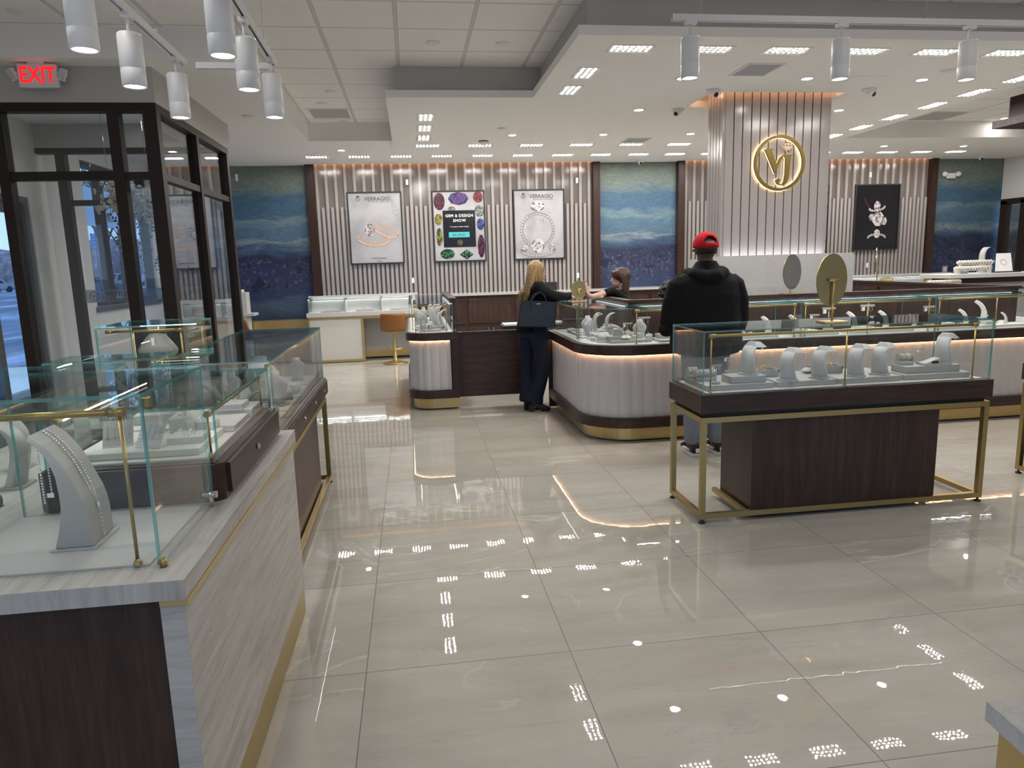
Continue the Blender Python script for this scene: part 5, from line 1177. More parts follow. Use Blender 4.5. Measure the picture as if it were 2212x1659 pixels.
def chain_tray(lb, x, y, z, w_, d_, rz=0):
    t = thing('jewellery_tray', lb, 'jewellery tray', (x, y, z), None, rz); m = MB(); m.box(-w_, w_, -d_, d_, 0, .02).box(-w_, w_, -d_, -d_+.006, .02, .042).box(-w_, w_, d_-.006, d_, .02, .042).box(-w_, -w_+.006, -d_, d_, .02, .042).box(w_-.006, w_, -d_, d_, .02, .042).build('tray', 'felt', t)
    rnd = random.Random(int(x*100)); m = MB()
    for i in range(9):
        cx_, cy_, r = rnd.uniform(-w_*.6, w_*.6), rnd.uniform(-d_*.5, d_*.5), rnd.uniform(.022, .04); m.tube([(cx_+r*math.cos(a*PI/8), cy_+r*.7*math.sin(a*PI/8), .045+.018*math.sin(a*PI/8+i)) for a in range(17)], .0012, 4, False)
    m.build('gold_bangles', 'goldj', t)
chain_tray('grey tray of gold bangles, left of the middle of the right foreground showcase', 2.135, 4.10, .813, .085, .05); chain_tray('grey tray of tangled gold bangles near the middle of the right foreground showcase', 2.555, 4.10, .813, .09, .05)
def pillow(lb, x, y, z, s=1.0, rz=0, mat='feltlt'):
    t = thing('bracelet_pillow', lb, 'bracelet pillow', (x, y, z), None, rz); m = MB(); n = 8; vs = []
    for i in range(n+1):
        for j in range(n+1):
            u, v = i/n*2-1, j/n*2-1; k = (1-u**4)*(1-v**4); vs.append((u*.04*s*(1-.1*v*v), v*.03*s*(1-.1*u*u), (.014+.017*k)*s))
    for i in range(n+1):
        for j in range(n+1):
            u, v = i/n*2-1, j/n*2-1; k = (1-u**4)*(1-v**4); vs.append((u*.04*s*(1-.1*v*v), v*.03*s*(1-.1*u*u), (.014-.0139*k)*s))
    N_ = (n+1)**2; fs = [(i*(n+1)+j, i*(n+1)+j+1, (i+1)*(n+1)+j+1, (i+1)*(n+1)+j) for i in range(n) for j in range(n)]; fs += [tuple(N_+q for q in f[::-1]) for f in fs]
    m.add(vs, fs, True).build('cushion', mat, t); MB().tube([(.001, .033*s*math.cos(a*PI/8), (.015+.018*math.sin(a*PI/8))*s) for a in range(17)], .0022*s, 5, False).build('bracelet', 'silver', t); return t
pillow('small cream pillow with a watch behind the third necklace stand in the right showcase', 2.45, 4.12, .813, 1.0, .4); pillow('knotted grey pillow right of the middle in the right foreground showcase', 2.78, 4.11, .813, 1.1, -.5)
bracelet_roll('grey roll with a watch strap on the tall right block of the right showcase', 3.03, 4.005, .857, .09, 'felt', 3, 'goldj', -.2)
t = thing('wedge_display', 'grey slanted ring box with a dark slot on the tall right block', 'ring display', (3.145, 3.935, .856)); MB().add([(-.05, -.028, 0), (.05, -.028, 0), (.05, .028, 0), (-.05, .028, 0), (-.05, -.028, .012), (.05, -.028, .042), (.05, .028, .042), (-.05, .028, .012)], [(0, 3, 2, 1), (4, 5, 6, 7), (0, 1, 5, 4), (1, 2, 6, 5), (2, 3, 7, 6), (3, 0, 4, 7)]).build('body', 'feltmid', t); MB().box(-.005, .042, -.0285, -.028, .010, .026).build('slot', 'black', t)

# ---- large stand in the near case ---------------------------------------
NS = thing('necklace_stand', 'large grey curved stand draped with a beaded silver necklace in the near glass case', 'necklace stand', (-.90, 1.93, .856)); o = (-.90, 1.93, .856)
Lc = [(-.943, .862), (-.931, .90), (-.923, .937), (-.917, .97), (-.917, 1.0), (-.920, 1.05), (-.928, 1.08), (-.939, 1.108), (-.959, 1.137), (-.975, 1.150)]
Rc = [(-.850, .862), (-.850, .90), (-.852, .935), (-.856, .965), (-.862, .99), (-.881, 1.039), (-.893, 1.070), (-.907, 1.096), (-.936, 1.138), (-.967, 1.164)]
m = MB(o); n = len(Lc); yA, yB = 1.864, 2.003
vs = [(x, yA, z) for x, z in Lc]+[(x, yA, z) for x, z in Rc]+[(x, yB, z) for x, z in Lc]+[(x-.004, yB, z) for x, z in Rc]
fs = []
for i in range(n-1): fs += [(i, n+i, n+i+1, i+1), (2*n+i, 2*n+i+1, 3*n+i+1, 3*n+i), (i, i+1, 2*n+i+1, 2*n+i), (n+i, 3*n+i, 3*n+i+1, n+i+1)]
fs += [(0, 2*n, 3*n, n), (n-1, 2*n-1, 4*n-1, 3*n-1)]
m.add(vs, fs, False); b_ = m.build('curved_block', 'felt', NS, .0035)
MB(o).box(-.953, -.842, 1.857, 2.010, .856, .862).build('foot', 'feltmid', NS, .0015)
def face(k, y):   # point on the front curve, k in 0..1 from the top
    i = (1-k)*(n-1); j = int(min(n-2, i)); f = i-j; return Vector((Rc[j][0]+(Rc[j+1][0]-Rc[j][0])*f+.002, y, Rc[j][1]+(Rc[j+1][1]-Rc[j][1])*f+.001))
m = MB(o)
def beads(m, pts, r, step):
    acc = 0; prev = pts[0]
    for a, b in zip(pts, pts[1:]):
        L = (b-a).length; k = 0
        while acc+step <= k+L-1e-9 or True:
            nx = step-acc
            if k+nx > L: acc += L-k; break
            k += nx; acc = 0; m.ball(tuple(a+(b-a)*(k/L)), r, 6)
pa = [face(k/12, 1.925-.012*k/12) for k in range(0, 7)]; pb = [face(k/12, 1.945-.015*k/12) for k in range(0, 7)]
beads(m, pa, .0032, .0078); beads(m, pb, .0032, .0078)
m.tube([pa[-1], face(.62, 1.924), face(.70, 1.925)], .0008, 4); m.tube([pb[-1], face(.62, 1.930), face(.70, 1.926)], .0008, 4); q = face(.71, 1.925); m.ball(tuple(q), .005, 10, .0035, .009)
pc = [face(.74, 1.926), face(.86, 1.928), face(1.0, 1.931)] if False else [face(.40+.05*i, 1.926+.0005*i) for i in range(0)]
cr_ = [face(.72+.035*i, 1.926) for i in range(8)]; beads(m, cr_, .0022, .011); e = cr_[-1]; m.box(e.x, e.x+.0015, 1.920, 1.932, e.z-.002, e.z).box(e.x, e.x+.0015, 1.9252, 1.9268, e.z-.016, e.z+.006)
h1 = [Vector((-.978, 1.918, 1.128-.020*i)) for i in range(9)]; h2 = [Vector((-.968, 1.938, 1.120-.020*i)) for i in range(8)]; beads(m, h1, .003, .0075); beads(m, h2, .003, .0075)
m.build('necklace', 'silver', NS); MB(o).box(-.969, -.952, 1.915, 1.916, .985, .997).build('price_tag', 'tape', NS)

# ---- items in the near walnut tray case ---------------------------------
W_ = 'in the near walnut tray case'; z9 = .979
riser('wide low grey platform at the front %s' % W_, -1.07, -.70, 2.30, 2.60, z9, 1.0, 'feltlt'); riser('low pale platform along the right side %s' % W_, -.80, -.665, 2.62, 2.84, z9, 1.0, 'padw'); riser('low pale platform at the far right %s' % W_, -.82, -.655, 2.86, 3.03, z9, 1.012, 'padw'); riser('low grey platform at the back %s' % W_, -1.07, -.84, 2.64, 3.0, z9, 1.0, 'feltlt')
def cardstand(lb, x, y, z, rz, mat, jm, n=4):
    t = thing('earring_card_stand', lb, 'earring card', (x, y, z), None, rz); a = .55
    MB().box(-.045, .045, -.02, .035, 0, .004).build('foot', 'padw', t)
    m = MB().xf(Matrix.Translation((0, -.015, .006)) @ Matrix.Rotation(-a, 4, 'X')); m.box(-.045, .045, -.002, .002, 0, .085).build('card', mat, t, .001)
    for i in range(n):
        m = MB().xf(Matrix.Translation((0, -.015, .006)) @ Matrix.Rotation(-a, 4, 'X')); q = -.032+.064*i/(n-1); m.tube([(q, -.004, .07), (q+.002, -.004, .045), (q, -.004, .03)], .0008, 4).ball((q, -.005, .026), .004, 6); m.build('earring', jm, t)
cardstand('tilted grey card of gold drop earrings %s' % W_, -.975, 2.40, 1.0, .15, 'felt', 'goldj'); cardstand('tilted white card of silver drop earrings %s' % W_, -.862, 2.36, 1.0, -.35, 'padw', 'silver')
def ringbox(lb, x, y, z, w_, d_, h_, rz=0, n=8, mat='padw', jm='silver'):
    t = thing('ring_block', lb, 'ring display', (x, y, z), None, rz); MB().box(-w_, w_, -d_, d_, 0, h_).build('block', mat, t, .002); rnd = random.Random(int((x+5)*1000+y*10))
    for i in range(n):
        cx_, cy_ = rnd.uniform(-w_*.75, w_*.75), rnd.uniform(-d_*.7, d_*.7); m = MB(); a0 = rnd.random()*3
        if i % 2: m.tube([(cx_+.008*math.cos(a0)*math.cos(a*PI/5), cy_+.008*math.sin(a0)*math.cos(a*PI/5), h_+.004+.008*math.sin(a*PI/5)) for a in range(11)], .0012, 5, False); m.build('ring', jm, t)
        else: m.add([(cx_, cy_, h_+.001), (cx_+.014*math.cos(a0), cy_+.014*math.sin(a0), h_+.006), (cx_+.014*math.cos(a0), cy_+.014*math.sin(a0), h_+.016), (cx_, cy_, h_+.010)], [(0, 1, 2, 3)]); m.build('ring_tag', 'tape', t)
    return t
ringbox('white block of tagged rings at the right glass corner %s' % W_, -.765, 2.42, 1.0, .055, .05, .022, .05, 10); ringbox('upright grey ring block in the middle %s' % W_, -.83, 2.58, 1.0, .04, .03, .05, .2, 8, 'feltmid'); ringbox('slanted white ring block right of the middle %s' % W_, -.755, 2.60, 1.0, .035, .03, .03, -.2, 6, 'padw')
ringbox('square white ring block at the back right %s' % W_, -.735, 2.90, 1.012, .05, .055, .024, 0, 8); ringbox('grey angled ring tray at the back left %s' % W_, -.97, 2.78, 1.0, .08, .06, .035, .1, 14, 'felt'); pillow('white earring pad lying between the blocks %s' % W_, -.93, 2.58, 1.0, 1.0, .3, 'padw')

# ---- drawer showcase (left, middle distance) ----------------------------
BU = thing('bust_stand', 'x', 'necklace bust')
m = MB(); m.loft([((0, 0, .004), .045, .035), ((0, .004, .03), .040, .028), ((0, .010, .07), .050, .026), ((0, .004, .105), .062, .030), ((0, -.004, .130), .050, .030), ((0, -.006, .150), .026, .022), ((0, -.006, .175), .023, .021)], 18).build('bust', 'feltmid', BU)
MB().box(-.05, .05, -.035, .035, 0, .008).build('foot', 'feltmid', BU, .001)
MB().tube([(.030*math.cos(a), -.012-.020-.014*max(0, -math.sin(a)), .135+.045*math.sin(a)) for a in [PI*.95+PI*1.1*i/14 for i in range(15)]], .0018, 5).build('necklace', 'silver', BU); proto(BU)
Dw = 'in the drawer showcase on the left'
for i, (a, b) in enumerate([(3.42, 3.83), (3.86, 4.27), (4.30, 4.68), (4.71, 5.10)]): riser('low cream platform %s, %s from the near end' % (Dw, ORD[i]), -1.12, -.70, a, b, .781, .805, 'feltlt')
for x, y, s, lb, rz in [(-.88, 4.15, 1.5, 'tall grey bust with a pearl strand %s' % Dw, .3), (-.78, 4.02, 1.1, 'smaller grey bust nearer the right glass %s' % Dw, -.4), (-1.02, 4.00, 1.2, 'grey bust with gold chains at the left %s' % Dw, .7), (-.80, 4.88, .9, 'small grey bust at the far end %s' % Dw, .2)]: first_or_dup(BU, (x, y, .806), lb, rz, s)
ringbox('charcoal ring tray with white slots %s' % Dw, -.78, 4.42, .806, .06, .07, .022, 0, 16, 'felt'); ringbox('small taupe ring cube close to the right glass %s' % Dw, -.745, 4.18, .806, .022, .022, .045, .3, 3, 'felt'); ringbox('second taupe ring cube near the front %s' % Dw, -.735, 3.70, .806, .022, .022, .05, .2, 3, 'felt')
t = thing('pearl_strand_tray', 'flat tray of white pearl strands at the far end of the drawer showcase', 'jewellery tray', (-.85, 4.65, .806)); MB().box(-.10, .10, -.07, .07, 0, .010).build('tray', 'padw', t)
m = MB()
for k in range(5):
    r = .03+.012*k
    for i in range(18): a = PI*i/17; m.ball((.02+r*1.15*math.sin(a)*1, -.0+r*.8*math.cos(a), .014), .0042, 6)
m.build('pearl_strands', 'tape', t)
for x, y, s, lb in [(-.95, 4.50, .9, 'T-bar earring stand in the drawer showcase, beside the pearl tray'), (-.90, 3.62, 1.0, 'T-bar earring stand near the front of the drawer showcase')]: first_or_dup(TB, (x, y, .806), lb, .5, s)
cst = cstand('necklace_stand', .22, .09, .07, 'felt', False)
for x, y, z, rz, sc, lb in [(-.99, 3.55, .806, PI, 1.0, 'tall taupe curved stand at the near end of the drawer showcase'), (-.80, 3.50, .806, .2, .8, 'shorter taupe curved stand near the right glass of the drawer showcase')]: first_or_dup(cst, (x, y, z), lb, rz, sc)
# far-left case items
for x, y, z, rz, sc, lb in [(-1.50, 2.78, .781, PI, 1.15, 'grey curved stand at the far left, seen through the near glass case'), (-1.62, 3.05, .781, PI, 1.0, 'grey curved stand behind the far left stand, gold chain over it'), (-1.47, 3.25, .781, 2.6, .9, 'small grey curved stand at the back of the far left showcase')]: first_or_dup(cst, (x, y, z), lb, rz, sc)
bracelet_roll('grey tray of silver bracelets at the left edge of the picture', -1.47, 2.45, .781, .16, 'felt', 12, 'silver', .1)
bracelet_roll('dark striped bangle roll under the left glass top', -1.52, 3.74, .806, .14, 'felt', 8, 'black', .1)
t = thing('bust_stand', 'flared cream bust with a dark bead choker in the tall lit glass box', 'necklace bust', (-1.56, 4.56, .857))
MB().box(-.06, .06, -.05, .05, 0, .01).tube([(0, 0, .01), (0, 0, .22)], .014, 10).build('pole', 'feltlt', t)
MB().lathe([(.045, .34), (.05, .325), (.085, .28), (.115, .235), (.108, .205), (.085, .18), (.03, .165), (0, .162)], seg=28, sy=.7).build('bust', 'feltdk', t)
m = MB()
for i in range(26): a = 2*PI*i/26; m.ball((.052*math.cos(a), .037*math.sin(a), .336-.006*math.sin(a)), .006, 8)
m.build('bead_choker', 'black', t); MB().box(-.012, .006, -.066, -.062, .26, .31).build('price_tag', 'padw', t)

# ---- items on the island ------------------------------------------------
Wc = 'in the island showcase'
zi = .843
I1 = 'at the curved left corner of the island'
riser('stepped grey platform %s' % I1, 1.66, 2.02, 5.84, 6.10, zi, .868); riser('narrow grey platform along the left glass %s' % I1, 1.53, 1.68, 6.55, 7.0, zi, .862); riser('small grey riser behind the stepped platform %s' % I1, 1.60, 1.80, 6.15, 6.40, zi, .89); riser('grey riser under the left bracelet arch %s' % I1, 1.66, 1.80, 5.88, 5.99, .869, .90)
riser('wide grey base of the white bust island display, near the man', 2.07, 2.34, 5.78, 6.02, zi, .862); riser('upper grey step of the white bust island display, near the man', 2.10, 2.28, 5.88, 6.0, .863, .90)
AR = thing('bracelet_arch', 'x', 'bracelet display'); m = MB(); n = 10
vs = []
for i in range(n+1):
    a = math.radians(8+100*i/n); r = .085; x, z = -.02+r*math.cos(a), r*math.sin(a)
    for yy in (-.028, .028): vs += [(x, yy, z), (x-.010*math.cos(a), yy, z-.010*math.sin(a))]
fs = [(4*i, 4*i+2, 4*i+6, 4*i+4) for i in range(n)]+[(4*i+1, 4*i+5, 4*i+7, 4*i+3) for i in range(n)]+[(4*i, 4*i+4, 4*i+5, 4*i+1) for i in range(n)]+[(4*i+2, 4*i+3, 4*i+7, 4*i+6) for i in range(n)]+[(0, 1, 3, 2), (4*n, 4*n+2, 4*n+3, 4*n+1)]
m.add(vs, fs, False).build('arch', 'feltlt', AR); MB().add([(-.06, -.028, 0), (.066, -.028, 0), (.066, .028, 0), (-.06, .028, 0), (-.05, -.026, .07), (.0, -.026, .075), (.0, .026, .075), (-.05, .026, .07)], [(0, 3, 2, 1), (4, 5, 6, 7), (0, 1, 5, 4), (1, 2, 6, 5), (2, 3, 7, 6), (3, 0, 4, 7)]).build('core', 'felt', AR)
MB().tube([(.066-.0*a, -.012+.006*a, .03+.002*a) for a in range(5)], .003, 5).ball((.045, 0, .062), .005, 6).build('pendant', 'silver', AR); proto(AR)
RP = thing('ramp_stand', 'x', 'jewellery ramp'); prf = [(.047, 0), (.045, .056), (.038, .10), (.026, .135), (.006, .165), (-.020, .188), (-.050, .204)]; prb = [(-.020, 0), (-.004, .056), (-.002, .098), (-.010, .128), (-.028, .154), (-.050, .174), (-.066, .186)]
vs = [(x, y_, z) for y_ in (-.035, .035) for x, z in prf]+[(x, y_, z) for y_ in (-.035, .035) for x, z in prb]; n = 7
fs = [(i, i+1, n+i+1, n+i) for i in range(n-1)]+[(2*n+i, 3*n+i, 3*n+i+1, 2*n+i+1) for i in range(n-1)]+[(i, 2*n+i, 2*n+i+1, i+1) for i in range(n-1)]+[(n+i, n+i+1, 3*n+i+1, 3*n+i) for i in range(n-1)]+[(0, n, 3*n, 2*n), (n-1, 3*n-1, 4*n-1, 2*n-1)]
MB().add(vs, fs, False).build('ramp', 'feltlt', RP, .003); MB().tube([(.040, -.010, .10), (.048, -.004, .062), (.048, .004, .062), (.040, .010, .10), (.010, .014, .162)], .0015, 5).ball((.051, 0, .055), .006, 8).build('pendant', 'silver', RP); proto(RP)
arr = [(1.80, 6.20, zi, 1.5, 'tall cream bracelet arch on the curved island corner'), (1.74, 5.92, .90, .75, 'low cream bracelet arch at the front of the curved island corner'),
       (3.17, 6.03, zi, 1.55, 'cream arch right behind the glass joint left of the gold mirror'), (3.42, 6.00, zi, 1.6, 'second cream arch in the island bay behind the bronze mirror'), (3.98, 5.98, zi, 1.7, 'large cream arch with pendants in the island bay right of the bronze mirror'), (4.32, 6.02, zi, 1.65, 'cream arch near the right glass joint of the middle island bay'), (4.62, 6.03, zi, 1.2, 'small cream arch just past the right glass joint of the island'),
       (5.08, 5.95, zi, 1.55, 'cream arch left of the brass post in the right island bay'), (5.32, 6.02, .875, 1.9, 'tallest cream arch with dark earrings in the right island bay'), (5.42, 5.86, .865, 1.0, 'low cream arch in front of the tallest one in the right island bay'), (2.62, 6.0, zi, 1.3, 'cream arch with earrings just right of the man')]
for x, y, z, s, lb in arr: first_or_dup(*((AR, (x, y, z), lb, -.15, s) if x < 2 else (RP, (x, y, z), lb.replace('arch', 'ramp stand'), -.75, s*.52)))
for x, y, z, s, lb in [(1.70, 6.10, zi, 1.3, 'T-bar earring stand left on the curved island corner'), (1.89, 6.12, zi, 1.3, 'T-bar earring stand in the middle of the curved island corner'), (2.02, 6.10, zi, 1.0, 'short T-bar earring stand next to the white bust on the island'), (2.05, 6.14, zi, 1.7, 'tall T-bar earring stand next to the white bust on the island'), (2.50, 6.08, zi, 1.5, 'T-bar earring stand just right of the man in the island'), (3.80, 6.08, zi, 1.9, 'tall T-bar earring stand under the right side of the bronze mirror'), (3.66, 6.08, zi, 1.4, 'low T-bar earring stand under the bronze mirror'), (4.20, 6.1, zi, 2.0, 'tall T-bar earring stand left of the right glass joint'), (4.82, 6.08, zi, 1.7, 'T-bar earring stand in the right island bay')]: first_or_dup(TB, (x, y, z), lb, 0, s)
for x, y, z, s, lb in [(1.97, 6.02, zi, 1.05, 'white bust with a dark pendant on the curved island corner'), (2.20, 5.95, .901, 1.05, 'white bust standing beside the man on the island'), (1.62, 6.45, zi, 1.0, 'white bust behind the left glass edge of the island corner'), (1.68, 6.75, zi, 1.0, 'white bust leaning at the back of the island corner')]: first_or_dup(BU, (x, y, z), lb, 0.0 if x > 1.65 else .5, s)
for x, y, z, h_, lb in [(1.88, 5.90, .869, .03, 'white ring cube in the front row of the island corner, leftmost'), (1.94, 5.93, .869, .045, 'white ring cube in the front row of the island corner, middle'), (2.0, 5.88, .869, .03, 'low white ring cube in the front row of the island corner'), (2.05, 5.98, .869, .055, 'tall white ring cube at the right of the island corner'), (1.86, 6.02, .869, .06, 'white ring cube behind the pillow on the island corner')]: ringbox(lb, x, y, z if x < 2.03 else zi, .019, .019, h_, 0, 2, 'padw')
pillow('cream watch pillow at the front of the curved island corner', 1.80, 5.89, .869, 1.15, .1); bracelet_roll('roll of pale blue bracelets on the curved island corner', 1.93, 6.15, zi, .12, 'felt', 6, 'silver', .2)
for i, (x, y) in enumerate([(1.56, 6.95), (1.60, 6.70), (1.55, 6.40), (1.60, 6.22)]): ringbox('white jewellery pad along the left glass of the island, %s from the back' % ORD[i], x, y, .863 if y > 6.5 else zi, .04, .05, .014, .1*i, 6, 'padw')
cardstand('small tilted white card on the curved island corner', 1.66, 6.02, zi, .3, 'padw', 'silver', 3)
for i, (a, b) in enumerate([(2.45, 3.15), (3.34, 3.72), (3.82, 4.45), (4.66, 5.10), (5.12, 5.60)]): riser('flat pale platform along the front glass of the island, %s from the left' % ORD[i], a, b, 5.78, 5.92, zi, .864, 'feltlt')
for i, (x, k) in enumerate([(2.70, 0), (2.82, 1), (2.93, 0), (3.40, 1), (3.52, 0), (4.0, 1), (4.12, 0), (4.72, 0), (4.84, 1), (4.98, 0), (5.24, 1)]): ringbox('white ring pad on the front platforms of the island, %s from the man' % ORD[i], x, 5.85, .865, .045, .035, .012+.02*k, 0, 6, 'padw')
for i, (x, y, h_) in enumerate([(1.62, 6.30, .05), (1.70, 6.32, .03), (1.76, 6.42, .06), (1.84, 6.30, .04), (1.58, 6.10, .03), (1.95, 5.98, .02)]): ringbox('small pale ring block among the busts at the island corner, %s from the left glass' % ORD[i], x, y, zi if y > 6.0 else .869, .028, .024, h_, .2*i, 5, 'padw')
for i, (x, y) in enumerate([(1.62, 5.98), (1.75, 6.55), (1.84, 6.75)]): bracelet_roll('pale bracelet roll on the curved island corner, %s from the front' % ORD[i], x, y, zi, .09, 'padw', 5, 'silver', .5*i)
for i, (x, y, s) in enumerate([(1.74, 6.62, 1.15), (1.82, 6.50, 1.25), (1.80, 6.90, 1.1)]): first_or_dup(cst, (x, y, zi), 'white curved stand at the back of the island corner, %s from the front' % ORD[i], .3*i-.3, (s*.7, s*.7, s*.8))
for i, (x, y) in enumerate([(2.56, 5.95), (3.55, 5.98), (4.08, 6.0), (4.95, 6.0), (5.5, 5.98)]): pillow('white cushion in the island front run, %s from the man' % ORD[i], x, y, zi, 1.2, .3*i, 'padw')
# ---- end unit contents --------------------------------------------------
E_ = 'in the end unit case'
riser('dark grey riser at the front %s' % E_, .05, .28, 7.62, 7.72, .845, .865, 'felt'); riser('grey riser behind the front one %s' % E_, .17, .30, 7.76, 7.90, .845, .885, 'felt'); riser('long grey platform down the middle %s' % E_, .02, .34, 7.98, 9.2, .845, .87, 'felt')
es = cstand('necklace_stand', .20, .07, .06, 'feltlt', False)
for i, (x, y, s) in enumerate([(.27, 7.80, .8), (.31, 7.90, .9), (.25, 8.05, 1.1), (.30, 8.2, 1.15), (.24, 8.4, 1.2), (.30, 8.6, 1.2), (.22, 8.85, 1.2)]): first_or_dup(es, (x, y, .886 if y < 7.95 else .871), 'cream curved necklace stand %s, %s from the front' % (E_, ORD[i]), .1, s)
for i, (x, y, s) in enumerate([(.10, 8.1, .8), (.06, 8.3, .8), (.12, 8.5, .9), (.05, 8.75, .85), (.12, 9.0, .9)]): first_or_dup(BU, (x, y, .871), 'small white bust on the left side %s, %s from the front' % (E_, ORD[i]), .3, s)
for i, (x, y, z) in enumerate([(.09, 7.67, .866), (.17, 7.67, .866), (.03, 7.80, .845), (.33, 7.72, .845), (.10, 7.9, .845)]): ringbox('little grey ring cube %s, %s one' % (E_, ORD[i]), x, y, z, .022, .022, .05 if i < 2 else .02, .3, 3, 'felt')
# ---- wall showcase trays -------------------------------------------------
for i, x in enumerate((-1.36, -.80, -.24)):
    t = thing('ring_tray', 'white ring tray in the %s bay of the wall showcase from the left' % ORD[i], 'ring tray', (x, 12.02, .826)); MB().box(-.15, .15, -.07, .07, 0, .018).build('tray', 'padw', t, .004)
    for j in range(8): MB().box(-.13+j*.035, -.11+j*.035, -.05, .05, .018, .030).build('ring_roll', 'padw', t)
    MB().box(.02-.06*(i % 2), .07-.06*(i % 2), .0, .04, .018, .055).box(.04-.06*(i % 2), .055-.06*(i % 2), .0, .03, .055, .075).build('riser', 'padw', t)
t = thing('jewellery_pile', 'small dark heap of beaded jewellery in the right wall showcase', 'jewellery', (9.3, 12.03, .861)); m = MB(); rnd = random.Random(5)
for i in range(60): m.ball((rnd.uniform(-.35, .35), rnd.uniform(-.06, .06), rnd.uniform(.01, .06)), .016, 6)
m.mi(1)
for i in range(16): m.ball((rnd.uniform(-.3, .3), rnd.uniform(-.08, -.03), rnd.uniform(.03, .08)), .009, 6)
m.build('beads', ['black', 'tape'], t)
# ---- bracelets and card on the raised stand -----------------------------
for k, (z, x0) in enumerate([(1.40, 6.36), (1.335, 6.28)]):
    t = thing('bracelet_bar', '%s horizontal bar of cream pearl bracelets on the raised stand' % ('upper', 'lower')[k], 'bracelet display', (x0+.22, 7.62+.06*k*-1, 1.269)); o = tuple(t.location)
    MB(o).tube([(x0, 7.62-.06*k, z), (x0+.48, 7.62-.06*k, z)], .018, 10).box(x0+.03, x0+.05, 7.61-.06*k, 7.63-.06*k, 1.269, z).box(x0+.43, x0+.45, 7.61-.06*k, 7.63-.06*k, 1.269, z).build('bar', 'feltlt', t)
    for i in range(12):
        m = MB(o)
        for a in range(12): m.ball((x0+.03+i*.037, 7.62-.06*k+.024*math.cos(a*PI/6), z+.024*math.sin(a*PI/6)-.006), .009, 6)
        m.build('pearl_bracelet', 'feltlt', t)
tag(MB((6.5, 7.6, 1.269)).box(6.40, 6.55, 7.66, 7.72, 1.269, 1.33).build('bracelet_box', 'felt', None, .002), 'small grey box behind the pearl bracelet bars', 'box')
t = thing('easel_card', 'white tilted information card on a wood easel, right of the pearl bracelets', 'card stand', (6.98, 7.62, 1.269)); a = .5
MB().box(-.14, .2, -.04, .05, 0, .012).build('easel_base', 'redwood', t); X_ = Matrix.Translation((0, -.02, .012)) @ Matrix.Rotation(-a, 4, 'X') 
m = MB().xf(X_); m.add([(-.13, -.003, 0), (.10, -.003, 0), (.16, -.003, .24), (-.03, -.003, .24), (-.13, .003, 0), (.10, .003, 0), (.16, .003, .24), (-.03, .003, .24)], [(0, 1, 2, 3), (7, 6, 5, 4), (0, 4, 5, 1), (1, 5, 6, 2), (2, 6, 7, 3), (3, 7, 4, 0)]); m.build('card', 'tape', t)
m = MB().xf(X_ @ Matrix.Translation((.02, 0, .12))); annulus(m, .035, .040, -.005, -.0035, 24); m.build('printed_ring', 'rose', t)
first_or_dup(cst, (6.85, 7.8, 1.269), 'narrow white curved stand behind the information card at the right edge', .2, (1.0, 1.0, 1.4))
for i in range(1): bracelet_roll('row of cream bracelets lying on the right run of the island', 6.02, 7.4, 1.15, .42, 'feltlt', 14, 'goldj', 0)
first_or_dup(cst, (6.05, 6.6, zi), 'cream curved stand in the right corner of the island', .4, 1.0)
# ---- flowers behind the vestibule glass ---------------------------------
FL = thing('hanging_flower_arrangement', 'hanging cloud of white silk flowers with trailing greenery inside the glass vestibule', 'flower arrangement', (-2.95, 8.3, 3.22)); rnd = random.Random(11)
MB().tube([(-.2, 0, 0), (-.2, 0, -.85)], .003, 5).tube([(.2, 0, 0), (.2, 0, -.85)], .003, 5).build('hanging_wires', 'chrome', FL)
MB().tube([(-.28, 0, -.88), (.30, 0, -.92)], .02, 8).build('branch_core', 'bark', FL)
m = MB()
M['petal'] = pm('white_petals', (.72, .68, .58), .7); M['leaf'] = pm('dull_green_leaf', (.035, .06, .03), .6)
for i in range(330):
    c = Vector((max(-.3, min(.3, rnd.gauss(0, .15))), rnd.gauss(0, .09), -.90+rnd.gauss(0, .10))); r = rnd.uniform(.018, .034)
    from mathutils import Euler; q_ = Euler((rnd.random()*3, rnd.random()*3, rnd.random()*6))
    for k in range(5):
        a = k*2*PI/5; d = Vector((math.cos(a), math.sin(a), .3)); d.rotate(q_); m.ball(tuple(c+d*r*.62), r*.42, 6, r*.42, r*.42)
f_ = m.build('blossoms', 'petal', FL); f_['kind'] = 'stuff'
m = MB()
for s in range(16):
    x, y = rnd.uniform(-.24, .26), rnd.uniform(-.08, .08); z = -.95; L = rnd.uniform(.2, .65) if s % 3 else .75
    n_ = int(L/.035)
    for k in range(n_):
        zz = z-k*.035; xx = x+.03*math.sin(k*.5+s); a = rnd.random()*6; m.add([(xx, y, zz), (xx+.018*math.cos(a), y+.018*math.sin(a), zz-.008), (xx+.038*math.cos(a), y+.038*math.sin(a), zz-.028), (xx+.012*math.cos(a), y+.012*math.sin(a), zz-.03)], [(0, 1, 2, 3)])
g_ = m.build('trailing_greenery', 'leaf', FL); g_['kind'] = 'stuff'
m = MB()
for k in range(34): m.ball((.0+.02*math.sin(k*.3), -.06, -1.02-.017*k), .006, 6)
m.build('crystal_strand', 'tape', FL)

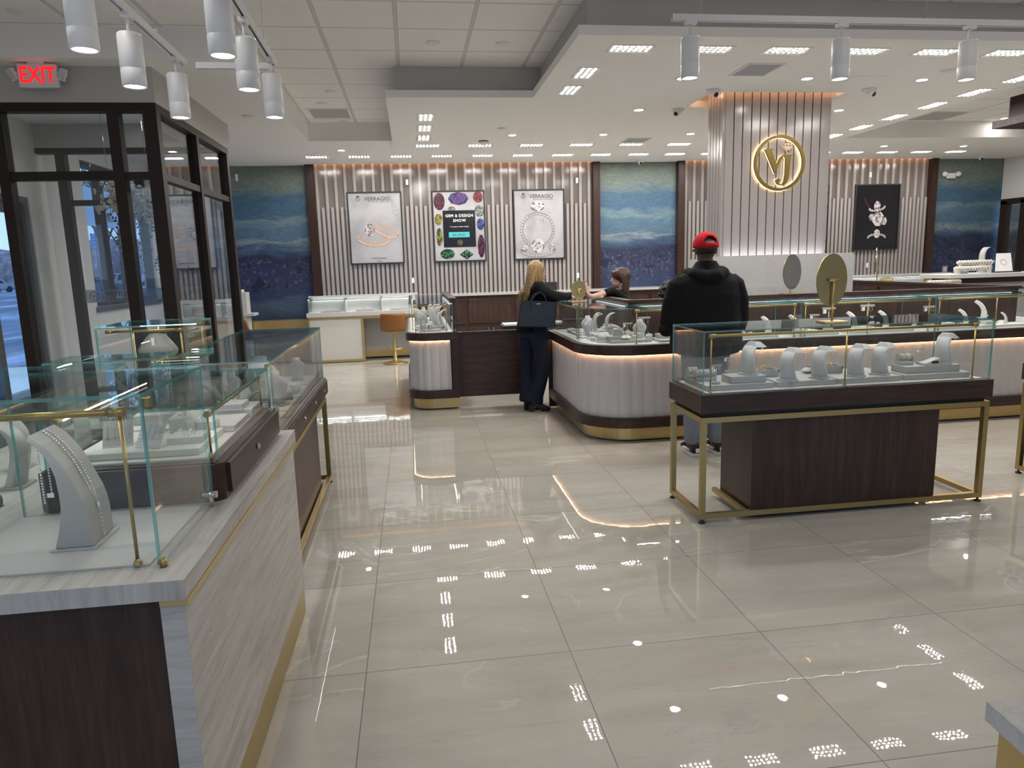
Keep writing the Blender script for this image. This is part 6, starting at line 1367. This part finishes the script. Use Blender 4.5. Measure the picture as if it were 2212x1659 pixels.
# ================================================================ people
def head(par, c, face_dir, s=1.0, skin='skin', nm='head'):
    """head with nose, brow, mouth, ears; face_dir is an angle about z, 0 = +x"""
    R_ = Matrix.Translation(c) @ Matrix.Rotation(face_dir, 4, 'Z') @ Matrix.Scale(s, 4)
    m = MB().xf(R_)
    m.ball((0, 0, .02), .088, 20, .073, .098).ball((.028, 0, -.045), .058, 16, .050, .062).ball((.052, 0, -.082), .026, 12, .026, .022)
    m.loft([((.076, 0, .018), .009, .008), ((.090, 0, -.006), .012, .012), ((.100, 0, -.024), .016, .013), ((.090, 0, -.032), .012, .008)], 10, (0, 1, 0)).ball((.082, .0, -.056), .012, 10, .022, .007).ball((.082, 0, -.066), .010, 10, .019, .007)
    for e in (-1, 1): m.ball((.073, e*.032, .016), .013, 8, .016, .010).ball((-.005, e*.074, -.005), .016, 8, .008, .028)
    m.loft([((-.008, 0, -.05), .045, .05), ((-.02, 0, -.10), .048, .052), ((-.03, 0, -.17), .055, .055)], 14)
    m.xf(None); return m, R_
def add_face(par, R_, lip='lip'):
    M.setdefault('lip', pm('lips', (.35, .06, .06), .4)); M.setdefault('eye', pm('eye_dark', (.03, .02, .02), .2))
    MB().xf(R_).ball((.0915, 0, -.0605), .003, 10, .016, .006).build('mouth', 'lip', par)
    m = MB().xf(R_)
    for e in (-1, 1): m.ball((.0835, e*.031, .014), .004, 8, .013, .004).ball((.0835, e*.031, .034), .003, 8, .017, .003)
    m.build('eyes', 'eye', par)
def hand(m, wrist, d, up, s=1.0, curl=.5, side=1):
    """palm, four unequal bent fingers and a thumb leaving the palm's side"""
    d = Vector(d).normalized(); up = Vector(up); up = (up-d*up.dot(d)).normalized(); r = d.cross(up).normalized()*side; w0 = Vector(wrist)
    m.loft([(w0, .026*s, .020*s), (w0+d*.03*s, .034*s, .017*s), (w0+d*.085*s, .042*s, .014*s), (w0+d*.098*s, .038*s, .011*s)], 12, r)
    for i, (L, o_) in enumerate([(.072, -.036), (.082, -.012), (.075, .013), (.056, .036)]):
        p = w0+d*.088*s+r*o_*s; q = []; dd = d.copy(); q.append(p)
        for k, seg in enumerate((.45, .32, .23)):
            dd = (dd*math.cos(curl*(k+.6)*.7)-up*math.sin(curl*(k+.6)*.7)).normalized(); p = p+dd*L*seg*s; q.append(p)
        m.tube([a_+r*o_*s*.28*(j_/3) for j_, a_ in enumerate(q)], [.0086*s, .0080*s, .0074*s, .0062*s], 8)
    p = w0+d*.03*s-r*.03*s; m.tube([p, p+(d*.7-r*.8).normalized()*.035*s-up*.008*s, p+(d*.95-r*.7).normalized()*.066*s-up*.02*s], [.0125*s, .010*s, .0078*s], 8)
# ---- man in the red cap, back to us -------------------------------------
MN = thing('person', 'man seen from behind in a black hooded jacket and red backwards cap', 'person', (2.24, 5.22, 0))
m, R_ = head(MN, Vector((-.005, .02, 1.60)), PI/2, 1.04)
for e in (-1, 1): m.loft([((e*.08, .0, .90), .085, .09), ((e*.09, 0, .50), .06, .065), ((e*.10, -.01, .10), .042, .048), ((e*.10, .0, .06), .04, .05)], 14)
m.loft([((0, 0, .88), .16, .11), ((0, 0, 1.10), .15, .11), ((0, .02, 1.32), .19, .115), ((0, .01, 1.42), .10, .07), ((0, .01, 1.50), .055, .055)], 18)
for e in (-1, 1): m.loft([((e*.18, .01, 1.36), .055, .055), ((e*.24, .06, 1.15), .045, .045), ((e*.20, .24, 1.07), .036, .036), ((e*.15, .33, 1.12), .026, .022)], 12, (0, 1, 0)); hand(m, (e*.15, .33, 1.12), (-e*.25, .9, .1), (0, 0, 1), 1.0, .5, e)
bd = body('body', m, 'skind', MN, .009)
m = MB()
m.loft([((0, .0, .83), .275, .16), ((0, -.01, .88), .292, .175), ((0, -.01, .98), .285, .165), ((0, -.005, 1.12), .27, .155), ((0, .0, 1.26), .275, .15), ((0, .01, 1.36), .262, .13), ((0, .015, 1.42), .205, .105), ((0, .02, 1.47), .12, .085), ((0, .02, 1.49), .08, .07)], 28)
for e in (-1, 1): m.loft([((e*.185, .01, 1.385), .055, .060), ((e*.225, .01, 1.34), .078, .080), ((e*.262, .01, 1.22), .080, .082), ((e*.285, .03, 1.06), .075, .078), ((e*.275, .12, 1.00), .066, .068), ((e*.235, .22, 1.04), .056, .056), ((e*.18, .30, 1.10), .048, .048)], 16, (0, 1, 0))
for z in (1.30, 1.18, 1.05, .93): m.loft([((-.26, -.05, z), .03, .03), ((0, -.135, z-.01), .03, .024), ((.26, -.05, z), .03, .03)], 8, (0, 0, 1)) if False else None
body('jacket', m, 'blackcloth', MN, .012, 3)
m = MB(); m.loft([((-.14, .05, 1.44), .035, .05), ((-.115, -.04, 1.425), .05, .06), ((-.05, -.095, 1.40), .055, .065), ((.03, -.10, 1.405), .055, .065), ((.10, -.05, 1.43), .05, .06), ((.135, .05, 1.45), .035, .05)], 14, (0, 0, 1))
m.loft([((0, .015, 1.42), .125, .10), ((0, .015, 1.475), .105, .09), ((0, .02, 1.52), .078, .072)], 18)
body('hood', m, 'blackcloth', MN, .010, 3)
m = MB()
for e in (-1, 1): m.loft([((e*.085, .0, .90), .115, .12), ((e*.09, 0, .72), .098, .105), ((e*.095, .0, .48), .082, .088), ((e*.10, -.01, .28), .072, .080), ((e*.10, -.01, .16), .068, .078), ((e*.10, -.005, .10), .060, .068)], 16)
m.loft([((0, 0, .80), .10, .10), ((0, 0, .92), .17, .12)], 14); body('trousers', m, 'greycloth', MN, .012, 3)
for e, nm_ in ((-1, 'sneaker'), (1, 'sneaker')):
    x = e*.10+.02; sn = MB(); sn.loft([((x, -.075, .045), .040, .040), ((x, -.04, .06), .042, .055), ((x, .04, .055), .045, .045), ((x, .12, .045), .047, .034), ((x, .19, .036), .040, .022), ((x, .215, .034), .02, .012)], 16, (1, 0, 0)); s_ = sn.build('sneaker', 'black', MN)
    m = MB(); pts = [(x-.040, -.08), (x+.040, -.08), (x+.048, 0), (x+.052, .12), (x+.038, .205), (x, .228), (x-.038, .205), (x-.050, .12), (x-.046, 0)]; m.prism(pts, .001, .026); m.build('sole', 'tape', s_)
    MB().box(x-.030, x+.030, -.122+.005, -.105, .045, .075).build('heel_patch', 'tape', s_); MB().loft([((x-.046, -.02, .05), .012, .018), ((x-.050, .06, .045), .010, .020), ((x-.047, .11, .04), .008, .012)], 8, (0, 0, 1)).build('side_panel', 'tape', s_)
# cap worn backwards: opening and strap at the back of the head
hc = Vector((-.005, .02, 1.62))
m = MB(); seg = 36; nr = 10; vs = []; fs = []
for i in range(nr+1):
    th = (PI*.56)*i/nr
    for k in range(seg):
        a = 2*PI*k/seg; vs.append((hc.x+.090*math.sin(th)*math.cos(a), hc.y+.108*math.sin(th)*math.sin(a), hc.z+.020+.098*math.cos(th)))
for i in range(nr):
    for k in range(seg):
        a = math.degrees(2*PI*(k+.5)/seg)
        if 5 <= i <= 7 and abs(a-270) < 28-(7-i)*0-(i == 5)*8: continue
        fs.append((i*seg+k, (i+1)*seg+k, (i+1)*seg+(k+1) % seg, i*seg+(k+1) % seg))
m.add(vs, fs, True); cp = m.build('cap', 'red', MN); sd = cp.modifiers.new('t', 'SOLIDIFY'); sd.thickness = .005; sd.offset = 1
MB().ball((hc.x, hc.y, hc.z+.119), .009, 8, .009, .005).build('button', 'red', cp)
m = MB(); m.add([(-.07, .105, 1.612), (.06, .105, 1.612), (.05, .18, 1.600), (0, .195, 1.597), (-.055, .18, 1.600)], [(0, 1, 2, 3, 4)]); b_ = m.build('brim', 'red', cp); sd = b_.modifiers.new('t', 'SOLIDIFY'); sd.thickness = .004
m = MB(); m.loft([((-.006, .005, 1.575), .078, .085), ((-.006, .005, 1.62), .083, .094), ((-.006, .008, 1.665), .080, .09)], 20); m.build('short_hair', 'blackhair', MN)

# ---- blonde woman with a tote bag ---------------------------------------
WM = thing('person', 'blonde woman in black top and flared jeans leaning on the island counter', 'person', (1.21, 7.22, 0))
m, R_ = head(WM, Vector((.075, .02, 1.445)), .5, .93)
m.loft([((0, 0, .86), .13, .12), ((-.01, 0, .97), .125, .105), ((.0, 0, 1.10), .105, .09), ((.03, .0, 1.22), .12, .10), ((.055, .01, 1.31), .14, .075), ((.06, .01, 1.36), .06, .055)], 18, (0, 1, 0))
m.loft([((-.03, .075, .88), .08, .07), ((-.045, .075, .70), .065, .06), ((-.055, .07, .48), .048, .046), ((-.06, .06, .30), .044, .044), ((-.06, .05, .12), .034, .034)], 12); m.loft([((.03, -.07, .88), .08, .07), ((.075, -.075, .72), .068, .06), ((.10, -.07, .50), .05, .048), ((.065, -.055, .33), .044, .044), ((0, -.03, .12), .034, .034)], 12)
m.loft([((.05, -.14, 1.30), .045, .045), ((.16, -.19, 1.20), .040, .040), ((.28, -.16, 1.185), .034, .034), ((.38, -.10, 1.182), .024, .022)], 12, (0, 1, 0)); hand(m, (.38, -.10, 1.182), (.9, .3, -.05), (0, 0, 1), .92, .35, -1)
m.loft([((.05, .15, 1.30), .045, .045), ((.18, .14, 1.20), .040, .040), ((.30, .05, 1.19), .034, .034), ((.37, -.01, 1.188), .024, .022)], 12, (0, 1, 0)); hand(m, (.37, -.01, 1.188), (.9, .1, -.02), (0, 0, 1), .92, .35, 1)
body('body', m, 'skin', WM, .0062); add_face(WM, R_)
m = MB(); m.loft([((-.01, 0, .84), .165, .165), ((-.01, 0, .92), .160, .150), ((-.005, 0, 1.04), .135, .125), ((.015, 0, 1.16), .145, .125), ((.04, .0, 1.26), .165, .12), ((.055, .01, 1.33), .14, .09), ((.06, .01, 1.365), .07, .065)], 24, (0, 1, 0))
m.loft([((.04, -.13, 1.30), .075, .075), ((.10, -.19, 1.24), .070, .072), ((.17, -.21, 1.205), .062, .062), ((.28, -.18, 1.195), .050, .046), ((.38, -.12, 1.190), .036, .034)], 14, (0, 1, 0)); m.loft([((.04, .13, 1.30), .072, .072), ((.18, .16, 1.21), .058, .058), ((.30, .06, 1.20), .046, .042), ((.36, .0, 1.195), .036, .034)], 14, (0, 1, 0))
body('top', m, 'blackcloth', WM, .011, 3)
m = MB()
m.loft([((-.03, .075, .90), .105, .10), ((-.045, .075, .70), .092, .085), ((-.055, .07, .48), .070, .066), ((-.06, .06, .30), .070, .070), ((-.06, .05, .16), .088, .085), ((-.06, .05, .10), .096, .092)], 16, (1, 0, 0))
m.loft([((.03, -.07, .90), .110, .105), ((.075, -.075, .72), .100, .09), ((.10, -.07, .50), .078, .072), ((.065, -.055, .33), .072, .070), ((.01, -.03, .18), .088, .085), ((-.005, -.03, .10), .098, .095)], 16, (1, 0, 0))
m.loft([((0, 0, .80), .13, .15), ((-.01, 0, .93), .150, .150)], 16, (1, 0, 0)); body('jeans', m, 'denim', WM, .011, 3)
for (x, y, a) in ((-.02, .08, .1), (.02, -.035, -.15)):
    m = MB().xf(Matrix.Translation((x, y, 0)) @ Matrix.Rotation(a, 4, 'Z')); m.loft([((-.05, 0, .10), .036, .05), ((.0, 0, .085), .038, .040), ((.07, 0, .042), .042, .030), ((.12, 0, .030), .038, .022), ((.145, 0, .026), .022, .014)], 14, (0, 1, 0)).box(-.075, -.025, -.022, .022, 0, .08).box(.04, .135, -.03, .03, 0, .010); m.build('ankle_boot', 'black', WM)
# hair: a cap of hair and long locks down the back
M['blond_d'] = hair('blonde_hair_shaded_lowlights', (.07, .038, .015), (.34, .21, .085))
def lock(m, pts, w, t=.012): m.loft([(p, w*(1-.65*max(0, (i/(len(pts)-1)-.55)/.45)), t*(1-.6*i/(len(pts)-1))) for i, p in enumerate(pts)], 8, (0, 1, 0))
H = Vector((.075, .02, 1.455)); m = MB(); m.ball((H.x-.022, H.y-.008, H.z+.022), .092, 22, .088, .088); m.ball((H.x-.04, H.y-.02, H.z-.04), .075, 18, .078, .09)
m.loft([((.02, 0, 1.42), .085, .07), ((-.02, -.03, 1.32), .095, .05), ((-.06, -.05, 1.22), .085, .035), ((-.095, -.055, 1.14), .05, .02)], 16, (0, 1, 0)); hb = body('hair', m, 'blond_d', WM, .010, 3)
rnd = random.Random(4); m = MB()
for i in range(46):
    a = -2.9+3.9*i/45; r = .088; x0 = H.x-.022+r*math.cos(a+PI)*.9; y0 = H.y-.008+r*math.sin(a+PI)
    x0, y0 = H.x-.02+.09*math.cos(1.2+i*.095), H.y-.01+.088*math.sin(1.2+i*.095)
    bx, by = x0-.09-.05*rnd.random(), y0-.05*rnd.random()-.01; zb = 1.11+.14*rnd.random()
    lock(m, [(H.x-.01+(x0-H.x)*.35, H.y+(y0-H.y)*.35, H.z+.108), (x0*.97, y0, H.z+.055), (x0-.004, y0-.002, H.z-.04), (x0-.030+.015*rnd.random(), y0-.012, H.z-.12), (x0*.4+bx*.6, y0*.4+by*.6, 1.26), (bx, by, zb)], .013, .007)
m.build('hair_locks', 'blond', hb)
m = MB()
# tote bag
TB_ = thing('tote_bag', 'navy leather tote bag with thin handles hanging from the blonde woman arm', 'handbag', (1.225, 6.98, .88))
m = MB(); a = [(-.215, -.07), (.16, -.075), (.175, .05), (-.20, .055)]; b = [(-.165, -.045), (.175, -.05), (.185, .035), (-.155, .04)]
m.add([(x, y, .03) for x, y in a]+[(x, y, .285) for x, y in b], [(3, 2, 1, 0), (0, 1, 5, 4), (1, 2, 6, 5), (2, 3, 7, 6), (3, 0, 4, 7)]); m.xf(None)
tb_ = m.build('bag_body', 'navyleather', TB_, .008); tb_.rotation_euler = (0, .06, .0)
for y_ in (-.05, .035): MB().tube([(-.075, y_, .20), (-.070, y_, .285), (-.03, y_+.004, .345), (.02, y_, .375), (.06, y_, .345), (.085, y_, .28), (.080, y_, .19)], .005, 8).build('handle', 'navyleather', TB_)
MB().box(-.02, .025, -.0535, -.049, .257, .264).build('metal_badge', 'chrome', TB_)
MB().add([(.163, -.078, .03), (.179, .048, .03), (.189, .034, .29), (.178, -.052, .29)], [(0, 1, 2, 3)]).build('side_gusset', 'navyleather', TB_)
t = tag(MB((2.40, 12.1, 1.056)).box(2.26, 2.47, 12.05, 12.12, 1.056, 1.20).build('card_terminal', 'black', None, .004), 'small black upright screen on the stone ledge beyond the blonde woman', 'screen')
# ---- seated clerk --------------------------------------------------------
CL = thing('person', 'seated clerk with brown fringe in black, raising her hand toward the bronze mirror', 'person', (2.13, 7.15, 0))
m, R_ = head(CL, Vector((-.0, 0, 1.355)), PI-.12, .92)
m.loft([((0, 0, .50), .17, .14), ((0, 0, .75), .13, .11), ((0, 0, .98), .15, .11), ((0, 0, 1.14), .18, .09), ((0, 0, 1.20), .07, .06)], 18, (0, 1, 0))
m.loft([((-.03, -.14, 1.12), .045, .045), ((-.15, -.22, 1.235), .040, .038), ((-.36, -.25, 1.192), .030, .028), ((-.395, -.25, 1.205), .028, .026), ((-.415, -.25, 1.235), .023, .019)], 12, (0, 1, 0)); hand(m, (-.415, -.25, 1.235), (-.30, 0, .95), (-.45, .85, 0), .88, .45, 1)
m.loft([((-.0, .16, 1.10), .045, .045), ((.02, .22, .90), .040, .040), ((-.02, .30, .70), .030, .030)], 12, (1, 0, 0)); hand(m, (-.02, .30, .70), (-.1, .8, -.4), (0, 0, 1), .92, .4, 1)
for e in (-1, 1): m.loft([((e*.08, 0, .52), .08, .08), ((e*.09, .40, .52), .06, .06), ((e*.09, .42, .10), .04, .04), ((e*.09, .50, .03), .035, .03)], 12, (1, 0, 0))
body('body', m, 'skin', CL, .0062); add_face(CL, R_)
m = MB(); m.loft([((0, 0, .50), .19, .16), ((0, 0, .76), .15, .13), ((0, 0, .98), .17, .13), ((0, 0, 1.13), .205, .11), ((.0, 0, 1.19), .12, .08), ((-.005, 0, 1.245), .060, .058)], 22, (0, 1, 0))
m.loft([((0, -.14, 1.12), .07, .07), ((-.08, -.19, 1.19), .062, .060), ((-.15, -.22, 1.238), .052, .048), ((-.23, -.235, 1.222), .046, .040)], 12, (0, 1, 0)); m.loft([((0, .15, 1.12), .07, .07), ((.02, .22, .90), .055, .055), ((-.01, .28, .76), .042, .042)], 12, (1, 0, 0)); body('shirt', m, 'blackcloth', CL, .011, 3)
m = MB()
for e in (-1, 1): m.loft([((e*.08, -.05, .53), .11, .10), ((e*.09, .40, .53), .08, .08), ((e*.09, .44, .48), .075, .075), ((e*.09, .44, .08), .05, .05)], 12, (1, 0, 0))
body('trousers', m, 'blackcloth', CL, .012, 3)
m = MB(); m.ball((.018, 0, 1.385), .098, 22, .085, .088).loft([((.03, 0, 1.40), .085, .075), ((.045, 0, 1.30), .082, .055), ((.05, -.01, 1.20), .065, .035), ((.045, -.02, 1.13), .04, .02)], 16, (0, 1, 0)); m.loft([((-.02, -.066, 1.405), .045, .022), ((-.062, -.045, 1.405), .038, .020), ((-.076, 0, 1.402), .036, .018), ((-.062, .045, 1.405), .038, .020), ((-.02, .066, 1.405), .045, .022)], 12, (0, 0, 1))
m.loft([((-.02, -.078, 1.38), .035, .016), ((.0, -.082, 1.30), .030, .014), ((-.005, -.085, 1.22), .026, .012), ((-.03, -.09, 1.10), .018, .010)], 10, (1, 0, 0)) if False else m.loft([((.02, -.070, 1.39), .040, .018), ((.03, -.075, 1.30), .038, .018), ((.03, -.08, 1.20), .030, .014)], 10, (1, 0, 0)); body('hair', m, 'brownhair', CL, .008, 3)
MB().ball((-.008, -.078, 1.300), .006, 8, .004, .008).build('earring', 'silver', CL)
t = thing('clerk_chair', 'dark chair under the seated clerk, hidden behind the island back panel', 'chair', (2.20, 7.15, 0)); MB().box(-.20, .22, -.21, .21, .40, .44).build('seat', 'black', t, .01); MB().box(.20, .24, -.19, .19, .44, .98).build('backrest', 'black', t, .01)
for sx in (-1, 1):
    for sy in (-1, 1): MB().tube([(sx*.17, sy*.18, 0), (sx*.17, sy*.18, .40)], .014, 8).build('leg', 'black', t)
# ---- dark curly haired person behind the man ----------------------------
DP = thing('person', 'seated person behind the man, only dark curly hair showing above the island', 'person', (2.56, 6.85, 0), None, -PI/2)
m, R_ = head(DP, Vector((0, 0, 1.18)), PI, .92); m.loft([((0, 0, .48), .17, .14), ((0, 0, .80), .15, .12), ((0, 0, .96), .18, .10), ((0, 0, 1.02), .07, .06)], 18, (0, 1, 0))
for e in (-1, 1): m.loft([((0, e*.17, .94), .045, .045), ((-.08, e*.22, .75), .04, .04), ((-.28, e*.16, .72), .03, .03)], 12, (0, 1, 0)); hand(m, (-.28, e*.16, .72), (-.9, -e*.2, 0), (0, 0, 1), .9, .4, e); m.loft([((0, e*.09, .50), .08, .08), ((-.40, e*.10, .50), .06, .06), ((-.42, e*.10, .05), .04, .04)], 12, (0, 1, 0))
body('body', m, 'skin', DP, .010); add_face(DP, R_)
m = MB(); m.loft([((0, 0, .46), .20, .17), ((0, 0, .80), .18, .14), ((0, 0, .95), .21, .12), ((0, 0, 1.03), .09, .08)], 20, (0, 1, 0))
for e in (-1, 1): m.loft([((0, e*.17, .94), .065, .065), ((-.08, e*.22, .75), .055, .055), ((-.25, e*.165, .72), .042, .042)], 12, (0, 1, 0)); m.loft([((.03, e*.09, .52), .10, .10), ((-.42, e*.10, .50), .075, .075), ((-.43, e*.10, .06), .05, .05)], 12, (0, 1, 0))
body('clothes', m, 'blackcloth', DP, .012, 3)
m = MB(); rnd = random.Random(9)
for i in range(90):
    a, b_ = rnd.uniform(0, 2*PI), rnd.uniform(-.5, 1.4); r = .10+rnd.uniform(-.01, .012); m.ball((.02+r*math.cos(a)*math.cos(b_), r*math.sin(a)*math.cos(b_), 1.21+r*math.sin(b_)), .026, 7)
m.ball((.02, 0, 1.21), .098, 16); body('curly_hair', m, 'blackhair', DP, .008, 1)
t = dup(proto(bpy.data.objects[t.name]), (2.66, 7.10, 0), 'dark chair under the curly haired person, hidden behind the island') if False else None
# black bag on the floor at the right edge
t = thing('floor_bag', 'black bag on the floor beside the cut off showcase leg at the right edge', 'bag', (4.345, 4.10, 0)); m = MB(); m.loft([((0, 0, 0.002), .15, .10), ((0, 0, .05), .165, .11), ((.01, 0, .16), .13, .08), ((.03, 0, .26), .08, .04), ((.04, 0, .30), .02, .02)], 18, (1, 0, 0)).build('bag_body', 'blackcloth', t); MB().tube([(-.03, 0, .25), (0, 0, .36), (.07, 0, .36), (.09, 0, .26)], .008, 8).build('strap', 'black', t)
bpy.context.view_layer.update()
